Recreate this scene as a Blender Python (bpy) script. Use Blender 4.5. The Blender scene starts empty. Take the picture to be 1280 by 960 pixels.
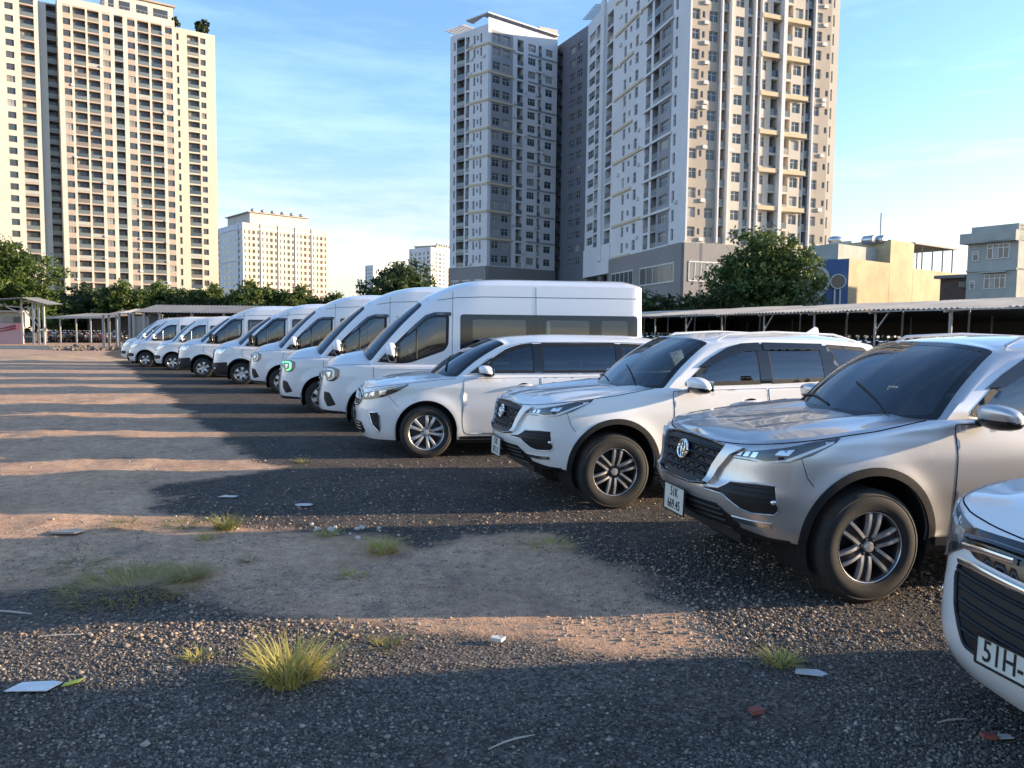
import bpy, bmesh, math, random
import numpy as np
from mathutils import Vector, Matrix, Euler
from mathutils.bvhtree import BVHTree
from mathutils.geometry import delaunay_2d_cdt
R = math.radians
random.seed(7); np.random.seed(7)
SC = bpy.context.scene
COL = SC.collection
# ---------------------------------------------------------------- camera, sky, sun, exposure
FPX, CX, CY = 960.0, 640.0, 480.0
EYE = Vector((0, 0, 1.80))
PITCH, ROLL = R(4.05), R(0.6)
fw = Vector((0, math.cos(PITCH), -math.sin(PITCH)))
rt0 = Vector((1, 0, 0)); up0 = rt0.cross(fw)
rt = rt0 * math.cos(ROLL) + up0 * math.sin(ROLL)
up = rt.cross(fw)
cam = bpy.data.cameras.new('camera'); camo = bpy.data.objects.new('camera', cam); COL.objects.link(camo)
cam.sensor_width = 36; cam.lens = 36 * FPX / 1280; cam.clip_end = 6000; cam.clip_start = 0.05
camo.matrix_world = Matrix(((rt.x, up.x, -fw.x, EYE.x), (rt.y, up.y, -fw.y, EYE.y), (rt.z, up.z, -fw.z, EYE.z), (0, 0, 0, 1)))
SC.camera = camo
SUN_EL, SUN_AZ = R(11.2), R(85)          # azimuth clockwise from the view direction (+Y)
wd = bpy.data.worlds.new('World'); SC.world = wd; wd.use_nodes = True
nt = wd.node_tree; nt.nodes.clear()
wo = nt.nodes.new('ShaderNodeOutputWorld'); bg = nt.nodes.new('ShaderNodeBackground')
sky = nt.nodes.new('ShaderNodeTexSky'); sky.sky_type = 'NISHITA'; sky.sun_disc = False
sky.sun_elevation = SUN_EL; sky.sun_rotation = SUN_AZ
sky.air_density = 1.0; sky.dust_density = .5; sky.ozone_density = 2.5
SKY_STRENGTH = 0.15
bg.inputs['Strength'].default_value = SKY_STRENGTH
tc = nt.nodes.new('ShaderNodeTexCoord'); mp = nt.nodes.new('ShaderNodeMapping')
mp.inputs['Scale'].default_value = (1.2, 1.2, 7.0); mp.inputs['Rotation'].default_value = (R(8), R(14), 0)
nz = nt.nodes.new('ShaderNodeTexNoise'); nz.inputs['Scale'].default_value = 2.1; nz.inputs['Detail'].default_value = 7; nz.inputs['Roughness'].default_value = .62
cr = nt.nodes.new('ShaderNodeValToRGB'); cr.color_ramp.elements[0].position = .46; cr.color_ramp.elements[1].position = .74
cr.color_ramp.elements[1].color = (.85, .85, .85, 1)
mx = nt.nodes.new('ShaderNodeMix'); mx.data_type = 'RGBA'; mx.blend_type = 'MIX'
hz = nt.nodes.new('ShaderNodeMix'); hz.data_type = 'RGBA'; hz.blend_type = 'MULTIPLY'; hz.inputs[0].default_value = 1
hz.inputs[7].default_value = (1.75, 1.42, 1.16, 1)
tint = nt.nodes.new('ShaderNodeMix'); tint.data_type = 'RGBA'; tint.blend_type = 'MULTIPLY'; tint.inputs[0].default_value = 1; tint.inputs[7].default_value = (.80, .86, .96, 1)
nt.links.new(sky.outputs[0], tint.inputs[6])
bw = nt.nodes.new('ShaderNodeRGBToBW'); nt.links.new(tint.outputs[2], bw.inputs[0])
pal_ = nt.nodes.new('ShaderNodeMix'); pal_.data_type = 'RGBA'; pal_.blend_type = 'MULTIPLY'; pal_.inputs[0].default_value = 1; pal_.inputs[7].default_value = (.76, .70, .62, 1); nt.links.new(bw.outputs[0], pal_.inputs[6])
sep = nt.nodes.new('ShaderNodeSeparateXYZ'); nt.links.new(tc.outputs['Generated'], sep.inputs[0])
hf = nt.nodes.new('ShaderNodeMapRange'); hf.interpolation_type = 'SMOOTHSTEP'; hf.inputs[1].default_value = -.02; hf.inputs[2].default_value = .30; hf.inputs[3].default_value = .85; hf.inputs[4].default_value = 0; nt.links.new(sep.outputs[2], hf.inputs[0])
hmix = nt.nodes.new('ShaderNodeMix'); hmix.data_type = 'RGBA'; nt.links.new(hf.outputs[0], hmix.inputs[0]); nt.links.new(tint.outputs[2], hmix.inputs[6]); nt.links.new(pal_.outputs[2], hmix.inputs[7])
nt.links.new(tc.outputs['Generated'], mp.inputs[0]); nt.links.new(mp.outputs[0], nz.inputs[0]); nt.links.new(nz.outputs[0], cr.inputs[0])
nt.links.new(cr.outputs[0], mx.inputs[0]); nt.links.new(hmix.outputs[2], mx.inputs[6])
nt.links.new(hmix.outputs[2], hz.inputs[6]); nt.links.new(hz.outputs[2], mx.inputs[7])
nt.links.new(mx.outputs[2], bg.inputs[0]); nt.links.new(bg.outputs[0], wo.inputs[0])
SUND = Vector((math.sin(SUN_AZ) * math.cos(SUN_EL), math.cos(SUN_AZ) * math.cos(SUN_EL), math.sin(SUN_EL)))
sl = bpy.data.lights.new('sun', 'SUN'); sl.energy = 3.9; sl.angle = R(0.6); sl.color = (1, .77, .52)
so = bpy.data.objects.new('sun', sl); COL.objects.link(so); so.rotation_euler = (-SUND).to_track_quat('-Z', 'Y').to_euler(); so.location = (60, -10, 40)
SC.view_settings.view_transform = 'Standard'; SC.view_settings.look = 'None'
SC.view_settings.exposure = 1.58; SC.view_settings.gamma = 1; SC.view_settings.use_curve_mapping = False
SC.cycles.max_bounces = 8; SC.cycles.transparent_max_bounces = 16
SC.cycles.use_denoising = True

def ray(x, y):
    return (rt * ((x - CX) / FPX) - up * ((y - CY) / FPX) + fw).normalized()
def gnd(x, y, z=0.0):
    d = ray(x, y); k = (z - EYE.z) / d.z; return EYE + d * k
def at(x, y, Y):
    d = ray(x, y); return EYE + d * (Y / d.y)

# ---------------------------------------------------------------- materials
MATS = {}
def newmat(name):
    m = bpy.data.materials.new(name); m.use_nodes = True; MATS[name] = m
    n = m.node_tree; return m, n, n.nodes['Principled BSDF']
def mat(name, col=(.5, .5, .5), rough=.5, metal=0, coat=0, spec=.5, emit=None, noise=None, bump=None, coatr=.04, trans=0):
    """noise=(scale, dark factor, bright factor); bump=(scale,strength,distance)"""
    if name in MATS: return MATS[name]
    m, n, p = newmat(name)
    p.inputs['Base Color'].default_value = (*col, 1); p.inputs['Roughness'].default_value = rough
    p.inputs['Metallic'].default_value = metal; p.inputs['Coat Weight'].default_value = coat; p.inputs['Coat Roughness'].default_value = coatr
    p.inputs['Specular IOR Level'].default_value = spec
    if emit: p.inputs['Emission Color'].default_value = (*emit[0], 1); p.inputs['Emission Strength'].default_value = emit[1]
    if noise or bump:
        t = n.nodes.new('ShaderNodeTexCoord')
    if noise:
        x = n.nodes.new('ShaderNodeTexNoise'); x.inputs['Scale'].default_value = noise[0]; x.inputs['Detail'].default_value = 6; x.inputs['Roughness'].default_value = .65
        n.links.new(t.outputs['Object'], x.inputs[0])
        c = n.nodes.new('ShaderNodeValToRGB'); e = c.color_ramp.elements
        e[0].position = .3; e[1].position = .72
        e[0].color = (*[v * noise[1] for v in col], 1); e[1].color = (*[min(1, v * noise[2]) for v in col], 1)
        n.links.new(x.outputs[0], c.inputs[0]); n.links.new(c.outputs[0], p.inputs['Base Color'])
    if bump:
        b = n.nodes.new('ShaderNodeTexNoise'); b.inputs['Scale'].default_value = bump[0]; b.inputs['Detail'].default_value = 5
        n.links.new(t.outputs['Object'], b.inputs[0])
        q = n.nodes.new('ShaderNodeBump'); q.inputs['Strength'].default_value = bump[1]; q.inputs['Distance'].default_value = bump[2]
        n.links.new(b.outputs[0], q.inputs['Height']); n.links.new(q.outputs[0], p.inputs['Normal'])
    return m
def glassmat(name, tint=(.3, .36, .36), spec=.9, rough=.01):
    if name in MATS: return MATS[name]
    m = bpy.data.materials.new(name); m.use_nodes = True; MATS[name] = m; n = m.node_tree; n.nodes.clear()
    o = n.nodes.new('ShaderNodeOutputMaterial'); t = n.nodes.new('ShaderNodeBsdfTransparent'); g = n.nodes.new('ShaderNodeBsdfGlossy')
    t.inputs[0].default_value = (*tint, 1); g.inputs['Roughness'].default_value = rough; g.inputs[0].default_value = (.95, .97, 1, 1)
    f = n.nodes.new('ShaderNodeFresnel'); f.inputs[0].default_value = 1.55
    a = n.nodes.new('ShaderNodeMath'); a.operation = 'MULTIPLY_ADD'; a.inputs[1].default_value = spec; a.inputs[2].default_value = .06
    n.links.new(f.outputs[0], a.inputs[0])
    x = n.nodes.new('ShaderNodeMixShader'); n.links.new(a.outputs[0], x.inputs[0]); n.links.new(t.outputs[0], x.inputs[1]); n.links.new(g.outputs[0], x.inputs[2])
    n.links.new(x.outputs[0], o.inputs[0]); return m

# ---------------------------------------------------------------- objects
def link(name, me, parent=None, m=None):
    o = bpy.data.objects.new(name, me); COL.objects.link(o)
    if parent is not None: o.parent = parent
    if m is not None and me is not None and len(me.materials) == 0: me.materials.append(m)
    return o
def tag(o, label=None, cat=None, group=None, kind=None):
    if label: o['label'] = label
    if cat: o['category'] = cat
    if group: o['group'] = group
    if kind: o['kind'] = kind
    return o
def empty(name, loc=(0, 0, 0), rz=0):
    o = bpy.data.objects.new(name, None); COL.objects.link(o); o.location = loc; o.rotation_euler = (0, 0, rz); o.empty_display_size = .2
    return o
def copy_tree(o, parent=None):
    c = o.copy(); COL.objects.link(c)
    if parent is not None: c.parent = parent
    for ch in list(o.children): copy_tree(ch, c)
    return c
def mesh(name, v, f, smooth=False, sharp=None):
    me = bpy.data.meshes.new(name); me.from_pydata([tuple(p) for p in v], [], f); me.validate(); me.update()
    if smooth:
        me.polygons.foreach_set('use_smooth', [True] * len(me.polygons))
        if sharp: me.set_sharp_from_angle(angle=R(sharp))
    return me
class MB:
    def __init__(s): s.v = []; s.f = []
    def add(s, v, f):
        k = len(s.v); s.v += [Vector(p) for p in v]; s.f += [tuple(i + k for i in q) for q in f]; return s
    def box(s, lo, hi, M=None):
        x0, y0, z0 = lo; x1, y1, z1 = hi
        v = [Vector(p) for p in ((x0, y0, z0), (x1, y0, z0), (x1, y1, z0), (x0, y1, z0), (x0, y0, z1), (x1, y0, z1), (x1, y1, z1), (x0, y1, z1))]
        if M is not None: v = [M @ p for p in v]
        return s.add(v, [(0, 3, 2, 1), (4, 5, 6, 7), (0, 1, 5, 4), (1, 2, 6, 5), (2, 3, 7, 6), (3, 0, 4, 7)])
    def beam(s, a, b, w, h=None, upv=(0, 0, 1)):
        a = Vector(a); b = Vector(b); h = h or w; d = (b - a).normalized(); u = Vector(upv)
        if abs(d.dot(u)) > .98: u = Vector((1, 0, 0))
        x = d.cross(u).normalized(); y = x.cross(d)
        q = [x * (w / 2) + y * (h / 2), -x * (w / 2) + y * (h / 2), -x * (w / 2) - y * (h / 2), x * (w / 2) - y * (h / 2)]
        return s.add([a + p for p in q] + [b + p for p in q], [(3, 2, 1, 0), (4, 5, 6, 7)] + [(i, (i + 1) % 4, 4 + (i + 1) % 4, 4 + i) for i in range(4)])
    def tube(s, pts, r, n=8, closed=False, caps=True, flat=1.0, upv=(0, 0, 1)):
        P = [Vector(p) for p in pts]; m = len(P); k = len(s.v); rr = r if hasattr(r, '__len__') else [r] * m
        for i in range(m):
            a = P[(i - 1) % m] if (closed or i > 0) else P[i]; b = P[(i + 1) % m] if (closed or i < m - 1) else P[i]
            d = (b - a)
            d = d.normalized() if d.length > 1e-9 else Vector((0, 0, 1))
            u = Vector(upv)
            if abs(d.dot(u)) > .97: u = Vector((0, 1, 0)) if abs(d.y) < .9 else Vector((1, 0, 0))
            x = d.cross(u).normalized(); y = x.cross(d)
            for j in range(n):
                t = 2 * math.pi * j / n; s.v.append(P[i] + x * (rr[i] * math.cos(t)) + y * (rr[i] * flat * math.sin(t)))
        for i in range(m if closed else m - 1):
            for j in range(n):
                a = k + i * n + j; b = k + i * n + (j + 1) % n; c = k + ((i + 1) % m) * n + (j + 1) % n; d = k + ((i + 1) % m) * n + j
                s.f.append((a, b, c, d))
        if caps and not closed:
            s.f.append(tuple(k + j for j in range(n - 1, -1, -1))); s.f.append(tuple(k + (m - 1) * n + j for j in range(n)))
        return s
    def lathe(s, prof, n=32, M=None, a0=0, a1=2 * math.pi):
        """prof: (r, h) revolved about local Y axis"""
        full = abs(a1 - a0 - 2 * math.pi) < 1e-6; k = len(s.v); m = len(prof); c = n if full else n + 1
        for i in range(c):
            t = a0 + (a1 - a0) * i / n
            for r, h in prof:
                p = Vector((r * math.cos(t), h, r * math.sin(t))); s.v.append(M @ p if M is not None else p)
        for i in range(n):
            for j in range(m - 1):
                a = k + i * m + j; b = k + ((i + 1) % c) * m + j; s.f.append((a, a + 1, b + 1, b))
        return s
    def build(s, name, m, parent=None, smooth=False, sharp=40):
        return link(name, mesh(name, s.v, s.f, smooth, sharp), parent, m)
def lerp(a, b, t): return a + (b - a) * t
def table(tab):
    xs = [p[0] for p in tab]; ys = [p[1] for p in tab]
    # monotone cubic (PCHIP) interpolation
    n = len(xs); h = [xs[i + 1] - xs[i] for i in range(n - 1)]; dl = [(ys[i + 1] - ys[i]) / h[i] for i in range(n - 1)]
    m = [0] * n
    if n > 1:
        m[0] = dl[0]; m[-1] = dl[-1]
        for i in range(1, n - 1):
            if dl[i - 1] * dl[i] > 0:
                w1 = 2 * h[i] + h[i - 1]; w2 = h[i] + 2 * h[i - 1]; m[i] = (w1 + w2) / (w1 / dl[i - 1] + w2 / dl[i])
    def f(x):
        if x <= xs[0]: return ys[0]
        if x >= xs[-1]: return ys[-1]
        i = 0
        while x > xs[i + 1]: i += 1
        t = (x - xs[i]) / h[i]; t2 = t * t; t3 = t2 * t
        return (2 * t3 - 3 * t2 + 1) * ys[i] + (t3 - 2 * t2 + t) * h[i] * m[i] + (-2 * t3 + 3 * t2) * ys[i + 1] + (t3 - t2) * h[i] * m[i + 1]
    return f
def catmull(P, n=12):
    P = [Vector(p) for p in P]; out = []
    E = [P[0] * 2 - P[1]] + P + [P[-1] * 2 - P[-2]]
    for i in range(1, len(E) - 2):
        p0, p1, p2, p3 = E[i - 1:i + 3]
        for k in range(n):
            t = k / n
            out.append(.5 * ((2 * p1) + (p2 - p0) * t + (2 * p0 - 5 * p1 + 4 * p2 - p3) * t * t + (3 * p1 - p0 - 3 * p2 + p3) * t ** 3))
    out.append(P[-1]); return out
def inpoly(x, y, P):
    c = False; n = len(P); j = n - 1
    for i in range(n):
        xi, yi = P[i][0], P[i][1]; xj, yj = P[j][0], P[j][1]
        if (yi > y) != (yj > y) and x < (xj - xi) * (y - yi) / (yj - yi) + xi: c = not c
        j = i
    return c
def roundp(P, r, n=4):
    out = []; m = len(P)
    rr = r if hasattr(r, '__len__') else [r] * m
    for i in range(m):
        p = Vector(P[i][:2]); a = Vector(P[i - 1][:2]); b = Vector(P[(i + 1) % m][:2])
        da = a - p; db = b - p; q = min(rr[i], da.length * .45, db.length * .45)
        if q < 1e-5: out.append(p); continue
        s = p + da.normalized() * q; e = p + db.normalized() * q
        for k in range(n + 1):
            t = k / n; out.append(s * (1 - t) ** 2 + p * 2 * t * (1 - t) + e * t * t)
    return out
def resample(P, d):
    out = []; m = len(P)
    for i in range(m):
        a = Vector(P[i][:2]); b = Vector(P[(i + 1) % m][:2]); k = max(1, int((b - a).length / d + .5))
        for j in range(k): out.append(a.lerp(b, j / k))
    return out
def area2(P): return sum(P[i - 1][0] * P[i][1] - P[i][0] * P[i - 1][1] for i in range(len(P)))
def inset(P, d):
    P = [Vector(p[:2]) for p in P]; sg = 1 if area2(P) > 0 else -1; out = []; n = len(P)
    for i in range(n):
        a = P[i - 1]; p = P[i]; b = P[(i + 1) % n]
        e1 = (p - a).normalized() if (p - a).length > 1e-9 else Vector((1, 0)); e2 = (b - p).normalized() if (b - p).length > 1e-9 else e1
        n1 = Vector((-e1.y, e1.x)) * sg; n2 = Vector((-e2.y, e2.x)) * sg
        q = n1 + n2
        if q.length < 1e-6: q = n1
        q.normalize(); out.append(p + q * (d / max(.45, q.dot(n1))))
    return out
def patch_mesh(name, poly, fn, off=.003, skirt=.01, step=.04, holes=(), step_y=None):
    """Triangulated sheet over a 2-D polygon, mapped by fn(a,b)->(P,N), edges turned back by `skirt`."""
    step_y = step_y or step
    loops = [resample(poly, step)] + [resample(h, step) for h in holes]
    V = []; E = []
    for lp in loops:
        k = len(V); V += lp; E += [(k + i, k + (i + 1) % len(lp)) for i in range(len(lp))]
    xs = [p.x for p in loops[0]]; ys = [p.y for p in loops[0]]
    x = min(xs) + step * .5
    inner = inset(loops[0], min(step, step_y) * .35)
    while x < max(xs):
        y = min(ys) + step_y * .5
        while y < max(ys):
            if inpoly(x, y, inner) and not any(inpoly(x, y, h) for h in holes): V.append(Vector((x, y)))
            y += step_y
        x += step
    ov, oe, of, _, _, _ = delaunay_2d_cdt(V, E, [], 0, 1e-6)
    fs = []
    for f in of:
        c = sum((ov[i] for i in f), Vector((0, 0))) / len(f)
        if inpoly(c.x, c.y, loops[0]) and not any(inpoly(c.x, c.y, h) for h in loops[1:]): fs.append(tuple(f))
    PV = []; NV = []
    for p in ov:
        P, N = fn(p.x, p.y); PV.append(P + N * off); NV.append(N)
    # orient
    if fs:
        s = 0
        for f in fs[:20]:
            a, b, c = (PV[i] for i in f[:3]); s += (b - a).cross(c - a).dot(NV[f[0]])
        if s < 0: fs = [tuple(reversed(f)) for f in fs]
    nb = len(PV); verts = list(PV); norms = list(NV); faces = list(fs)
    if skirt:
        cnt = {}
        for f in fs:
            for i in range(len(f)):
                e = (f[i], f[(i + 1) % len(f)]); cnt[e] = 1
        top = {}; bot = {}
        for (a, b) in list(cnt):
            if (b, a) in cnt: continue
            for q in (a, b):
                if q not in top:
                    top[q] = len(verts); verts.append(PV[q]); norms.append(NV[q]); bot[q] = len(verts); verts.append(PV[q] - NV[q] * skirt); norms.append(NV[q])
            faces.append((top[b], top[a], bot[a], bot[b]))
    me = bpy.data.meshes.new(name); me.from_pydata([tuple(p) for p in verts], [], faces); me.update()
    sm = [i < len(fs) for i in range(len(faces))]
    me.polygons.foreach_set('use_smooth', sm)
    return me
def text_mesh(name, s, size, depth=.002, align='CENTER', sx=1.0, bold=.008):
    cu = bpy.data.curves.new(name, 'FONT'); cu.body = s; cu.size = size; cu.extrude = depth; cu.align_x = align; cu.align_y = 'CENTER'; cu.resolution_u = 3; cu.offset = size * bold
    o = bpy.data.objects.new(name, cu); COL.objects.link(o)
    dg = bpy.context.evaluated_depsgraph_get(); dg.update()
    me = bpy.data.meshes.new_from_object(o.evaluated_get(dg)); bpy.data.objects.remove(o); bpy.data.curves.remove(cu)
    for v in me.vertices: v.co.x *= sx
    me.materials.clear()
    return me
# ---------------------------------------------------------------- vehicle materials
def paint(name, col, metal=0, rough=.35):
    m = mat(name, col, rough, metal, coat=1.0, coatr=.025)
    n = m.node_tree; p = n.nodes['Principled BSDF']
    t = n.nodes.new('ShaderNodeTexCoord'); x = n.nodes.new('ShaderNodeTexNoise'); x.inputs['Scale'].default_value = 3.5; x.inputs['Detail'].default_value = 8; x.inputs['Roughness'].default_value = .7
    n.links.new(t.outputs['Object'], x.inputs[0])
    r = n.nodes.new('ShaderNodeMapRange'); r.inputs[1].default_value = .35; r.inputs[2].default_value = .8; r.inputs[3].default_value = .02; r.inputs[4].default_value = .13
    n.links.new(x.outputs[0], r.inputs[0]); n.links.new(r.outputs[0], p.inputs['Coat Roughness'])
    # thin film of road dust near the sills
    z = n.nodes.new('ShaderNodeSeparateXYZ'); n.links.new(t.outputs['Object'], z.inputs[0])
    a = n.nodes.new('ShaderNodeMapRange'); a.inputs[1].default_value = .3; a.inputs[2].default_value = .85; a.inputs[3].default_value = .45; a.inputs[4].default_value = .0
    n.links.new(z.outputs[2], a.inputs[0])
    b = n.nodes.new('ShaderNodeMath'); b.operation = 'MULTIPLY'; n.links.new(a.outputs[0], b.inputs[0]); n.links.new(x.outputs[0], b.inputs[1])
    c = n.nodes.new('ShaderNodeMix'); c.data_type = 'RGBA'; c.inputs[6].default_value = (*col, 1); c.inputs[7].default_value = (.3, .24, .18, 1)
    n.links.new(b.outputs[0], c.inputs[0]); n.links.new(c.outputs[2], p.inputs['Base Color'])
    return m
WHITE = paint('white paint', (.77, .77, .755)); SILVER = paint('silver paint', (.57, .555, .545), .74, .32)
PEARL = paint('van white paint', (.76, .765, .77))
BLK = mat('black plastic', (.016, .016, .017), .5, spec=.3, bump=(300, .1, .001)); GBLK = mat('gloss black', (.012, .012, .013), .12, coat=.5)
RUB = mat('tyre rubber', (.017, .0165, .016), .8, noise=(9, .8, 1.6), bump=(60, .25, .002)); DARKM = mat('dark metal', (.05, .05, .055), .4, .8)
CHROME = mat('chrome', (.75, .75, .76), .12, 1.0); ALLOY = mat('machined alloy', (.68, .68, .69), .32, .7, noise=(14, .75, 1.1)); SALLOY = mat('silver alloy', (.6, .61, .62), .34, .65, noise=(10, .8, 1.1))
GALLOY = mat('grey alloy', (.06, .06, .065), .35, .7)
GLASS = glassmat('tinted side glass', (.22, .26, .26), 1.2); WGLASS = glassmat('windscreen glass', (.46, .52, .52), 1.3); VGLASS = glassmat('van glass', (.12, .19, .21), 1.1)
LENS = glassmat('headlamp lens', (.93, .94, .95), .45); LAMPBK = mat('lamp housing', (.025, .025, .028), .35, .2); LAMPCH = mat('lamp reflector', (.75, .75, .76), .18, .95)
DRL = mat('lamp light guide', (.85, .87, .88), .25, 0, coat=1); GREENL = mat('green lamp strip', (.05, .5, .15), .3, emit=((.08, .9, .2), 1.1))
PLATE = mat('plate white', (.62, .62, .55), .45, noise=(30, .85, 1.05)); PTXT = mat('plate text', (.012, .012, .014), .5)
SEAT = mat('seat fabric', (.10, .10, .105), .8, noise=(40, .8, 1.2)); SEATB = mat('seat tan', (.22, .17, .12), .8); DASH = mat('dash plastic', (.03, .03, .032), .6)
SEAMM = mat('panel gap', (.008, .008, .009), .9, spec=.1); VISOR = glassmat('smoked visor', (.10, .10, .11), .9)
FORDB = mat('blue oval', (.01, .04, .16), .25, coat=1); PAPER = mat('paper', (.75, .75, .73), .7, noise=(12, .85, 1.05)); CARDB = mat('cardboard shade', (.42, .36, .26), .8)
REFL = mat('amber reflector', (.55, .2, .05), .3)

class Car:
    def __init__(s, **k):
        s.__dict__.update(k)
        pts = catmull([(a, b, 0) for a, b in s.contour], 24)
        pts = [p for i, p in enumerate(pts) if i == 0 or (p - pts[i - 1]).length > 1e-5]
        pts[0].y = 0; pts[-1].y = 0
        T = [0]
        for i in range(1, len(pts)): T.append(T[-1] + (pts[i] - pts[i - 1]).length)
        s.T = np.array(T); s.S = np.array([p.x for p in pts]); s.Y = np.array([p.y for p in pts]); s.tend = T[-1]
        ds = np.gradient(s.S, s.T); dy = np.gradient(s.Y, s.T)
        ds[0] = 0; dy[0] = 1; ds[-1] = 0; dy[-1] = -1
        l = np.hypot(ds, dy); s.NS = -dy / l; s.NY = ds / l
        s.fF = table(s.dF); s.fS = table(s.dS); s.fR = table(s.dR); s.fzt = table(s.zt); s.fzb = table(s.zb)
        s.ax = [s.fo, s.fo + s.wb]; s.bumpfn = getattr(s, 'bumpfn', None)
        s.mid = int(np.argmax(s.Y))
    def ts(s, q):            # contour length at distance q behind the nose, on the flank
        return float(np.interp(q, s.S, s.T))
    def ty(s, y):            # contour length at half width y on the nose
        return float(np.interp(abs(y), s.Y[:s.mid], s.T[:s.mid])) * (1 if y >= 0 else -1)
    def base(s, t):
        a = abs(t)
        return (float(np.interp(a, s.T, s.S)), float(np.interp(a, s.T, s.Y)), float(np.interp(a, s.T, s.NS)), float(np.interp(a, s.T, s.NY)))
    def zbot(s, q, t=None):
        z = s.fzb(q)
        for c in s.ax:
            d = abs(q - c)
            if d <= s.archR: z = max(z, s.wr + s.archz + math.sqrt(s.archR ** 2 - d * d) * s.archk)
        return z
    def wall(s, t, z):
        q, y, ns, ny = s.base(t); l = math.hypot(ns, ny); ns /= l; ny /= l
        d = ny * ny * s.fS(z)
        d += ns * ns * (s.fF(z) if ns < 0 else s.fR(z))
        for c in s.ax:
            r = math.hypot(q - c, z - s.wr - s.archz)
            if r > s.archR - .05: d -= ny * ny * s.flare * math.exp(-((r - s.archR) / .10) ** 2)
        zt = s.fzt(q); rr = s.rr; k = 1 - (zt - z) / rr
        if k > 0: k = min(k, 1); d += rr * (1 - math.sqrt(max(0, 1 - k * k * .9)))
        if s.bumpfn: d -= s.bumpfn(q, y, z)
        sg = 1 if t >= 0 else -1
        return Vector((s.fo - (q - ns * d), sg * max(0, (y - ny * d)), z))
    def fwall(s, t, z):
        P = s.wall(t, z); e = .012
        N = (s.wall(t + e, z) - s.wall(t - e, z)).cross(s.wall(t, z + e) - s.wall(t, z - e))
        N = N.normalized() if N.length > 1e-12 else Vector((1, 0, 0))
        return P, N
    def low(s, u):
        a = abs(u); sg = 1 if u >= 0 else -1
        if a <= 1:
            return Vector((s.fo - s.lS(a), sg * s.lY(a), s.lZ(a)))
        if a <= 2: t = s.ts(lerp(s.sA, s.sR, a - 1))
        else: t = lerp(s.ts(s.sR), s.tend, a - 2)
        q = s.base(t)[0]; P = s.wall(t, s.fzt(q)); P.z -= .006; P.y *= sg
        return P
    def upp(s, u):
        a = abs(u); sg = 1 if u >= 0 else -1
        return Vector((s.fo - s.uS(a), sg * s.uY(a), s.uZ(a)))
    def gh(s, u, v):
        a = s.low(u); b = s.upp(u); P = a.lerp(b, v)
        k = abs(u); w = 1 if k > 1.15 else (0 if k < .85 else (k - .85) / .3)
        bl = 4 * v * (1 - v)
        sg = 1 if u >= 0 else -1
        if k < 2.2: P.y += sg * s.bulge * bl * w
        P.x += (1 - w) * s.wbulge * bl * .6; P.z += (1 - w) * s.wbulge * bl * .8
        return P
    def fgh(s, u, v):
        P = s.gh(u, v); e = .01
        N = (s.gh(u + e, v) - s.gh(u - e, v)).cross(s.gh(u, v + e) - s.gh(u, v - e))
        return P, N.normalized() if N.length > 1e-12 else Vector((1, 0, 1)).normalized()
    def shell(s, holes_side=(), holes_ws=(), dens=.03):
        s.sA, s.sR = s.sAR
        tA = s.ts(s.sA); pA = s.wall(tA, s.fzt(s.sA))
        L = list(s.ws_low) + [(1.0, s.sA, pA.y, pA.z - .006)]
        s.lS = table([(p[0], p[1]) for p in L]); s.lY = table([(p[0], p[2]) for p in L]); s.lZ = table([(p[0], p[3]) for p in L])
        s.uS = table([(p[0], p[1]) for p in s.up]); s.uY = table([(p[0], p[2]) for p in s.up]); s.uZ = table([(p[0], p[3]) for p in s.up])
        s.fzr = table(s.zr)
        V = []; F = []; info = []
        # lower wall
        ts = list(np.arange(0, s.tend, dens)) + [s.tend]
        for c in s.ax:
            for a in np.linspace(-math.pi / 2, math.pi / 2, 31): ts.append(s.ts(c + s.archR * math.sin(a)))
            ts += [s.ts(c - s.archR - .006), s.ts(c + s.archR + .006)]
        ts = sorted(set(round(float(t), 4) for t in ts)); ts = [-t for t in reversed(ts) if t > 0] + ts
        vs = list(np.linspace(0, .88, 22)) + [.91, .94, .96, .975, .988, 1.0]
        n = len(vs); zb = []
        for t in ts:
            q = s.base(t)[0]; b = s.zbot(q); zb.append(b); T_ = s.fzt(q)
            for v in vs: V.append(s.wall(t, lerp(b, T_, v)))
        for i in range(len(ts) - 1):
            for j in range(n - 1):
                F.append((i * n + j, (i + 1) * n + j, (i + 1) * n + j + 1, i * n + j + 1)); info.append(None)
        # arch lip turned inward
        k0 = len(V)
        for i, t in enumerate(ts):
            p = V[i * n].copy(); q = s.base(t); p.y -= math.copysign(.035, p.y) * q[3] if abs(p.y) > .05 else 0; p.x -= .03 * abs(q[2]) * (1 if p.x > 0 else -1); V.append(p)
        for i in range(len(ts) - 1): F.append((i * n, k0 + i, k0 + i + 1, (i + 1) * n)); info.append(None)
        # hood
        s.tcowl = s.ts(s.s_cowl); hs = [t for t in ts if abs(t) <= s.tcowl]; m = 14; HV = []; HF = []
        fzc = table(s.zc); s0 = s.base(0)[0] ; P0 = s.wall(0, s.fzt(0)); sfront = s.fo - P0.x
        for t in hs:
            q = s.base(t)[0]; E = s.wall(t, s.fzt(q)); sC = sfront + (s.s_cowlc - sfront) * (abs(t) / s.tcowl) ** 1.25
            for w in range(m):
                w = w / (m - 1); g = 1 - (1 - w) ** 2.4
                sx = lerp(s.fo - E.x, sC, w); y = E.y * (1 - w); z = E.z + (fzc(sC) - E.z) * g
                if s.hoodfn: z += s.hoodfn(sx, y) * min(1, w * 5)
                HV.append(Vector((s.fo - sx, y, z)))
        for i in range(len(hs) - 1):
            for j in range(m - 1): HF.append((i * m + j, (i + 1) * m + j, (i + 1) * m + j + 1, i * m + j + 1))
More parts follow.
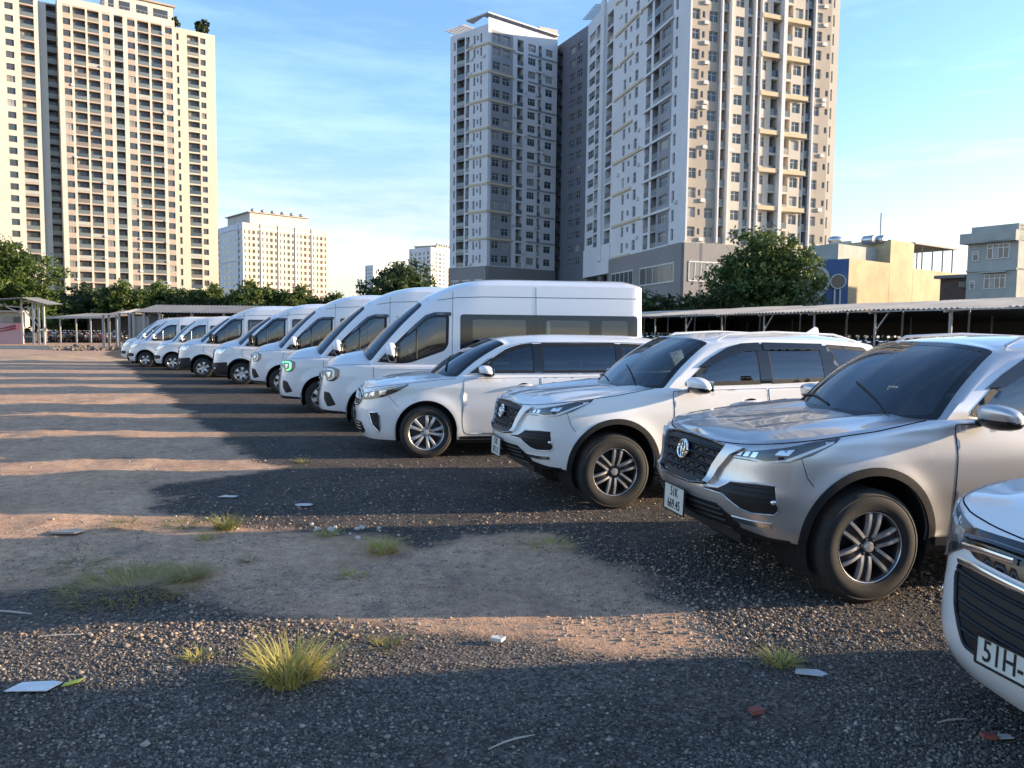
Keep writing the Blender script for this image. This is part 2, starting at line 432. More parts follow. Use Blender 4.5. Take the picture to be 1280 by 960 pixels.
        # greenhouse
        us = list(np.linspace(0, 1, 24)) + list(np.linspace(1, 2, max(50, int((s.sR - s.sA) / .032)))) + list(np.linspace(2, 3, 16))
        us = sorted(set(round(float(u), 5) for u in us)); us = [-u for u in reversed(us) if u > 0] + us
        gn = max(22, int((max(p[3] for p in s.up) - s.fzt(s.sA)) / .028)); gv = [i / (gn - 1) for i in range(gn)]
        k0 = len(V); UV = []
        for u in us:
            for v in gv: V.append(s.gh(u, v)); UV.append((u, v))
        for i in range(len(us) - 1):
            for j in range(gn - 1):
                f = (k0 + i * gn + j, k0 + (i + 1) * gn + j, k0 + (i + 1) * gn + j + 1, k0 + i * gn + j + 1)
                F.append(f); info.append(((us[i] + us[i + 1]) / 2, (gv[j] + gv[j + 1]) / 2))
        # roof
        k0 = len(V); rm = 12
        for u in us:
            E = s.upp(u); sx = s.fo - E.x
            for w in range(rm):
                w = w / (rm - 1); g = 1 - (1 - w) ** s.rexp
                V.append(Vector((E.x, E.y * (1 - w), E.z + (s.fzr(sx) - E.z) * g)))
        for i in range(len(us) - 1):
            for j in range(rm - 1): F.append((k0 + i * rm + j, k0 + (i + 1) * rm + j, k0 + (i + 1) * rm + j + 1, k0 + i * rm + j + 1)); info.append(None)
        off = len(V)
        s.bvh = BVHTree.FromPolygons(V + HV, F + [tuple(i + off for i in f) for f in HF])
        keep = []
        for f, g in zip(F, info):
            if g is not None:
                c = sum((V[i] for i in f), Vector()) / 4; q = s.fo - c.x; dead = False
                if abs(g[0]) > .9:
                    dead = any(inpoly(q, c.z, h) for h in holes_side)
                if not dead: dead = any(inpoly(g[0], g[1], h) for h in holes_ws)
                if dead: continue
            keep.append(f)
        def clean(V, F, nm):
            bm = bmesh.new(); vv = [bm.verts.new(p) for p in V]
            for f in F:
                try: bm.faces.new([vv[i] for i in f])
                except ValueError: pass
            bmesh.ops.remove_doubles(bm, verts=bm.verts, dist=.0008)
            bmesh.ops.dissolve_degenerate(bm, edges=bm.edges, dist=.0002)
            bmesh.ops.recalc_face_normals(bm, faces=bm.faces)
            me = bpy.data.meshes.new(nm); bm.to_mesh(me); bm.free()
            me.polygons.foreach_set('use_smooth', [True] * len(me.polygons)); me.set_sharp_from_angle(angle=R(38))
            return me
        b = link('body', clean(V, keep, 'body'), s.root, s.paint)
        h = link('hood', clean(HV, HF, 'hood'), s.root, s.paint)
        return b, h
    def fside(s, sg=1):
        d = Vector((0, -sg, 0))
        def hit(q, z):
            r = s.bvh.ray_cast(Vector((s.fo - q, sg * 3, z)), d)
            if r[0] is None:
                r = s.bvh.find_nearest(Vector((s.fo - q, sg * .9, z)))
            return r
        def f(q, z):
            a = hit(q, z); P = a[0]; e = .02
            b = hit(q + e, z)[0] - hit(q - e, z)[0]; c = hit(q, z + e)[0] - hit(q, z - e)[0]
            N = b.cross(c)
            if N.length < 1e-9: N = Vector((0, sg, 0))
            N.normalize()
            if N.y * sg < 0: N = -N
            if N.y * sg < .35: N = Vector((0, sg, 0))
            return P, N
        return f
    def ffront(s):
        d = Vector((-1, 0, 0))
        def f(y, z):
            def hit(y, z):
                r = s.bvh.ray_cast(Vector((s.fo + 2, y, z)), d)
                return r[0] if r[0] is not None else s.bvh.find_nearest(Vector((s.fo, y, z)))[0]
            e = .015; P = hit(y, z); N = (hit(y + e, z) - hit(y - e, z)).cross(hit(y, z + e) - hit(y, z - e))
            if N.length < 1e-9: N = Vector((1, 0, 0))
            N.normalize()
            if N.x < 0: N = -N
            return P, N
        return f
    def ftop(s):
        def f(q, y):
            def hit(q, y):
                r = s.bvh.ray_cast(Vector((s.fo - q, y, 5)), Vector((0, 0, -1)))
                return r[0] if r[0] is not None else s.bvh.find_nearest(Vector((s.fo - q, y, 1)))[0]
            e = .015; P = hit(q, y); N = (hit(q + e, y) - hit(q - e, y)).cross(hit(q, y + e) - hit(q, y - e))
            if N.length < 1e-9: N = Vector((0, 0, 1))
            N.normalize()
            if N.z < 0: N = -N
            return P, N
        return f
    def patch(s, name, poly, fn, m, parent=None, off=.003, skirt=.012, step=.04, holes=()):
        return link(name, patch_mesh(name, poly, fn, off, skirt, step, holes), parent or s.root, m)
    def bar(s, name, pts, fn, m, r=.006, off=.0, parent=None, flat=1.0, closed=False, n=6, step=.04):
        P = []
        q = [Vector(p) for p in pts]
        if closed: q = q + [q[0]]
        for i in range(len(q) - 1):
            k = max(1, int((q[i + 1] - q[i]).length / step))
            for j in range(k):
                c = q[i].lerp(q[i + 1], j / k); a, N = fn(c.x, c.y); P.append(a + N * off)
        if not closed:
            a, N = fn(q[-1].x, q[-1].y); P.append(a + N * off)
        return MB().tube(P, r, n, closed, flat=flat).build(name, m, parent or s.root, True, 60)
    def window(s, name, pane, fn, m=None, outer=None, trimw=.022, off=.002, parent=None, trim=None):
        pane = [Vector(p[:2]) for p in pane]
        o = s.patch(name, pane, fn, m or GLASS, parent, off, 0, .06)
        hole = inset(pane, trimw); ot = outer or inset(pane, -trimw)
        s.patch('window_trim', ot, fn, trim or BLK, o, off + .002, .01, .05, [hole])
        return o
    def windscreen(s, poly_uv, m=None):
        o = link('windscreen', patch_mesh('windscreen', poly_uv, s.fgh, .001, 0, .08), s.root, m or WGLASS)
        P = poly_uv
        c = Vector((0, .5)); inner = [Vector((p[0] * .955, .5 + (p[1] - .5) * (.89 if p[1] < .5 else .93))) for p in P]
        out = [Vector((p[0] * 1.02, .5 + (p[1] - .5) * 1.05)) for p in P]
        link('windscreen_trim', patch_mesh('windscreen_trim', out, s.fgh, .003, .008, .05, [inner]), o, GBLK)
        return o
    def wheels(s, style, spokem, rimr, bodym=None):
        ro = None
        for i, c in enumerate(s.ax):
            for sg in (1, -1):
                if ro is None:
                    w = make_wheel(s.wr, s.ww, rimr, style, spokem, bodym or GALLOY); ro = w; w.parent = s.root
                else:
                    w = copy_tree(ro, s.root)
                w.location = (s.fo - c, sg * s.trk, s.wr - .006); w.rotation_euler = (0, (.35 + i * 1.1) * sg, 0 if sg > 0 else math.pi)
    def wells(s):
        for c in s.ax:
            for sg in (1, -1):
                yo = s.base(s.ts(c))[1] - .035; b = MB(); M = Matrix.Translation((s.fo - c, 0, s.wr + s.archz))
                pr = [(s.archR + .012, sg * yo), (s.archR + .012, sg * (yo - .42)), (.02, sg * (yo - .42))]
                b.lathe(pr, 24, M, -.5, math.pi + .5); b.build('wheel_well', BLK, s.root, True, 40)
    def underbody(s, z0=.24, z1=.5, inx=.25):
        b = MB(); hw = max(s.Y) - .12
        b.box((s.fo - s.ax[0] + s.archR + .04, -hw * .72, z0 + .06), (s.fo - inx, hw * .72, z1))
        b.box((s.fo - s.ax[1] + s.archR, -hw, z0), (s.fo - s.ax[0] - s.archR, hw, z1))
        b.box((s.fo - s.L + inx, -hw * .8, z0 + .1), (s.fo - s.ax[1] - s.archR, hw * .8, z1))
        b.box((s.fo - s.L + .4, -.5, z0 + .02), (s.fo - .5, .5, z0 + .18))
        b.build('underbody', BLK, s.root)
    def seats(s, rows, z=.62, m=SEAT, w=.5, ys=(.38, -.38)):
        for q in rows:
            for y in ys:
                b = MB(); X = s.fo - q
                def blob(cx, cy, cz, a, bb, c, rot=0):
                    bm = bmesh.new(); bmesh.ops.create_cube(bm, size=1); bmesh.ops.bevel(bm, geom=bm.edges[:], offset=.18, segments=3, affect='EDGES')
                    M = Matrix.Translation((cx, cy, cz)) @ Matrix.Rotation(rot, 4, 'Y') @ Matrix.Diagonal((a, bb, c, 1))
                    k = len(b.v); bm.verts.ensure_lookup_table(); b.v += [M @ v.co for v in bm.verts]
                    b.f += [tuple(k + v.index for v in f.verts) for f in bm.faces]; bm.free()
                blob(X, y, z, .52, w, .16, -.1); blob(X - .30, y, z + .36, .14, w * .96, .66, -.22); blob(X - .40, y, z + .80, .09, .26, .18, -.2)
                b.build('seat', m, s.root, True, 60)
    def dash(s, q, z, hw, depth=.5, wheel=True):
        b = MB(); X = s.fo - q
        P = [(-hw, X + depth * .9, z - .02), (0, X + depth, z), (hw, X + depth * .9, z - .02)]
        prof = [(0, 0), (-.10, .015), (-.32, .02), (-.45, -.03), (-.5, -.14), (-.46, -.4)]
        n = 9; V = []; 
        for i in range(n):
            y = lerp(-hw, hw, i / (n - 1))
            for a, h in prof: V.append((X + depth + a - .12 * (y / hw) ** 2, y, z + h))
        m = len(prof)
        b.add(V, [(i * m + j, (i + 1) * m + j, (i + 1) * m + j + 1, i * m + j + 1) for i in range(n - 1) for j in range(m - 1)])
        b.build('dashboard', DASH, s.root, True, 50)
        if wheel:
            w = MB(); C = Vector((X + depth - .62, .38, z - .08)); ax = Euler((0, -.45, 0)).to_matrix()
            w.tube([C + ax @ Vector((0, .185 * math.cos(a), .185 * math.sin(a))) for a in np.linspace(0, 2 * math.pi, 25)[:-1]], .015, 6, True)
            w.tube([C + ax @ Vector((0, -.18, 0)), C + ax @ Vector((.03, 0, 0)), C + ax @ Vector((0, .18, 0))], .018, 6); w.tube([C + ax @ Vector((.03, 0, 0)), C + ax @ Vector((0, 0, -.18))], .018, 6)
            w.build('steering_wheel', DASH, s.root, True)
    def plate(s, y, z, w, h, lines, tilt=-.05, x=None, frame=True, tx=.06, align='CENTER'):
        P, N = s.ffront()(y, z); X = (x if x is not None else P.x) + .02
        b = MB(); b.box((-.006, -w / 2, -h / 2), (.0, w / 2, h / 2)); o = b.build('number_plate', PLATE, s.root); o.location = (X, y, z); o.rotation_euler = (0, tilt, 0)
        f = MB()
        for a, c in (((-w / 2, -h / 2), (w / 2, -h / 2)), ((w / 2, -h / 2), (w / 2, h / 2)), ((w / 2, h / 2), (-w / 2, h / 2)), ((-w / 2, h / 2), (-w / 2, -h / 2))):
            f.beam((.001, a[0], a[1]), (.001, c[0], c[1]), .010, .008, (1, 0, 0))
        f.build('plate_frame', DARKM, o)
        for i, t in enumerate(lines):
            me = text_mesh('plate_text', t[0], t[1], .0008, align, t[3] if len(t) > 3 else .8); q = link('plate_text', me, o, PTXT)
            q.location = (.0015, t[4] if len(t) > 4 else 0, t[2]); q.rotation_euler = (R(90), 0, R(90))
        return o

def make_wheel(Rr, w, rim, style, spokem, bodym):
    """wheel about the local Y axis; outer side is +Y, its face at y=0"""
    hub = MB(); hub.lathe([(rim * .97, -w + .02), (rim * .93, -.10), (rim * .55, -.085), (.05, -.085), (0.001, -.085)], 40)
    h = hub.build('wheel', DARKM, None, True, 40)
    ty = MB()
    pr = [(rim * .985, -w + .01), (rim * 1.03, -w - .004), (rim + (Rr - rim) * .5, -w - .014), (Rr - .035, -w - .004), (Rr - .008, -w + .018), (Rr, -w + .035)]
    gx = np.linspace(-w + .035, -.035, 5)
    for i in range(1, 5):
        c = gx[i] if i < 4 else None
        if c is not None: pr += [(Rr, c - .007), (Rr - .009, c - .005), (Rr - .009, c + .005), (Rr, c + .007)]
    pr += [(Rr, -.035), (Rr - .008, -.018), (Rr - .030, .002), (Rr - .036, .006), (Rr - .044, .004), (rim + (Rr - rim) * .52, .014), (rim + (Rr - rim) * .28, .011), (rim * 1.05, .004), (rim * 1.02, -.004), (rim * .985, -.012)]
    ty.lathe(pr, 64); ty.build('tyre', RUB, h, True, 30)
    r = MB(); r.lathe([(rim * .90, -.11), (rim * .93, -.03), (rim * .955, -.012), (rim * 1.0, -.002), (rim * 1.005, -.008), (rim * .985, -.02)], 56)
    s = MB()
    def spoke(mb, a, r0, r1, w0, w1, y0, y1, th, ch=.25):
        M = Matrix.Rotation(-a, 4, 'Y')
        V = []
        for k in range(5):
            t = k / 4; rr = lerp(r0, r1, t); ww = lerp(w0, w1, t) / 2; y = lerp(y0, y1, t) + .016 * math.sin(t * math.pi)
            V += [M @ Vector((rr, y - th, -ww)), M @ Vector((rr, y - th * .25, -ww)), M @ Vector((rr, y, -ww * (1 - ch))), M @ Vector((rr, y, ww * (1 - ch))), M @ Vector((rr, y - th * .25, ww)), M @ Vector((rr, y - th, ww))]
        F = []
        for k in range(4):
            for j in range(5): F.append((k * 6 + j, k * 6 + j + 1, k * 6 + 6 + j + 1, k * 6 + 6 + j))
        mb.add(V, F)
    if style[0] == 'twin':
        n = style[1]; sp = style[2]
        for i in range(n):
            a = 2 * math.pi * i / n
            spoke(r, a, rim * .2, rim * .97, .06, rim * .46, -.034, -.026, .05)
            for sg in (-1, 1):
                M = Matrix.Rotation(-a, 4, 'Y'); wd = rim * .105
                V = []
                for k in range(6):
                    t = k / 5; rr = lerp(rim * .26, rim * .97, t); c = sg * rim * lerp(.115, .165, t); y = lerp(-.022, -.010, t) + .012 * math.sin(t * math.pi)
                    for dz, dy in ((-wd * .6, -.03), (-wd * .42, 0), (wd * .42, 0), (wd * .6, -.03)): V.append(M @ Vector((rr, y + dy, c + dz)))
                s.add(V, [(k * 4 + j, k * 4 + j + 1, k * 4 + 5 + j, k * 4 + 4 + j) for k in range(5) for j in range(3)])
    else:
        n = style[1]
        for i in range(n):
            a = 2 * math.pi * (i + (.13 if i % 2 else -.13) * style[2]) / n
            spoke(s, a, rim * .2, rim * .98, rim * .13, rim * .21, -.024, -.008, .045, .45)
    s.lathe([(.001, -.004), (rim * .13, -.006), (rim * .15, -.014), (rim * .15, -.05)], 24)
    if style[0] == 'twin': s.lathe([(rim * .985, -.004), (rim * 1.0, .0), (rim * 1.008, -.005)], 56)
    rm = r.build('rim', bodym if style[0] == 'twin' else spokem, h, True, 35)
    s.build('spokes', spokem, h, True, 35)
    b = MB()
    nn = 5 if style[1] != 6 else 6
    b.lathe([(rim * .15, -.03), (rim * .30, -.032), (rim * .31, -.06)], 24)
    b.build('hub', bodym if style[0] == 'twin' else spokem, h, True, 35)
    l = MB()
    for i in range(nn):
        a = 2 * math.pi * (i + .5) / nn; l.lathe([(.001, -.016), (.011, -.018), (.012, -.04)], 8, Matrix.Translation((rim * .225 * math.cos(a), 0, rim * .225 * math.sin(a))))
    l.build('lug_nut', DARKM if style[0] != 'twin' else CHROME, h, True, 40)
    d = MB(); d.lathe([(.07, -.105), (rim * .75, -.105), (rim * .75, -.125)], 32); d.build('brake_disc', ALLOY, h, True, 40)
    return h
def superell(c, ax, e=2.6, nu=20, nv=14, zmin=-9, zmax=9, shape=None):
    b = MB(); V = []
    f = lambda w, p: math.copysign(abs(w) ** p, w)
    for i in range(nv + 1):
        ph = -math.pi / 2 + math.pi * i / nv
        for j in range(nu):
            th = 2 * math.pi * j / nu
            x = f(math.cos(ph), 2 / e) * f(math.cos(th), 2 / e); y = f(math.cos(ph), 2 / e) * f(math.sin(th), 2 / e); z = f(math.sin(ph), 2 / e)
            z = min(max(z, zmin), zmax)
            if shape: x, y, z = shape(x, y, z)
            V.append(Vector((c[0] + ax[0] * x, c[1] + ax[1] * y, c[2] + ax[2] * z)))
    F = [(i * nu + j, i * nu + (j + 1) % nu, (i + 1) * nu + (j + 1) % nu, (i + 1) * nu + j) for i in range(nv) for j in range(nu)]
    return b.add(V, F)
def door_mirror(car, q, z, capm, size=(.10, .13, .085), out=.16, sg=1, fn=None):
    fn = fn or car.fside(sg); P, N = fn(q, z); c = P + Vector((.0, sg * out, .05))
    sh = lambda x, y, zz: (x * (1 - .25 * max(0, y * sg)) + .25 * zz, y, zz * (1 - .22 * max(0, y * sg)))
    m = superell(c, size, 2.8, zmin=-.35, shape=sh).build('mirror', capm, car.root, True, 50)
    superell(c - Vector((0, 0, size[2] * .30)), (size[0] * .97, size[1] * .98, size[2] * .72), 2.6, zmax=.2, shape=sh).build('mirror_base', GBLK, m, True, 50)
    b = MB(); b.tube([P + Vector((0, -sg * .02, -.01)), P + Vector((0, sg * .05, 0)), c - Vector((0, 0, size[2] * .5))], [.045, .035, .04], 8, flat=.6); b.build('mirror_arm', BLK, m, True)
    g = MB(); X = c.x - size[0] * .93; g.box((X - .003, c.y - size[1] * .75, c.z - size[2] * .6), (X, c.y + size[1] * .75, c.z + size[2] * .55)); g.build('mirror_glass', CHROME, m)
    return m
# ---------------------------------------------------------------- vehicle builders
def conv(car, pts, sg=1):
    """(y,z) on the nose, or (-s,z) on the flank, to (contour length, z)"""
    out = []
    for a, z in pts:
        t = car.ty(a) if a >= 0 else car.ts(-a)
        out.append(Vector((sg * t, z)))
    return out
def fl(car, sg):
    return lambda q, z: car.fwall(sg * car.ts(q), z)
def arch_ring(car, c, w, z0, sg, name='arch_trim', m=None, off=.006, trim_front=0):
    zc = car.wr + car.archz; O = []; I = []
    for a in np.linspace(-.16, math.pi + .16, 40):
        O.append((c - (car.archR + w) * math.cos(a), zc + (car.archR + w) * math.sin(a) * 1.0)); I.append((c - (car.archR - .004) * math.cos(a), zc + (car.archR - .004) * math.sin(a)))
    car.patch(name, O + I[::-1], fl(car, sg), m or BLK, None, off, .02, .05)
def lamp(car, poly, sg, inner=(), name='headlight', hm=None, step=.035):
    P = conv(car, poly, sg)
    h = car.patch(name, P, car.fwall, hm or LAMPBK, None, .002, .01, step)
    for nm, pl, m, o in inner:
        car.patch(nm, conv(car, pl, sg), car.fwall, m, h, o, .006, step * .6)
    car.patch('lens', P, car.fwall, LENS, h, .014, .012, step)
    return h
def toyota_badge(car, y, z, a=.075, b=.055):
    P, N = car.ffront()(y, z); M = Matrix.Translation(P + N * .03) @ N.to_track_quat('X', 'Z').to_matrix().to_4x4()
    m = MB()
    def el(cy, cz, ra, rb, r): m.tube([M @ Vector((0, cy + ra * math.cos(t), cz + rb * math.sin(t))) for t in np.linspace(0, 2 * math.pi, 33)[:-1]], r, 6, True)
    el(0, 0, a, b * 1.22, .008); el(0, b * .0, a * .30, b * 1.12, .0055); el(0, b * .52, a * .80, b * .55, .0055)
    o = m.build('badge', CHROME, car.root, True)
    k = MB(); k.lathe([(.001, 0), (1, 0)], 28); 
    for v in k.v: v.x *= a; v.z *= b * 1.22
    for i, v in enumerate(k.v): k.v[i] = M @ Vector((-.01, v.x, v.z))
    k.build('badge_backing', GBLK, o)
    return o
def doors(car, list_, ztop_off=.02, handle_m=None):
    for sg in (1, -1):
        for poly, hq, hz in list_:
            o = car.patch('door', poly, fl(car, sg), car.paint, None, .0025, .006, .05)
            car.bar('door_gap', poly, fl(car, sg), SEAMM, .0045, -.001, o, closed=True, step=.03)
            P, N = fl(car, sg)(hq, hz); q0, N0 = fl(car, sg)(hq + .22, hz + .005)
            hb = MB(); mid = (P + q0) / 2 + N * .045
            hb.tube([P + N * .0, P + N * .03 + Vector((-.02, 0, 0)), mid, q0 + N0 * .03 + Vector((.02, 0, 0)), q0], [.012, .016, .018, .016, .012], 8, flat=.75)
            hb.build('handle', handle_m or car.paint, o, True)
            cup = MB(); C = (P + q0) / 2 + N * .002
            cup.add([C + Vector((.075 * math.cos(t), 0, .038 * math.sin(t))) + N * .001 for t in np.linspace(0, 2 * math.pi, 17)[:-1]], [tuple(range(16))])
            cup.build('handle_recess', SEAMM, o)

def build_fortuner(paintm, name='parked_suv'):
    def hood(s, y):
        a = abs(y); k = max(0, min(1, (s - .15) / .6)); return k * (.028 * math.exp(-((a - .50) / .11) ** 2) - .010 * math.exp(-((a - .30) / .10) ** 2))
    c = Car(root=empty(name), paint=paintm, L=4.795, fo=.97, wb=2.745, wr=.388, ww=.265, trk=.905, archR=.455, archz=.03, archk=1.0, flare=.022, rr=.055,
        contour=[(0, 0), (.012, .2), (.055, .45), (.13, .64), (.27, .79), (.52, .875), (.97, .905), (1.8, .905), (3.0, .91), (3.7, .91), (4.2, .89), (4.55, .83), (4.70, .66), (4.77, .35), (4.795, 0)],
        zt=[(0, 1.045), (.1, 1.06), (.3, 1.09), (.6, 1.125), (1.0, 1.17), (1.5, 1.215), (2.0, 1.22), (3.0, 1.235), (4.0, 1.28), (4.8, 1.29)],
        zb=[(0, .44), (.2, .43), (.4, .42), (.55, .40), (1.5, .40), (3.2, .40), (4.2, .46), (4.795, .5)],
        dF=[(.38, .22), (.46, .12), (.54, .06), (.62, .02), (.68, 0), (.73, .0), (.77, .03), (.85, .055), (.95, .075), (1.02, .10), (1.06, .14)],
        dS=[(.38, .045), (.5, .02), (.60, .014), (.78, .0), (.95, -.004), (1.06, .012), (1.14, .03), (1.25, .04)],
        dR=[(.4, .08), (.6, 0), (1.0, .03), (1.3, .08)], bulge=.03, wbulge=.05, rexp=2.7,
        zc=[(0, 1.055), (.15, 1.085), (.4, 1.125), (.8, 1.165), (1.3, 1.20)], s_cowl=1.60, s_cowlc=1.33, hoodfn=hood,
        sAR=(1.58, 4.46), ws_low=[(0, 1.26, 0, 1.17), (.4, 1.29, .36, 1.17), (.75, 1.40, .66, 1.175)],
        up=[(0, 2.06, 0, 1.735), (.45, 2.08, .34, 1.73), (.8, 2.14, .545, 1.705), (1.0, 2.24, .625, 1.675), (1.1, 2.38, .648, 1.685), (1.3, 2.7, .66, 1.712), (1.55, 3.2, .66, 1.72), (1.8, 3.9, .635, 1.695), (2.0, 4.30, .58, 1.66), (2.3, 4.42, .45, 1.665), (3, 4.46, 0, 1.68)],
        zr=[(2.05, 1.74), (2.3, 1.772), (2.8, 1.795), (3.4, 1.795), (4.0, 1.765), (4.46, 1.69)])
    p1 = roundp([(1.80, 1.25), (2.70, 1.265), (2.70, 1.655), (2.52, 1.645), (2.34, 1.60), (2.12, 1.49)], .03)
    p2 = roundp([(2.82, 1.268), (3.50, 1.29), (3.60, 1.40), (3.50, 1.655), (2.82, 1.66)], .03)
    p3 = roundp([(3.72, 1.36), (3.86, 1.43), (4.28, 1.46), (4.16, 1.615), (3.62, 1.648)], .03)
    ws = roundp([(-.93, .03), (0, .015), (.93, .03), (.90, .96), (0, .975), (-.90, .96)], [.05, .0, .05, .05, 0, .05])
    c.shell([p1, p2, p3], [ws])
    c.windscreen(ws)
    for sg in (1, -1):
        f = c.fside(sg)
        for nm, p in (('front_window', p1), ('rear_window', p2), ('quarter_window', p3)): c.window(nm, p, f)
        c.patch('pillar_trim', [(2.69, 1.25), (2.83, 1.255), (2.83, 1.67), (2.69, 1.665)], f, GBLK, None, .006, .008)
        c.patch('pillar_trim', [(3.50, 1.285), (3.63, 1.34), (3.72, 1.36), (3.62, 1.655), (3.50, 1.66)], f, GBLK, None, .006, .008)
        v = c.patch('rain_visor', [(1.95, 1.42), (2.12, 1.52), (2.34, 1.625), (2.52, 1.67), (2.74, 1.683), (2.74, 1.60), (2.55, 1.59), (2.36, 1.54), (2.10, 1.43)], f, GBLK, None, .016, .012, .05)
        c.patch('rain_visor', [(2.78, 1.684), (3.56, 1.672), (3.52, 1.60), (2.78, 1.602)], f, GBLK, None, .016, .012, .05)
        for a in c.ax: arch_ring(c, a, .05, .4, sg)
        door_mirror(c, 1.83, 1.20, paintm, (.10, .15, .088), .17, sg)
        st = MB(); hw = .89
        st.box((c.fo - c.ax[1] + .52, sg * (hw - .10) if sg > 0 else -hw - .02, .37), (c.fo - c.ax[0] - .50, hw + .02 if sg > 0 else -(hw - .10), .43)); st.build('side_step', GALLOY, c.root)
        # headlamp
        hp = [(.545, .975), (.70, 1.01), (-.34, 1.045), (-.55, 1.09), (-.74, 1.115), (-.70, 1.085), (-.52, 1.0), (-.38, .955), (.74, .945), (.58, .945)]
        inner = [('light_guide', [(.58, .962), (.72, .965), (.78, .955), (-.36, .975), (-.50, 1.03), (-.68, 1.092), (-.68, 1.080), (-.50, 1.012), (-.37, .958), (.76, .944), (.70, .953), (.58, .952)], DRL, .008)]
        for i in range(3):
            y0 = .60 + i * .048; inner.append(('led_cell', [(y0, .970), (y0 + .034, .972), (y0 + .05, 1.0 + i * .004), (y0 + .018, .997 + i * .004)], LAMPCH, .008))
        inner.append(('reflector', [(-.30, 1.0), (-.38, 1.0), (-.42, 1.04), (-.33, 1.03)], LAMPCH, .006))
        lamp(c, hp, sg, inner)
        # raised body-coloured blade between grille and lamp, fog pocket, lamp strip
        c.patch('grille_blade', conv(c, [(.50, 1.015), (.66, 1.015), (.56, .965), (.47, .86), (.42, .742), (.36, .742), (.40, .87)], sg), c.fwall, paintm, None, .034, .04, .03)
        fp = conv(c, [(.36, .722), (.50, .735), (.58, .79), (.745, .805), (-.31, .80), (-.33, .63), (-.31, .605), (.72, .602), (.66, .62), (.54, .70), (.36, .706)], sg)
        g = c.patch('fog_pocket', fp, c.fwall, BLK, None, .003, .01, .03)
        for z in (.775, .745, .715, .685): c.bar('slat', conv(c, [(.60, z), (-.30, z)], sg), c.fwall, BLK, .005, .006, g)
        P, N = c.fwall(sg * c.ts(.30), .69); superell(P, (.02, .02, .02), 2).build('fog_lamp', LAMPCH, g, True)
        c.bar('pocket_edge', fp, c.fwall, paintm, .007, .003, g, closed=True)
        c.patch('lamp_strip', conv(c, [(.58, .553), (.70, .547), (-.30, .545), (-.30, .512), (.72, .510), (.61, .520)], sg), c.fwall, CHROME, None, .006, .01, .03)
        c.bar('hood_gap', conv(c, [(.04, 1.035)] + [(a, 0) for a in (.2, .4, .55, .68)] + [(-b, 0) for b in (.3, .45, .6, .75, .9, 1.05, 1.2, 1.35)], sg) and [Vector((sg * t, c.fzt(c.base(t)[0]) - .020 + max(0, c.base(t)[0] - 1.0) * .05)) for t in np.linspace(.03, c.ts(1.42), 40)], c.fwall, SEAMM, .005, -.0015)
        c.bar('bumper_gap', [Vector((c.ts(.46), .985)), Vector((c.ts(.50), .86)), Vector((c.ts(.545), .80))], lambda t, z: c.fwall(sg * t, z), SEAMM, .003, -.001)
        c.patch('lower_bumper', conv(c, [(.56, .50), (.66, .47), (-.30, .44), (-.42, .43), (-.42, .415), (.5, .415)], sg), c.fwall, BLK, None, .004, .02, .04)
        rl = MB(); rl.tube([Vector((c.fo - q, sg * (.585 - .03 * ((q - 3.1) / 1.2) ** 2), c.fzr(q) - .005 + h)) for q, h in ((2.3, -.05), (2.42, .0), (3.0, .012), (3.8, .004), (4.2, -.05))], .014, 6); rl.build('roof_rail', paintm, c.root, True)
    # grille
    gp = [(-.50, 1.00), (-.30, 1.022), (0, 1.03), (.30, 1.022), (.50, 1.0), (.36, .738), (.20, .722), (-.20, .722), (-.36, .738)]
    f = c.ffront(); g = c.patch('grille', gp, f, BLK, None, .004, .02, .03)
    for i, z in enumerate((.985, .925, .865, .805)):
        h = .425 - (.985 - z) * .5; c.bar('grille_bar', [(-h, z - .012), (-h * .5, z), (0, z + .003), (h * .5, z), (h, z - .012)], f, BLK, .013, .018, g, flat=.8)
    for z in (.955, .895, .835, .78):
        h = .39 - (.985 - z) * .5; pts = []; k = 0; y = -h
        while y < h - .09:
            pts += [(y, z - .012), (y + .03, z + .012), (y + .07, z + .012), (y + .10, z - .012)]; y += .13
        c.bar('grille_mesh', pts, f, BLK, .004, .008, g, n=4)
    c.bar('grille_edge', gp, f, GBLK, .010, .012, g, closed=True)
    lp = [(-.46, .62), (.46, .62), (.58, .53), (.60, .49), (.5, .45), (-.5, .45), (-.60, .49), (-.58, .53)]
    li = c.patch('lower_intake', lp, f, BLK, None, .004, .02, .04)
    for z in (.59, .55, .51): c.bar('slat', [(-.5, z), (.5, z)], f, BLK, .009, .012, li)
    toyota_badge(c, 0, .925)
    sp = MB(); sp.box((.30, -.50, .34), (.72, .50, .50)); sp.build('skid_plate', BLK, c.root)
    c.wheels(('twin', 6, .30), ALLOY, .240); c.wells(); c.underbody(.30, .6, .3)
    doors(c, [(roundp([(1.62, 1.185), (2.735, 1.20), (2.735, .50), (1.62, .50)], [.02, .02, .06, .10]), 2.42, 1.06), (roundp([(2.76, 1.20), (3.62, 1.215), (3.60, .95), (3.30, .66), (3.22, .50), (2.76, .50)], [.02, .05, .1, .1, .05, .05]), 3.36, 1.08)])
    c.seats((2.35, 3.2, 3.95), .78); c.dash(1.9, 1.16, .68, .5)
    fin = MB(); fin.add([(c.fo - 4.0, 0, 1.87), (c.fo - 3.82, 0, 1.765), (c.fo - 4.06, .028, 1.755), (c.fo - 4.06, -.028, 1.755), (c.fo - 4.05, 0, 1.86)], [(0, 1, 2), (0, 3, 1), (0, 2, 4), (0, 4, 3), (2, 3, 4), (1, 3, 2)]); fin.build('antenna_fin', paintm, c.root)
    wp = MB()
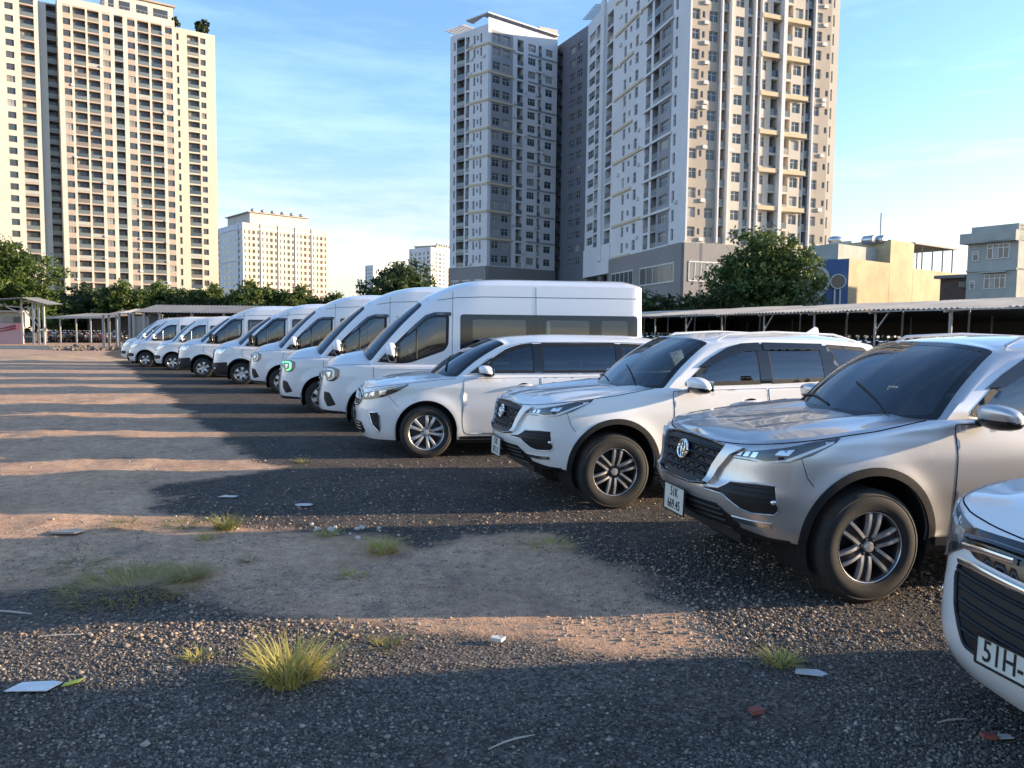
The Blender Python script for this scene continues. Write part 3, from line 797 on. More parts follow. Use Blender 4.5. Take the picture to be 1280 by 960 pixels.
    for a, b in (((1.36, .55), (1.52, -.02)), ((1.33, -.1), (1.46, -.62))):
        pts = []
        for k in range(9):
            t = k / 8; q = lerp(a[0], b[0], t); y = lerp(a[1], b[1], t); P, N = c.ftop()(q, y); pts.append(P + N * .012)
        wp.tube(pts, .008, 5)
    wp.build('wiper', BLK, c.root, True)
    return c
def build_carnival(paintm, name='parked_minivan'):
    c = Car(root=empty(name), paint=paintm, L=5.115, fo=.98, wb=3.06, wr=.368, ww=.235, trk=.945, archR=.425, archz=.015, archk=1.0, flare=.018, rr=.06, hoodfn=lambda s, y: .014 * math.exp(-((abs(y) - .45) / .14) ** 2) * max(0, min(1, (s - .2) / .5)),
        contour=[(0, 0), (.015, .22), (.07, .46), (.18, .68), (.40, .845), (.75, .925), (1.2, .955), (2, .97), (4, .97), (4.6, .94), (4.95, .82), (5.08, .5), (5.115, 0)],
        zt=[(0, .965), (.15, .985), (.4, 1.02), (.8, 1.07), (1.2, 1.115), (1.7, 1.145), (3, 1.16), (5.1, 1.2)],
        zb=[(0, .26), (.3, .25), (.5, .25), (1.5, .25), (4, .26), (4.8, .3), (5.115, .36)],
        dF=[(.22, .10), (.3, .05), (.4, .01), (.5, 0), (.62, .0), (.72, .015), (.85, .04), (.93, .07), (.98, .11)],
        dS=[(.24, .06), (.34, .025), (.5, .012), (.7, .0), (.85, .002), (.98, -.004), (1.08, .015), (1.2, .04)],
        dR=[(.3, .08), (.6, 0), (1.0, .03), (1.3, .08)], bulge=.03, wbulge=.06, rexp=2.7,
        zc=[(0, .975), (.15, 1.02), (.5, 1.085), (.9, 1.135), (1.25, 1.165)], s_cowl=1.50, s_cowlc=1.17,
        sAR=(1.46, 4.92), ws_low=[(0, 1.10, 0, 1.135), (.4, 1.13, .4, 1.135), (.75, 1.25, .7, 1.125)],
        up=[(0, 2.02, 0, 1.655), (.45, 2.04, .38, 1.65), (.8, 2.10, .60, 1.62), (1.0, 2.2, .67, 1.585), (1.1, 2.36, .695, 1.60), (1.3, 2.7, .71, 1.63), (1.6, 3.4, .71, 1.64), (1.85, 4.3, .69, 1.62), (2.0, 4.75, .63, 1.59), (2.3, 4.9, .5, 1.6), (3, 4.95, 0, 1.61)],
        zr=[(2.0, 1.66), (2.3, 1.70), (3, 1.735), (4, 1.73), (4.95, 1.63)])
    p1 = roundp([(1.78, 1.20), (2.52, 1.20), (2.52, 1.585), (2.34, 1.565), (2.14, 1.50), (1.95, 1.385)], .03)
    p2 = roundp([(2.64, 1.20), (3.76, 1.205), (3.76, 1.595), (2.64, 1.59)], .03)
    p3 = roundp([(3.84, 1.21), (4.66, 1.25), (4.56, 1.565), (3.84, 1.59)], .03)
    ws = roundp([(-.93, .03), (0, .015), (.93, .03), (.90, .96), (0, .975), (-.90, .96)], [.05, .0, .05, .05, 0, .05])
    c.shell([p1, p2, p3], [ws]); c.windscreen(ws)
    for sg in (1, -1):
        f = c.fside(sg)
        for nm, p in (('front_window', p1), ('rear_window', p2), ('quarter_window', p3)): c.window(nm, p, f)
        c.patch('pillar_trim', [(2.51, 1.19), (2.65, 1.19), (2.65, 1.60), (2.51, 1.595)], f, GBLK, None, .006, .008)
        c.patch('pillar_trim', [(3.75, 1.195), (3.85, 1.20), (3.85, 1.60), (3.75, 1.605)], f, GBLK, None, .006, .008)
        c.patch('corner_trim', [(1.58, 1.18), (1.77, 1.185), (1.93, 1.375), (1.92, 1.40), (1.80, 1.33)], f, GBLK, None, .005, .008)
        c.bar('window_strip', [(1.55, 1.172), (2.0, 1.178), (2.6, 1.18), (3.8, 1.185), (4.68, 1.225)], f, CHROME, .007, .004)
        c.bar('window_strip', [(1.58, 1.195), (1.80, 1.345), (1.94, 1.425), (2.12, 1.53), (2.33, 1.598), (2.52, 1.617), (3.2, 1.625), (3.9, 1.622), (4.56, 1.60)], f, CHROME, .006, .004)
        door_mirror(c, 1.80, 1.165, paintm, (.10, .13, .085), .16, sg)
        hp = [(.50, .885), (.62, .905), (-.30, .955), (-.50, .99), (-.74, 1.03), (-.70, 1.0), (-.56, .92), (-.40, .855), (.72, .81), (.56, .795), (.50, .80)]
        inner = [('reflector', [(.56, .83), (.64, .835), (.66, .885), (.57, .88)], LAMPCH, .006), ('reflector', [(.68, .84), (-.26, .865), (-.26, .925), (.70, .90)], LAMPCH, .006), ('reflector', [(-.33, .875), (-.42, .89), (-.44, .955), (-.33, .935)], LAMPCH, .006),
                 ('light_guide', [(.54, .895), (-.3, .948), (-.52, .985), (-.70, 1.02), (-.68, 1.008), (-.5, .97), (-.3, .935), (.54, .884)], DRL, .009)]
        lamp(c, hp, sg, inner)
        fp = roundp([(p.x, p.y) for p in conv(c, [(.70, .625), (-.30, .635), (-.335, .62), (-.345, .40), (-.32, .365), (.80, .365), (.74, .46)], sg)], .02)
        g = c.patch('fog_pocket', fp, c.fwall, BLK, None, .003, .01, .03); c.bar('pocket_edge', fp, c.fwall, CHROME, .011, .005, g, closed=True)
        for z in (.58, .53, .48, .43): c.bar('slat', conv(c, [(.76, z), (-.31, z)], sg), c.fwall, GBLK, .006, .006, g)
        c.bar('hood_gap', [Vector((sg * t, c.fzt(c.base(t)[0]) - .018)) for t in np.linspace(.03, c.ts(1.38), 36)], c.fwall, SEAMM, .0045, -.0015)
        c.bar('bumper_gap', [Vector((c.ts(.46), .87)), Vector((c.ts(.54), .78)), Vector((c.ts(.60), .715))], lambda t, z: c.fwall(sg * t, z), SEAMM, .003, -.001)
        c.patch('sill_trim', [(1.44, .30), (3.58, .30), (3.58, .255), (1.44, .255)], fl(c, sg), BLK, None, .004, .01)
    f = c.ffront(); gp = roundp([(-.52, .85), (-.40, .92), (0, .945), (.40, .92), (.52, .85), (.42, .73), (.30, .70), (-.30, .70), (-.42, .73)], .03)
    g = c.patch('grille', gp, f, BLK, None, .004, .02, .03); c.bar('grille_edge', gp, f, CHROME, .013, .010, g, closed=True)
    for y in np.arange(-.42, .43, .07):
        z1 = .905 - abs(y) * .06
        c.bar('grille_bar', [(y, .735), (y + .015, .80), (y, z1)], f, ALLOY, .008, .012, g)
    lp = roundp([(-.52, .48), (.52, .48), (.60, .36), (.50, .31), (-.50, .31), (-.60, .36)], .03)
    l = c.patch('lower_intake', lp, f, BLK, None, .004, .02, .04)
    for z in (.45, .41, .37): c.bar('slat', [(-.5, z), (.5, z)], f, GBLK, .008, .01, l)
    P, N = f(0, .90); ov = MB(); M = Matrix.Translation(P + N * .022) @ N.to_track_quat('X', 'Z').to_matrix().to_4x4()
    ov.tube([M @ Vector((0, .075 * math.cos(t), .038 * math.sin(t))) for t in np.linspace(0, 2 * math.pi, 29)[:-1]], .006, 6, True)
    bd = ov.build('badge', CHROME, c.root, True); me = text_mesh('badge_text', 'KIA', .04, .002); q = link('badge_text', me, bd, CHROME); q.matrix_local = M @ Matrix.Rotation(R(90), 4, 'X') @ Matrix.Identity(4); q.matrix_local = M @ Euler((R(90), 0, R(90))).to_matrix().to_4x4()
    c.wheels(('multi', 10, 1.0), SALLOY, .245, SALLOY); c.wells(); c.underbody(.2, .5, .3)
    doors(c, [(roundp([(1.50, 1.105), (2.575, 1.125), (2.575, .33), (1.50, .33), (1.475, .5)], [.02, .02, .06, .08, .1]), 2.24, 1.01), (roundp([(2.60, 1.125), (3.80, 1.135), (3.80, .80), (3.60, .60), (3.56, .33), (2.60, .33)], [.02, .05, .1, .1, .05, .05]), 2.68, 1.02)])
    c.plate(0, .56, .47, .11, [], 0)
    c.seats((2.2, 3.1, 4.0), .62); c.dash(1.78, 1.10, .72, .5)
    wp = MB(); pts = []
    for k in range(9):
        t = k / 8; P, N = c.ftop()(lerp(1.28, 1.42, t), lerp(.62, -.05, t)); pts.append(P + N * .014)
    wp.tube(pts, .009, 5); wp.build('wiper', BLK, c.root, True)
    return c

def build_transit(paintm, kind='new', top=2.72, name='parked_van'):
    d = top - 2.72
    c = Car(root=empty(name), paint=paintm, L=5.98, fo=1.02, wb=3.75, wr=.352, ww=.235, trk=.985, archR=.43, archz=.02, archk=1.0, flare=.018, rr=.07, hoodfn=None,
        contour=[(0, 0), (.02, .3), (.07, .55), (.16, .75), (.33, .90), (.6, .975), (1.0, 1.01), (2, 1.025), (5.2, 1.025), (5.75, 1.0), (5.92, .88), (5.965, .5), (5.98, 0)],
        zt=[(0, 1.10), (.15, 1.13), (.4, 1.165), (.8, 1.18), (1.2, 1.17), (6, 1.17)],
        zb=[(0, .30), (.3, .29), (.5, .29), (1.6, .32), (4, .34), (5.5, .4), (5.98, .45)],
        dF=[(.25, .08), (.35, .03), (.45, .005), (.55, 0), (.7, .012), (.85, .03), (1.0, .06), (1.1, .10)],
        dS=[(.28, .06), (.4, .025), (.55, .01), (.7, .0), (.95, .0), (1.1, .01), (1.2, .015)],
        dR=[(.3, .05), (.6, 0), (1.0, .0), (1.3, .02)], bulge=.045, wbulge=.05, rexp=3.2,
        zc=[(0, 1.115), (.1, 1.17), (.3, 1.265), (.6, 1.36), (.92, 1.43)], s_cowl=1.08, s_cowlc=.90,
        sAR=(1.02, 5.82), ws_low=[(0, .82, 0, 1.40), (.5, .84, .45, 1.38), (.8, .90, .76, 1.29)],
        up=[(0, 1.90, 0, 2.36 + d), (.5, 1.91, .45, 2.35 + d), (.8, 1.95, .68, 2.32 + d), (1.0, 2.03, .80, 2.27 + d), (1.1, 2.28, .85, 2.42 + d), (1.2, 2.6, .875, 2.53 + d), (1.35, 3.0, .885, 2.575 + d), (1.7, 4.5, .885, 2.58 + d), (2.0, 5.70, .87, 2.57 + d), (2.3, 5.86, .74, 2.57 + d), (3, 5.90, 0, 2.6 + d)],
        zr=[(1.9, 2.365 + d), (2.2, 2.51 + d), (2.55, 2.63 + d), (2.95, 2.70 + d), (3.4, 2.72 + d), (5.5, 2.72 + d), (5.9, 2.64 + d)])
    p1 = roundp([(1.17, 1.235), (1.55, 1.215), (1.70, 1.235), (2.27, 1.44), (2.33, 1.53), (2.34, 2.03), (2.10, 2.03), (1.93, 1.97), (1.58, 1.655)], [.02, .05, .05, .1, .1, .04, .05, .08, .02])
    band = [(2.56, 1.25, 3.88), (3.92, 1.25, 5.72)] if kind == 'new' else [(2.56, 1.25, 3.86), (3.94, 1.25, 5.0), (5.06, 1.25, 5.72)]
    panes = [(2.78, 3.72), (4.08, 4.86), (5.08, 5.56)] if kind == 'new' else [(2.62, 3.80), (4.0, 4.94), (5.1, 5.66)]
    pp = [roundp([(a, 1.32), (b, 1.32), (b, 1.97), (a, 1.97)], .04) for a, b in panes]
    ws = roundp([(-.93, .03), (0, .015), (.93, .03), (.90, .90), (0, .92), (-.90, .90)], [.05, .0, .05, .05, 0, .05])
    c.shell([p1] + pp, [ws], .035); c.windscreen(ws, WGLASS)
    for sg in (1, -1):
        f = c.fside(sg)
        w = c.window('front_window', p1, f, WGLASS, trimw=.026)
        c.bar('divider', [(1.80, 1.28), (1.80, 1.84)], f, BLK, .014, .004, w)
        c.patch('corner_trim', [(1.12, 1.215), (1.52, 1.20), (1.52, 1.56)], f, GBLK, w, .004, .006)
        vs = [(1.62, 1.72), (1.80, 1.89), (1.96, 2.03), (2.12, 2.085), (2.40, 2.09), (2.40, 2.03), (2.12, 2.02), (1.99, 1.96), (1.82, 1.81), (1.65, 1.67)]
        v = c.patch('rain_visor', vs, f, GBLK, None, .022, .018, .05); c.bar('visor_strip', [(1.66, 1.72), (1.97, 2.005), (2.12, 2.055), (2.38, 2.06)], f, CHROME, .005, .024, v)
        for (a, zz, b) in ([(2.56, 0, 5.74)] if kind == 'new' else band):
            inside = [inset(p, .0) for p in pp if a < p[0].x < b]
            c.patch('window_surround', roundp([(a, 1.24), (b, 1.24), (b, 2.06), (a, 2.06)], .06), f, GBLK, None, .003, .008, .09, inside)
        for p in pp: c.patch('side_window', p, f, VGLASS, None, .001, 0, .12)
        c.bar('panel_gap', [(2.42, .42), (2.42, 1.1), (2.42, 1.6), (2.43, 2.3), (2.43, 2.45 + d)], f, SEAMM, .0045, -.001); c.bar('panel_gap', [(3.90, .42), (3.90, 2.54 + d)], f, SEAMM, .0045, -.001)
        c.bar('roof_gutter', [(2.16, 2.30 + d), (2.5, 2.35 + d), (3.0, 2.37 + d), (5.72, 2.37 + d)], f, SEAMM, .006, -.002)
        c.bar('door_gap', [(1.06, 1.13), (1.06, .9), (1.30, .80), (1.46, .6), (1.52, .36), (2.42, .36)], fl(c, sg), SEAMM, .0045, -.001)
        c.bar('hood_gap', [Vector((sg * t, c.fzt(c.base(t)[0]) - .015)) for t in np.linspace(c.ty(.35), c.ts(1.0), 24)], c.fwall, SEAMM, .005, -.0015)
        for hq in (2.16, 2.52):
            P, N = fl(c, sg)(hq, 1.02); hb = MB(); hb.tube([P, P + N * .035, P + N * .035 + Vector((-.16, 0, 0)), P + Vector((-.16, 0, 0))], .014, 6); hb.build('door_handle', BLK, c.root, True)
        c.bar('slide_rail', [(3.95, 1.08), (5.55, 1.08)], fl(c, sg), SEAMM, .012, -.004); c.bar('fuel_flap', [(1.62, .98), (1.78, .98), (1.78, .84), (1.62, .84)], fl(c, sg), SEAMM, .003, -.001, closed=True)
        c.bar('body_crease', [(1.15, 1.10), (2.4, 1.10), (5.6, 1.10)], fl(c, sg), paintm, .006, .0)
        c.patch('sticker', [(1.66, 1.36), (1.735, 1.36), (1.735, 1.44), (1.66, 1.44)], f, PAPER, w, -.001, 0, .05)
        door_mirror(c, 1.38, 1.34, BLK if kind == 'old' else paintm, (.09, .13, .17), .24, sg, f)
        c.patch('side_moulding', [(1.56, .62), (4.26, .62), (4.26, .50), (1.54, .50)], fl(c, sg), BLK, None, .010, .012, .08)
        if kind == 'new':
            hp = roundp([(p.x, p.y) for p in conv(c, [(.58, 1.085), (.78, 1.11), (-.36, 1.115), (-.47, 1.08), (-.47, .96), (-.38, .875), (.85, .865), (.79, .96), (.58, .985)], 1)], .03)
            P = [Vector((sg * p.x, p.y)) for p in hp]
            h = c.patch('headlight', P, c.fwall, LAMPBK, None, .002, .01, .035)
            t = lambda pts: conv(c, pts, sg)
            c.patch('light_guide', t([(.80, 1.085), (-.33, 1.09), (-.385, 1.06), (-.385, .93), (-.34, .90), (.865, .89), (.865, .915), (-.315, .925), (-.345, .95), (-.345, 1.045), (-.31, 1.062), (.80, 1.06)]), c.fwall, DRL, h, .010, .006, .02)
            c.patch('light_guide', t([(.60, 1.065), (.74, 1.07), (.74, 1.045), (.60, 1.04)]), c.fwall, DRL, h, .010, .006, .02)
            c.patch('reflector', t([(.84, .945), (-.29, .95), (-.31, 1.03), (.80, 1.03)]), c.fwall, LAMPCH, h, .006, .006, .03)
            c.patch('lens', P, c.fwall, LENS, h, .016, .014, .035)
            c.patch('fog_pocket', roundp([(p.x, p.y) for p in conv(c, [(.78, .69), (.88, .67), (.93, .46), (.84, .42), (.78, .55)], sg)], .03), c.fwall, BLK, None, .004, .01, .03)
            c.patch('bumper_lip', conv(c, [(.02, .36), (.8, .36), (-.5, .35), (-.58, .33), (-.58, .30), (.02, .30)], sg), c.fwall, BLK, None, .006, .02, .05)
        else:
            hp = [(.60, .985), (.76, 1.095), (-.34, 1.135), (-.55, 1.145), (-.57, 1.10), (-.46, 1.0), (-.38, .965), (.84, .945), (.64, .945)]
            lamp(c, hp, sg, [('reflector', [(.68, .985), (.82, .985), (.82, 1.075), (.74, 1.06)], LAMPCH, .006), ('reflector', [(-.27, .99), (-.36, 1.0), (-.38, 1.09), (-.27, 1.08)], LAMPCH, .006), ('reflector', [(-.41, 1.02), (-.47, 1.06), (-.5, 1.11), (-.42, 1.10)], DRL, .006)], hm=LAMPCH)
            c.patch('lower_bumper', conv(c, [(.0, .66), (.6, .66), (.9, .685), (-.5, .70), (-.60, .70), (-.60, .30), (.0, .30)], sg), c.fwall, BLK, None, .008, .012, .05)
            arch_ring(c, c.ax[0], .03, .3, sg)
            P, N = c.fwall(sg * c.ty(.80), .50); superell(P, (.03, .07, .045), 2.4).build('fog_lamp', LAMPCH, c.root, True)
    f = c.ffront(); gp = roundp([(-.54, 1.06), (.54, 1.06), (.66, .95), (.60, .70), (.52, .56), (-.52, .56), (-.60, .70), (-.66, .95)], .04) if kind == 'new' else roundp([(-.54, 1.07), (.54, 1.07), (.58, .98), (.50, .74), (-.50, .74), (-.58, .98)], .04)
    g = c.patch('grille', gp, f, BLK, None, .004, .02, .04); c.bar('grille_edge', gp, f, CHROME if kind == 'new' else GALLOY, .014, .012, g, closed=True)
    for z in ((1.0, .90, .80, .70) if kind == 'new' else (1.0, .91, .82)): c.bar('grille_bar', [(-.55, z), (.55, z)], f, CHROME if z > .85 else GALLOY, .014, .014, g)
    P, N = f(0, .95); M = Matrix.Translation(P + N * .035) @ N.to_track_quat('X', 'Z').to_matrix().to_4x4()
    e = MB(); e.add([M @ Vector((0, .11 * math.cos(t), .045 * math.sin(t))) for t in np.linspace(0, 2 * math.pi, 29)[:-1]], [tuple(range(28))]); b = e.build('badge', FORDB, c.root)
    MB().tube([M @ Vector((0, .11 * math.cos(t), .045 * math.sin(t))) for t in np.linspace(0, 2 * math.pi, 29)[:-1]], .006, 6, True).build('badge_edge', CHROME, b, True)
    q = link('badge_text', text_mesh('badge_text', 'Ford', .055, .002), b, CHROME); q.matrix_local = M @ Matrix.Translation((.003, 0, 0)) @ Euler((R(90), 0, R(90))).to_matrix().to_4x4()
    c.plate(0, .50, .47, .11, [], 0)
    c.wheels(('twin', 6, .26), SALLOY, .212, SALLOY); c.wells(); c.underbody(.22, .6, .3)
    c.seats((1.95, 3.2, 4.1, 5.0), .80, SEATB, .5, (.45, -.45)); c.dash(1.45, 1.26, .84, .5)
    return c
def roof_vent(c, q=4.3, top=2.56):
    b = superell((c.fo - q, 0, top + .03), (.34, .34, .09), 3.2).build('roof_vent', PEARL, c.root, True, 50)

def build_oldvan(paintm, name='parked_van'):
    """lower-roofed van with a sloping nose and swept lamps"""
    c = Car(root=empty(name), paint=paintm, L=5.3, fo=.92, wb=3.3, wr=.335, ww=.215, trk=.93, archR=.42, archz=.02, archk=1.0, flare=.015, rr=.07, hoodfn=None,
        contour=[(0, 0), (.03, .3), (.10, .55), (.22, .74), (.42, .87), (.7, .93), (1.1, .96), (2, .97), (4.6, .97), (5.1, .94), (5.25, .82), (5.29, .5), (5.3, 0)],
        zt=[(0, .93), (.15, .97), (.4, 1.03), (.7, 1.09), (1.1, 1.12), (5.3, 1.13)],
        zb=[(0, .30), (.3, .28), (1.6, .30), (4, .34), (5.3, .42)],
        dF=[(.25, .08), (.35, .03), (.45, .005), (.55, 0), (.7, .03), (.85, .08), (.97, .14)], dS=[(.28, .06), (.4, .025), (.55, .01), (.7, 0), (1.0, .0), (1.15, .012)], dR=[(.3, .05), (.6, 0), (1.3, .02)],
        bulge=.04, wbulge=.05, rexp=3.0, zc=[(0, .945), (.12, 1.02), (.4, 1.16), (.85, 1.31)], s_cowl=1.0, s_cowlc=.84,
        sAR=(.98, 5.15), ws_low=[(0, .78, 0, 1.29), (.5, .80, .42, 1.27), (.8, .87, .72, 1.2)],
        up=[(0, 1.72, 0, 2.06), (.5, 1.73, .42, 2.05), (.8, 1.78, .64, 2.03), (1.0, 1.86, .74, 2.0), (1.12, 2.15, .79, 2.08), (1.3, 2.6, .81, 2.13), (1.7, 4.0, .81, 2.14), (2.0, 5.05, .80, 2.12), (2.3, 5.2, .66, 2.12), (3, 5.23, 0, 2.13)],
        zr=[(1.7, 2.065), (2.0, 2.15), (2.4, 2.21), (3.0, 2.23), (4.8, 2.23), (5.23, 2.15)])
    p1 = roundp([(1.18, 1.19), (2.16, 1.19), (2.20, 1.3), (2.20, 1.80), (1.98, 1.80), (1.80, 1.74), (1.5, 1.5)], .04)
    p2 = roundp([(2.42, 1.22), (3.5, 1.22), (3.5, 1.82), (2.42, 1.82)], .05); p3 = roundp([(3.66, 1.22), (4.95, 1.22), (4.95, 1.82), (3.66, 1.82)], .05)
    ws = roundp([(-.93, .03), (0, .015), (.93, .03), (.90, .95), (0, .97), (-.90, .95)], [.05, .0, .05, .05, 0, .05])
    c.shell([p1, p2, p3], [ws], .045); c.windscreen(ws)
    for sg in (1, -1):
        f = c.fside(sg)
        w = c.window('front_window', p1, f, WGLASS); c.bar('divider', [(1.66, 1.20), (1.66, 1.64)], f, PEARL, .014, .004, w)
        for p in (p2, p3): c.window('side_window', p, f, VGLASS)
        c.patch('rain_visor', [(1.60, 1.63), (1.8, 1.78), (1.98, 1.85), (2.24, 1.86), (2.24, 1.80), (1.99, 1.79), (1.82, 1.71), (1.63, 1.58)], f, GBLK, None, .02, .015, .05)
        c.bar('panel_gap', [(2.30, .42), (2.30, 1.9), (2.30, 2.05)], f, SEAMM, .0045, -.001)
        hp = [(.50, .80), (.60, .865), (.78, .93), (-.42, 1.0), (-.72, 1.07), (-.66, 1.0), (-.48, .90), (-.36, .84), (.74, .79)]
        lamp(c, hp, sg, [('reflector', [(.62, .82), (.74, .83), (.78, .90), (.66, .87)], LAMPCH, .006), ('reflector', [(-.34, .87), (-.44, .92), (-.5, .97), (-.36, .94)], LAMPCH, .006)], hm=LAMPCH)
        c.patch('fog_pocket', roundp([(p.x, p.y) for p in conv(c, [(.50, .60), (.74, .62), (-.40, .60), (-.44, .54), (-.38, .47), (.7, .46), (.52, .50)], sg)], .03), c.fwall, BLK, None, .005, .01, .03)
        door_mirror(c, 1.34, 1.25, PEARL, (.09, .12, .15), .2, sg, f)
        c.patch('side_moulding', [(1.40, .60), (3.76, .60), (3.76, .50), (1.40, .50)], fl(c, sg), BLK, None, .010, .012, .08)
    f = c.ffront(); g = c.patch('grille', roundp([(-.42, .84), (.42, .84), (.36, .68), (-.36, .68)], .03), f, BLK, None, .004, .02, .04)
    c.bar('grille_bar', [(-.40, .80), (.40, .80)], f, CHROME, .014, .012, g)
    c.wheels(('twin', 5, .30), SALLOY, .20, SALLOY); c.wells(); c.underbody(.22, .55, .3); c.seats((1.85, 2.9, 3.8, 4.6), .75, SEAT); c.dash(1.4, 1.16, .78, .5)
    return c

def build_innova(paintm, name='parked_minivan'):
    c = Car(root=empty(name), paint=paintm, L=4.735, fo=.90, wb=2.75, wr=.335, ww=.205, trk=.885, archR=.395, archz=.02, archk=1.0, flare=.016, rr=.06, hoodfn=lambda s, y: .02 * math.exp(-((abs(y) - .48) / .12) ** 2) * max(0, min(1, (s - .15) / .5)),
        contour=[(0, 0), (.012, .2), (.06, .45), (.15, .65), (.32, .80), (.6, .875), (.95, .90), (1.8, .905), (3.6, .905), (4.2, .88), (4.5, .80), (4.66, .55), (4.735, 0)],
        zt=[(0, .985), (.1, 1.0), (.3, 1.03), (.6, 1.07), (1.0, 1.11), (1.5, 1.15), (3.0, 1.17), (4.7, 1.22)],
        zb=[(0, .30), (.3, .28), (.5, .27), (1.5, .28), (3.2, .3), (4.735, .38)],
        dF=[(.26, .12), (.34, .05), (.42, .01), (.5, 0), (.60, .01), (.72, .035), (.84, .055), (.92, .075), (1.0, .13)],
        dS=[(.26, .05), (.4, .02), (.6, .005), (.8, 0), (.95, .0), (1.05, .015), (1.2, .04)], dR=[(.3, .08), (.6, 0), (1.0, .03), (1.3, .08)], bulge=.03, wbulge=.05, rexp=2.7,
        zc=[(0, .995), (.15, 1.035), (.5, 1.09), (.9, 1.14), (1.25, 1.165)], s_cowl=1.48, s_cowlc=1.16, sAR=(1.44, 4.5), ws_low=[(0, 1.10, 0, 1.135), (.4, 1.13, .38, 1.135), (.75, 1.24, .66, 1.13)],
        up=[(0, 1.98, 0, 1.66), (.45, 2.0, .36, 1.655), (.8, 2.06, .56, 1.63), (1.0, 2.16, .63, 1.60), (1.1, 2.3, .65, 1.62), (1.3, 2.65, .66, 1.66), (1.6, 3.3, .66, 1.67), (1.85, 4.0, .64, 1.64), (2.0, 4.4, .58, 1.61), (2.3, 4.5, .46, 1.62), (3, 4.53, 0, 1.63)],
        zr=[(1.98, 1.665), (2.3, 1.71), (3, 1.75), (4, 1.73), (4.53, 1.64)])
    p1 = roundp([(1.75, 1.205), (2.55, 1.21), (2.55, 1.60), (2.35, 1.58), (2.1, 1.48)], .03); p2 = roundp([(2.65, 1.21), (3.5, 1.22), (3.5, 1.61), (2.65, 1.605)], .03); p3 = roundp([(3.6, 1.23), (4.25, 1.26), (4.15, 1.58), (3.6, 1.605)], .03)
    ws = roundp([(-.93, .03), (0, .015), (.93, .03), (.90, .96), (0, .975), (-.90, .96)], [.05, .0, .05, .05, 0, .05])
    c.shell([p1, p2, p3], [ws]); c.windscreen(ws)
    for sg in (1, -1):
        f = c.fside(sg)
        for p in (p1, p2, p3): c.window('side_window', p, f)
        door_mirror(c, 1.78, 1.16, paintm, (.10, .13, .085), .16, sg)
        hp = [(.495, .865), (.50, .945), (.66, .972), (-.36, 1.005), (-.58, 1.055), (-.72, 1.075), (-.62, 1.0), (-.44, .89), (-.34, .80), (.80, .735), (.70, .765), (.58, .825)]
        lamp(c, hp, sg, [('reflector', [(.55, .865), (.64, .855), (.66, .935), (.56, .925)], LAMPCH, .006), ('reflector', [(.69, .83), (.79, .82), (.79, .945), (.70, .94)], LAMPCH, .006), ('reflector', [(-.30, .86), (-.38, .88), (-.40, .97), (-.30, .95)], LAMPCH, .006), ('light_guide', [(.64, .94), (-.4, 1.0), (-.6, 1.045), (-.6, 1.03), (-.4, .985), (.64, .925)], DRL, .008)])
        c.bar('hood_gap', [Vector((sg * t, c.fzt(c.base(t)[0]) - .016)) for t in np.linspace(.03, c.ts(1.35), 36)], c.fwall, SEAMM, .0045, -.0015)
        c.patch('fog_bezel', roundp([(p.x, p.y) for p in conv(c, [(.74, .60), (.83, .60), (.845, .43), (.78, .43)], sg)], .03), c.fwall, CHROME, None, .006, .01, .03)
    f = c.ffront()
    up_ = roundp([(-.49, .95), (0, .968), (.49, .95), (.48, .86), (.41, .835), (0, .82), (-.41, .835), (-.48, .86)], .02)
    g = c.patch('upper_grille', up_, f, GBLK, None, .004, .02, .03)
    c.bar('grille_bar', [(-.48, .912), (-.3, .925), (0, .93), (.3, .925), (.48, .912)], f, GBLK, .020, .016, g, flat=.7)
    for sg in (1, -1): c.bar('chrome_bar', [(sg * .17, .892), (sg * .34, .884), (sg * .485, .868)], f, CHROME, .013, .020, g, flat=1.2)
    lo = roundp([(-.50, .80), (-.40, .80), (0, .785), (.40, .80), (.50, .80), (.525, .73), (.47, .60), (.38, .47), (0, .455), (-.38, .47), (-.47, .60), (-.525, .73)], .03)
    l = c.patch('lower_grille', lo, f, BLK, None, .004, .02, .03)
    c.bar('chrome_bar', [(-.50, .800), (-.40, .805), (0, .793), (.40, .805), (.50, .800)], f, CHROME, .014, .016, l, flat=1.2)
    for i, z in enumerate((.745, .69, .635, .58, .525)): c.bar('grille_bar', [(-.50 + i * .026, z + .01), (0, z - .01), (.50 - i * .026, z + .01)], f, BLK, .012, .008, l, flat=.8)
    c.bar('grille_edge', lo, f, BLK, .010, .008, l, closed=True)
    toyota_badge(c, 0, .895)
    c.plate(0, .515, .52, .115, [('51H-2', .125, .0, .78, .0)], -.03)
    for t in [o for o in c.root.children if o.name.startswith('number_plate')]:
        for q in t.children:
            if q.name.startswith('plate_text'): q.location.y = -.105
    c.wheels(('multi', 10, .8), SALLOY, .225, SALLOY); c.wells(); c.underbody(.2, .5, .3); c.seats((2.2, 3.1), .64); c.dash(1.75, 1.1, .68, .5)
    doors(c, [(roundp([(1.48, 1.11), (2.58, 1.13), (2.58, .38), (1.48, .38)], [.02, .02, .06, .08]), 2.28, 1.0)])
    return c
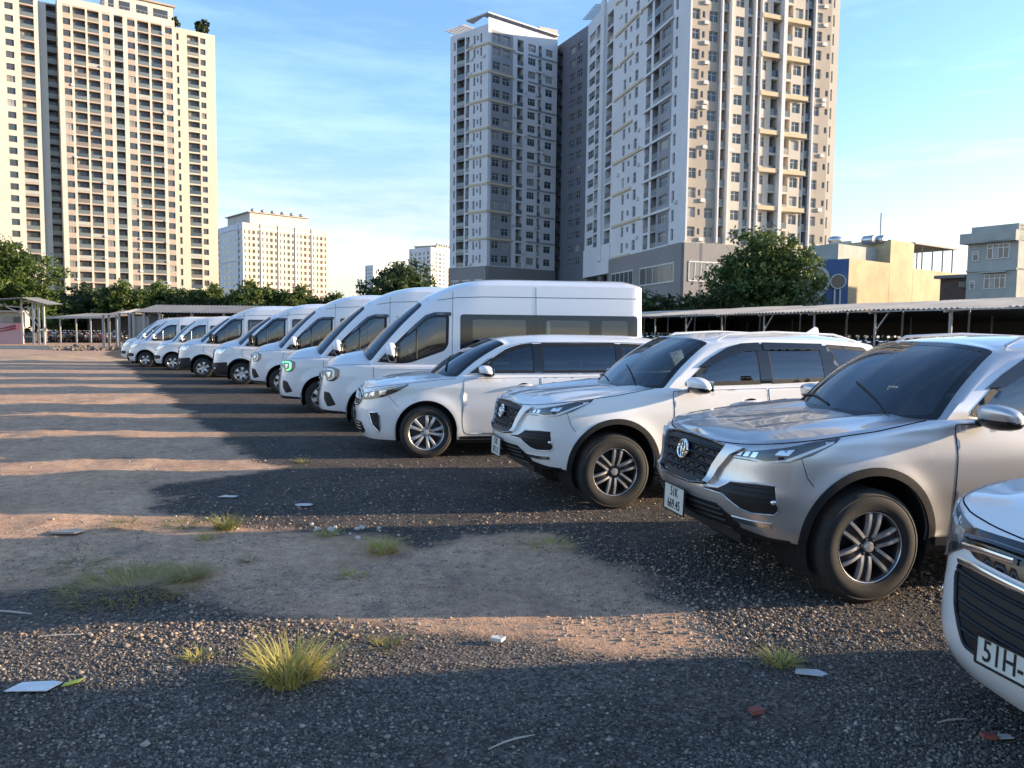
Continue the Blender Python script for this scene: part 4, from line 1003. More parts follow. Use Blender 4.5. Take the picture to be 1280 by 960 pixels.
# ---------------------------------------------------------------- ground
DIRT_PX = [(-700, 745), (0, 731), (130, 735), (270, 744), (330, 760), (420, 772), (520, 792), (640, 800), (780, 818), (885, 806), (850, 760), (800, 728), (725, 690), (690, 664), (600, 672), (520, 682), (420, 664), (330, 660), (215, 640), (205, 612), (300, 596), (335, 584), (285, 562), (262, 536), (215, 500), (165, 465), (128, 440), (150, 428), (-900, 436)]
def sdist(px, py, poly):
    d = np.full(px.shape, 1e9); ins = np.zeros(px.shape, bool); n = len(poly)
    for i in range(n):
        ax, ay = poly[i - 1]; bx, by = poly[i]; ex, ey = bx - ax, by - ay; wx, wy = px - ax, py - ay
        t = np.clip((wx * ex + wy * ey) / (ex * ex + ey * ey + 1e-12), 0, 1); d = np.minimum(d, np.hypot(wx - t * ex, wy - t * ey))
        c = ((ay > py) != (by > py)) & (px < (bx - ax) * (py - ay) / (by - ay + 1e-12) + ax); ins ^= c
    return np.where(ins, -d, d)
dirt_poly = [(p.x, p.y) for p in (gnd(*q) for q in DIRT_PX)]
PALE = [gnd(*q) for q in ((60, 850), (250, 830), (560, 850), (640, 800), (800, 830), (560, 900), (300, 880))]
def axis(lo, hi, st, far, g=1.14):
    a = list(np.arange(lo, hi + 1e-6, st)); s = st; x = a[-1]
    while x < far: s *= g; x += s; a.append(x)
    s = st; x = a[0]; b = []
    while x > -far: s *= g; x -= s; b.append(x)
    return np.array(b[::-1] + a)
def vnoise(x, y, s, seed):
    rs = np.random.RandomState(seed); T = rs.rand(256, 256); u = x / s; v = y / s; i = np.floor(u).astype(int); j = np.floor(v).astype(int); f = u - i; g = v - j
    f = f * f * (3 - 2 * f); g = g * g * (3 - 2 * g); q = lambda a, b: T[a % 256, b % 256]
    return (q(i, j) * (1 - f) * (1 - g) + q(i + 1, j) * f * (1 - g) + q(i, j + 1) * (1 - f) * g + q(i + 1, j + 1) * f * g) * 2 - 1
def ground_mat(name, detail=True):
    m, n, p = newmat(name); N = n.nodes; Lk = n.links
    t = N.new('ShaderNodeTexCoord')
    def noise(sc, det=8, ro=.6):
        x = N.new('ShaderNodeTexNoise'); x.inputs['Scale'].default_value = sc; x.inputs['Detail'].default_value = det; x.inputs['Roughness'].default_value = ro; Lk.new(t.outputs['Object'], x.inputs[0]); return x
    def ramp(src, *st):
        c = N.new('ShaderNodeValToRGB'); e = c.color_ramp.elements
        while len(e) < len(st): e.new(.5)
        for k, (pos, col) in zip(e, st): k.position = pos; k.color = (*col, 1)
        Lk.new(src, c.inputs[0]); return c
    def mix(fac, a, b, bt='MIX'):
        x = N.new('ShaderNodeMix'); x.data_type = 'RGBA'; x.blend_type = bt
        if isinstance(fac, float): x.inputs[0].default_value = fac
        else: Lk.new(fac, x.inputs[0])
        for k, v in ((6, a), (7, b)):
            if isinstance(v, tuple): x.inputs[k].default_value = (*v, 1)
            else: Lk.new(v, x.inputs[k])
        return x.outputs[2]
    def mth(op, a, b, cl=False):
        x = N.new('ShaderNodeMath'); x.operation = op; x.use_clamp = cl
        for k, v in ((0, a), (1, b)):
            if isinstance(v, (int, float)): x.inputs[k].default_value = v
            else: Lk.new(v, x.inputs[k])
        return x.outputs[0]
    at_ = N.new('ShaderNodeAttribute'); at_.attribute_name = 'asphalt'
    n1 = noise(1.1, 10, .7); n2 = noise(9, 8, .65); n3 = noise(70, 6, .7); n4 = noise(.25, 6, .6)
    vor = N.new('ShaderNodeTexVoronoi'); vor.inputs['Scale'].default_value = 55; Lk.new(t.outputs['Object'], vor.inputs[0])
    vor2 = N.new('ShaderNodeTexVoronoi'); vor2.inputs['Scale'].default_value = 130; Lk.new(t.outputs['Object'], vor2.inputs[0])
    sd = mth('ADD', mth('MULTIPLY', mth('SUBTRACT', n1.outputs[0], .5), .9), at_.outputs['Fac'])
    sd = mth('ADD', sd, mth('MULTIPLY', mth('SUBTRACT', n2.outputs[0], .5), .5)); n5 = noise(.42, 4, .6); sd = mth('ADD', sd, mth('MULTIPLY', mth('SUBTRACT', n5.outputs[0], .5), 1.5))
    mk = N.new('ShaderNodeMapRange'); mk.interpolation_type = 'SMOOTHSTEP'; mk.inputs[1].default_value = -.10; mk.inputs[2].default_value = .14; Lk.new(sd, mk.inputs[0])
    dirt = ramp(n1.outputs[0], (.25, (.38, .255, .175)), (.5, (.54, .37, .255)), (.75, (.68, .485, .335)))
    d2 = ramp(n2.outputs[0], (.3, (.68, .65, .63)), (.7, (1.15, 1.12, 1.08)))
    dirt = mix(1.0, dirt.outputs[0], d2.outputs[0], 'MULTIPLY')
    chip = ramp(vor2.outputs['Color'], (.15, (.55, .52, .5)), (.85, (1.35, 1.3, 1.28)))
    dirt = mix(.55, dirt, mix(1.0, dirt, chip.outputs[0], 'MULTIPLY'))
    d3 = ramp(n3.outputs[0], (.3, (.7, .69, .68)), (.7, (1.25, 1.24, 1.22))); dirt = mix(1.0, dirt, d3.outputs[0], 'MULTIPLY')
    n6 = noise(1.7, 9, .72); n7 = noise(.9, 6, .6)
    pm = N.new('ShaderNodeMapRange'); pm.inputs[1].default_value = .56; pm.inputs[2].default_value = .66; pm.inputs[4].default_value = .7; Lk.new(n6.outputs[0], pm.inputs[0])
    gcol = ramp(vor.outputs['Color'], (.1, (.07, .058, .05)), (.6, (.16, .135, .115)), (.95, (.34, .30, .26))); dirt = mix(pm.outputs[0], dirt, gcol.outputs[0])
    om = N.new('ShaderNodeMapRange'); om.inputs[1].default_value = .57; om.inputs[2].default_value = .72; om.inputs[4].default_value = .6; Lk.new(n7.outputs[0], om.inputs[0])
    oc = ramp(n2.outputs[0], (.3, (.40, .235, .13)), (.7, (.66, .44, .27))); dirt = mix(om.outputs[0], dirt, oc.outputs[0])
    grav = ramp(n4.outputs[0], (.35, (.20, .165, .135)), (.65, (.155, .135, .12)))
    gm_ = N.new('ShaderNodeMapRange'); gm_.inputs[1].default_value = .52; gm_.inputs[2].default_value = .68; Lk.new(n1.outputs[0], gm_.inputs[0])
    asp = ramp(vor.outputs['Color'], (.1, (.028, .0255, .0235)), (.55, (.070, .063, .057)), (.93, (.16, .144, .128)))
    a2 = ramp(n2.outputs[0], (.3, (.6, .6, .62)), (.75, (1.35, 1.3, 1.25)))
    asp = mix(1.0, asp.outputs[0], a2.outputs[0], 'MULTIPLY')
    dustf = N.new('ShaderNodeMapRange'); dustf.inputs[1].default_value = .48; dustf.inputs[2].default_value = .72; dustf.inputs[4].default_value = .55; Lk.new(n1.outputs[0], dustf.inputs[0])
    asp = mix(dustf.outputs[0], asp, (.155, .122, .098))
    pal = N.new('ShaderNodeAttribute'); pal.attribute_name = 'pale'
    pf = mth('MULTIPLY', pal.outputs['Fac'], .75)
    palec = ramp(vor.outputs['Color'], (.1, (.07, .058, .05)), (.5, (.16, .135, .115)), (.9, (.30, .265, .23)))
    asp = mix(pf, asp, palec.outputs[0])
    Lk.new(mix(mk.outputs[0], dirt, asp), p.inputs['Base Color'])
    p.inputs['Roughness'].default_value = .93; p.inputs['Specular IOR Level'].default_value = .25
    h = mth('ADD', mth('MULTIPLY', vor.outputs['Distance'], mth('ADD', mth('MULTIPLY', mk.outputs[0], .9), .12)), mth('MULTIPLY', n3.outputs[0], .55))
    h = mth('ADD', h, mth('MULTIPLY', n2.outputs[0], 1.2))
    b = N.new('ShaderNodeBump'); b.inputs['Strength'].default_value = .9; b.inputs['Distance'].default_value = .022; Lk.new(h, b.inputs['Height']); Lk.new(b.outputs[0], p.inputs['Normal'])
    return m
xs = axis(-13, 7, .1, 2500); ys = axis(1.2, 24, .1, 2500)
GX, GY = np.meshgrid(xs, ys, indexing='ij'); nx, ny = GX.shape
near = np.clip((34 - np.hypot(GX, GY)) / 14, 0, 1)
def relief(x, y):
    k = 1 + 2.6 * np.clip((-.25 - sdist(x, y, dirt_poly)) / 1.0, 0, 1)
    return (vnoise(x, y, 2.3, 1) * .010 + vnoise(x, y, .7, 2) * .007 + vnoise(x, y, .22, 3) * .0045) * k
GZ = relief(GX, GY) * near
V = np.stack([GX, GY, GZ], -1).reshape(-1, 3); idx = np.arange(nx * ny).reshape(nx, ny)
F = np.stack([idx[:-1, :-1], idx[1:, :-1], idx[1:, 1:], idx[:-1, 1:]], -1).reshape(-1, 4)
me = bpy.data.meshes.new('ground'); me.vertices.add(len(V)); me.vertices.foreach_set('co', V.astype(np.float32).ravel())
me.loops.add(F.size); me.loops.foreach_set('vertex_index', F.ravel().astype(np.int32)); me.polygons.add(len(F))
me.polygons.foreach_set('loop_start', np.arange(0, F.size, 4, dtype=np.int32)); me.polygons.foreach_set('use_smooth', np.ones(len(F), bool)); me.update(); me.validate()
sd = sdist(V[:, 0], V[:, 1], dirt_poly)
at1 = me.attributes.new('asphalt', 'FLOAT', 'POINT'); at1.data.foreach_set('value', np.clip(sd, -1.5, 1.5).astype(np.float32))
fg = np.clip((5.4 - V[:, 1]) / 1.2, 0, 1) * np.clip((2.6 - V[:, 0]) / 1.2, 0, 1) * (.65 + .35 * vnoise(V[:, 0], V[:, 1], 1.1, 21)); pl = np.clip(1 - np.maximum(0, sdist(V[:, 0], V[:, 1], [(p.x, p.y) for p in PALE])) / .5, 0, 1)
at2 = me.attributes.new('pale', 'FLOAT', 'POINT'); at2.data.foreach_set('value', np.clip(np.maximum(pl * .9, fg), 0, 1).astype(np.float32))
GROUND = link('ground', me, None, ground_mat('dirt and asphalt millings')); tag(GROUND, 'bare dirt lot with patches of dark asphalt millings and gravel', None, None, 'structure')

# loose stones: real geometry, nearest zone only
def stones(name, count, seed, r0, r1, ymin, ymax, colr, label, only=None, xr=None):
    rs = np.random.RandomState(seed); pts = []
    k = 0
    sx = rs.rand(count * 4) * 1400 - 60; sy = ymin + (ymax - ymin) * rs.rand(count * 4) ** .8
    c = np.array([gnd(a, b)[:] for a, b in zip(sx, sy)])
    sdv = sdist(c[:, 0], c[:, 1], dirt_poly); keepp = np.where(sdv > 0, 1.0, .32) * np.clip(.55 + .8 * vnoise(c[:, 0], c[:, 1], .6, 9), .08, 1)
    kk = rs.rand(len(c)) < keepp; c = c[kk][:count]; n = len(c)
    base = np.array([(1, 0, 0), (-1, 0, 0), (0, 1, 0), (0, -1, 0), (0, 0, 1), (0, 0, -1)], float); tri = np.array([(0, 2, 4), (2, 1, 4), (1, 3, 4), (3, 0, 4), (2, 0, 5), (1, 2, 5), (3, 1, 5), (0, 3, 5)])
    r = r0 + (r1 - r0) * rs.rand(n) ** 3
    Vv = base[None] * (1 + .5 * (rs.rand(n, 6, 1) - .5)) + .35 * (rs.rand(n, 6, 3) - .5)
    Vv *= np.stack([r, r * (.6 + .4 * rs.rand(n)), r * (.45 + .35 * rs.rand(n))], -1)[:, None, :]
    a = rs.rand(n) * 6.283; ca, sa = np.cos(a)[:, None], np.sin(a)[:, None]
    X = Vv[:, :, 0] * ca - Vv[:, :, 1] * sa; Y = Vv[:, :, 0] * sa + Vv[:, :, 1] * ca
    gz = relief(c[:, 0], c[:, 1])
    P = np.stack([X + c[:, :1], Y + c[:, 1:2], Vv[:, :, 2] + (gz + r * .18)[:, None]], -1).reshape(-1, 3)
    Fi = (tri[None] + (np.arange(n) * 6)[:, None, None]).reshape(-1, 3)
    me = bpy.data.meshes.new(name); me.vertices.add(len(P)); me.vertices.foreach_set('co', P.astype(np.float32).ravel()); me.loops.add(Fi.size); me.loops.foreach_set('vertex_index', Fi.ravel().astype(np.int32))
    me.polygons.add(len(Fi)); me.polygons.foreach_set('loop_start', np.arange(0, Fi.size, 3, dtype=np.int32)); me.update(); me.validate()
    at = me.attributes.new('shade', 'FLOAT', 'POINT'); at.data.foreach_set('value', np.repeat(np.where(sdv[kk][:count] > .1, rs.rand(n), .72 + .27 * rs.rand(n)), 6).astype(np.float32))
    m, nt_, p = newmat(name + ' stone'); q = nt_.nodes.new('ShaderNodeAttribute'); q.attribute_name = 'shade'; cr_ = nt_.nodes.new('ShaderNodeValToRGB'); e = cr_.color_ramp.elements
    while len(e) < len(colr): e.new(.5)
    for kx, (pos, col) in zip(e, colr): kx.position = pos; kx.color = (*col, 1)
    nt_.links.new(q.outputs['Fac'], cr_.inputs[0]); nt_.links.new(cr_.outputs[0], p.inputs['Base Color']); p.inputs['Roughness'].default_value = .85
    return tag(link(name, me, None, m), label, 'gravel', None, 'stuff')
stones('gravel', 75000, 3, .0035, .0135, 655, 985, [(0, (.048, .041, .035)), (.6, (.135, .116, .098)), (.88, (.235, .20, .165)), (.98, (.32, .28, .23)), (1, (.38, .35, .31))], 'loose dark stone chips strewn over the lot in front of the cars')
stones('coarse_gravel', 1000, 5, .009, .026, 560, 980, [(0, (.07, .06, .055)), (.5, (.17, .145, .12)), (.8, (.25, .215, .175)), (1, (.33, .30, .26))], 'larger pale stones scattered thinly over the dirt and millings')

stones('clods', 9000, 11, .006, .022, 545, 800, [(0, (.14, .10, .075)), (.5, (.28, .20, .145)), (1, (.42, .32, .24))], 'small crumbled dirt clods over the bare earth')
# grass tufts
GRASS = None
def grass_mat(name, c0, c1, c2):
    m, n, p = newmat(name); q = n.nodes.new('ShaderNodeAttribute'); q.attribute_name = 'shade'; c = n.nodes.new('ShaderNodeValToRGB'); e = c.color_ramp.elements; e.new(.5)
    for k, (a, col) in zip(e, ((0, c0), (.5, c1), (1, c2))): k.position = a; k.color = (*col, 1)
    n.links.new(q.outputs['Fac'], c.inputs[0]); n.links.new(c.outputs[0], p.inputs['Base Color']); p.inputs['Roughness'].default_value = .6
    tr = n.nodes.new('ShaderNodeBsdfTranslucent'); n.links.new(c.outputs[0], tr.inputs[0]); mx_ = n.nodes.new('ShaderNodeMixShader'); mx_.inputs[0].default_value = .35
    n.links.new(p.outputs[0], mx_.inputs[1]); n.links.new(tr.outputs[0], mx_.inputs[2]); n.links.new(mx_.outputs[0], n.nodes['Material Output'].inputs[0]); return m
GY_ = grass_mat('yellow grass with painted sun', (.42, .30, .13), (.50, .44, .12), (.34, .38, .08)); GG_ = grass_mat('green grass', (.30, .23, .10), (.24, .24, .07), (.13, .18, .04))  # yellow blades paled further, sunlight on the large tuft put into their colour
GH_ = grass_mat('dry green grass', (.38, .28, .13), (.36, .32, .11), (.20, .23, .07))
def tuft(px, py, wid, hgt, nb, m, label, seed):
    c = gnd(px, py); rs = random.Random(seed); b = []; f = []; sh = []
    for i in range(nb):
        a = rs.uniform(0, 6.283); rr = wid * .5 * math.sqrt(rs.random()) * (.55 if wid < .6 else .9); h = hgt * rs.uniform(.45, 1.05) * (1 - .35 * rr / (wid * .5)); ln = min(.26, rs.uniform(.25, 1.0) * wid * .5 * (1.0 + .25 * rs.random())) * (1 if wid < .6 else .6)
        p0 = Vector((rr * math.cos(a), rr * math.sin(a), -.005)); d = Vector((math.cos(a + rs.uniform(-.6, .6)), math.sin(a + rs.uniform(-.6, .6)), 0)); w = rs.uniform(.0025, .005) * (1 + hgt); sd_ = Vector((-d.y, d.x, 0)); k = len(b); s = rs.random()
        for t in (0, .35, .7, 1.0):
            q = p0 + d * (ln * t ** 1.6) + Vector((0, 0, h * (t - .30 * t * t * rs.uniform(.6, 1.5)))); ww = w * (1 - t * .92)
            b += [q - sd_ * ww, q + sd_ * ww]; sh += [min(1, max(0, s * .75 + t * .25))] * 2
        f += [(k, k + 1, k + 3, k + 2), (k + 2, k + 3, k + 5, k + 4), (k + 4, k + 5, k + 7, k + 6)]
    e = empty('grass_tuft', (c.x, c.y, float(relief(np.array([c.x]), np.array([c.y]))[0]))); me = mesh('blades', b, f, True); at = me.attributes.new('shade', 'FLOAT', 'POINT'); at.data.foreach_set('value', sh)
    o = link('blades', me, e, m); o['kind'] = 'stuff'
    tag(e, label, 'grass', 'weeds growing in the lot'); return e
for i, a in enumerate([
    (362, 848, .46, .30, 420, GY_, 'large bright yellow-green grass tuft growing from dark gravel'), (478, 688, .40, .16, 200, GY_, 'grass tuft at the edge of the dark millings near pale pebbles'),
    (284, 660, .34, .22, 200, GG_, 'upright green grass tuft at the tip of the dark asphalt patch'), (165, 735, .95, .14, 700, GH_, 'wide low grass clump on the dirt beside the dark gravel edge'),
    (236, 722, .40, .14, 220, GH_, 'small grass clump next to the wide low clump'), (976, 828, .26, .12, 130, GY_, 'small grass tuft beside the white plastic scrap'),
    (440, 718, .26, .07, 70, GY_, 'sparse dry grass sprig on bare dirt'), (228, 655, .5, .07, 120, GG_, 'flat green weed patch beside the upright tuft'), (256, 671, .26, .09, 70, GY_, 'short yellow sprig on the sunlit dirt'),
    (248, 822, .22, .08, 60, GY_, 'thin orange-dry sprig in the dark gravel'), (98, 708, .5, .06, 80, GG_, 'faint low weeds on the dirt above the gravel edge'), (158, 657, .5, .07, 90, GG_, 'thin weed streak on the dirt'),
    (382, 578, .4, .10, 70, GG_, 'faint weeds on the dark lane before the minivan'), (690, 682, .5, .08, 90, GY_, 'weeds near the front tyre of the white SUV'), (482, 806, .24, .08, 60, GG_, 'tiny green weed right of the large tuft'), (312, 700, .2, .06, 40, GG_, 'tiny weed on bare dirt'), (410, 668, .3, .1, 90, GY_, 'dry grass among the white pebbles')]):
    tuft(*a, seed=i)

# litter
def slab(name, px, py, pts, m, label, cat, t=.004, rz=0, lift=.012, curl=.0):
    c = gnd(px, py); b = MB(); n = len(pts); e = [(x, y, t + curl * (x * x + y * y)) for x, y in pts]
    b.add([(x, y, z - t) for x, y, z in e] + e, [tuple(range(n - 1, -1, -1)), tuple(range(n, 2 * n))] + [(i, (i + 1) % n, n + (i + 1) % n, n + i) for i in range(n)])
    o = b.build(name, m); o.location = (c.x, c.y, lift + float(relief(np.array([c.x]), np.array([c.y]))[0])); o.rotation_euler = (R(random.uniform(-3, 3)), R(random.uniform(-3, 3)), rz); return tag(o, label, cat)
WP = mat('white scrap', (.55, .55, .53), .6, noise=(9, .8, 1.1)); YP = mat('yellow card', (.5, .55, .05), .5); BRK = mat('brick', (.25, .08, .06), .85, noise=(20, .7, 1.3))
slab('paper_sheet', 42, 862, [(-.11, -.055), (.10, -.06), (.125, .03), (.07, .055), (-.085, .045)], PAPER, 'creased white paper sheet lying on the dark gravel', 'paper', curl=.25)
slab('card_scrap', 90, 856, [(-.045, -.02), (.03, -.012), (.05, .022), (-.03, .012)], YP, 'small yellow card scrap beside the paper sheet', 'scrap', rz=.5)
slab('plastic_scrap', 1012, 843, [(-.085, -.02), (.04, -.05), (.085, -.03), (.05, .03), (-.06, .035)], mat('clear plastic', (.5, .52, .53), .25), 'crumpled translucent plastic scrap by the small tuft', 'scrap', curl=.6)
slab('paper_scrap', 285, 621, [(-.09, -.05), (.08, -.06), (.1, .03), (-.06, .06)], WP, 'white paper scrap on the dark asphalt patch', 'scrap')
slab('cup_lid', 380, 631, [(.09 * math.cos(t), .06 * math.sin(t)) for t in np.linspace(0, 6.283, 15)[:-1]], WP, 'flat round white lid on the dark asphalt patch', 'lid', t=.008)
slab('brick_fragment', 945, 892, [(-.035, -.02), (.03, -.025), (.04, .015), (-.02, .03)], BRK, 'red brick fragment on the dark gravel', 'brick', t=.02, rz=.4)
slab('brick_fragment', 1235, 925, [(-.03, -.02), (.03, -.02), (.03, .015), (-.03, .02)], BRK, 'small red brick fragment in front of the minivan with the long plate', 'brick', t=.018)
slab('flat_stone', 85, 668, [(-.13, -.06), (.10, -.08), (.14, .03), (-.02, .08), (-.12, .04)], mat('pale stone', (.3, .27, .24), .9, noise=(12, .8, 1.2)), 'flat grey stone on the bare dirt', 'stone', t=.015)
slab('plastic_bag', 622, 801, [(-.04, -.02), (.02, -.03), (.045, .01), (0, .03), (-.035, .02)], WP, 'crumpled white bag scrap at the gravel edge', 'scrap', t=.02, curl=4)
slab('paper_scrap', 1255, 925, [(-.03, -.02), (.035, -.015), (.03, .02), (-.02, .02)], WP, 'white paper scrap on gravel below the long number plate', 'scrap', curl=2)
for k, (px, py, dx, dy, r, lb) in enumerate([(18, 769, .12, -.02, .006, 'pale bent stick on the dark gravel'), (75, 796, .11, .02, .004, 'thin pale twig on the dark gravel'), (640, 930, .10, .06, .004, 'thin curved twig in the foreground gravel'), (1190, 905, .08, .02, .004, 'thin twig in front of the minivan bumper')]):
    c = gnd(px, py); b = MB(); b.tube([(-dx, -dy, r), (-dx * .3, -dy * .1, r * 1.8), (dx * .3, dy * .5, r * 1.4), (dx, dy, r)], [r * .7, r, r, r * .5], 6); o = b.build('twig', mat('dry wood', (.45, .40, .33), .8), None, True); o.location = (c.x, c.y, .008 + float(relief(np.array([c.x]), np.array([c.y]))[0])); tag(o, lb, 'twig')
PB = mat('white pebble', (.5, .47, .42), .85)
for k in range(16):
    rs = random.Random(50 + k); c = gnd(rs.gauss(436, 30), rs.gauss(662, 5)); r = rs.uniform(.012, .032)
    o = superell((0, 0, r * .4), (r, r * .8, r * .6), 2.6, 6, 4, shape=lambda x, y, z, q=rs.random(): (x * (1 + .4 * q * y), y * (1 - .4 * z * q), z * (1 + .3 * x))).build('pebble', PB, None, False); o.location = (c.x, c.y, float(relief(np.array([c.x]), np.array([c.y]))[0])); o.rotation_euler = (0, 0, rs.random() * 6)
    tag(o, 'pale pebble in the small heap beside the grass tuft', 'pebble', 'pale pebbles at the millings edge')
# ---------------------------------------------------------------- towers
CREAM = mat('cream render', (.58, .535, .46), .85, noise=(.12, .9, 1.06)); PINKB = mat('pinkish brown render', (.42, .345, .285), .85, noise=(.2, .9, 1.08)); YELW = mat('pale yellow render', (.57, .52, .42), .85, noise=(.1, .92, 1.05))
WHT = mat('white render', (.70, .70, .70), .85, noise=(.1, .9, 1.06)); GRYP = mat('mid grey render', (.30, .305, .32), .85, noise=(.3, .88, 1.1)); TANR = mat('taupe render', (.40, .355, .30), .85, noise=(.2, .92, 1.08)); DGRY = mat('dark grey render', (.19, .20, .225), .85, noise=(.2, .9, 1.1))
BEIG = mat('beige band', (.60, .50, .33), .8); POD = mat('podium grey cladding', (.24, .23, .225), .7, noise=(.15, .9, 1.1)); FRM = mat('white window frame', (.62, .62, .60), .5); FRD = mat('dark window frame', (.10, .10, .11), .5)
PANES = [mat('window dark', (.05, .056, .062), .12, coat=.3), mat('window grey', (.085, .095, .10), .15), mat('window curtain', (.24, .235, .21), .35), mat('window blue', (.05, .075, .095), .1), mat('window pale', (.34, .34, .32), .4)]
BALR = mat('balcony glass rail', (.13, .16, .165), .2); BALB = mat('balcony back', (.17, .16, .15), .8); BLU = mat('blue panel', (.055, .12, .27), .6, noise=(.6, .9, 1.1)); CONC = mat('weathered concrete', (.37, .385, .35), .9, noise=(.5, .75, 1.15), bump=(3, .2, .02)); YWAL = mat('stained yellow wall', (.50, .42, .26), .9, noise=(.35, .7, 1.15))
TANK = mat('steel tank', (.55, .55, .54), .3, .9); RUST = mat('rusty corrugated sheet', (.55, .49, .41), .65, .15, noise=(.4, .62, 1.2)); GSH = mat('grey roof sheet', (.17, .175, .185), .7, .1, noise=(.5, .7, 1.2)); STEEL = mat('painted steel post', (.36, .35, .33), .55, noise=(4, .7, 1.1)); SWHT = mat('white steel post', (.42, .42, .40), .55)
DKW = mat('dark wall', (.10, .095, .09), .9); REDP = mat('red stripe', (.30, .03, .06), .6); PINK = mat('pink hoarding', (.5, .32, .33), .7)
def plan(px, Y, py=100):
    d = ray(px, py); k = Y / d.y; return Vector((d.x * k, Y))
def along(px, py, A, B):
    d = ray(px, py); dx, dy = d.x, d.y; ex, ey = B.x - A.x, B.y - A.y
    # A + u*E = k*d
    det = ex * (-dy) - ey * (-dx); u = ((-A.x) * (-dy) - (-A.y) * (-dx)) / det
    return u * math.hypot(ex, ey)
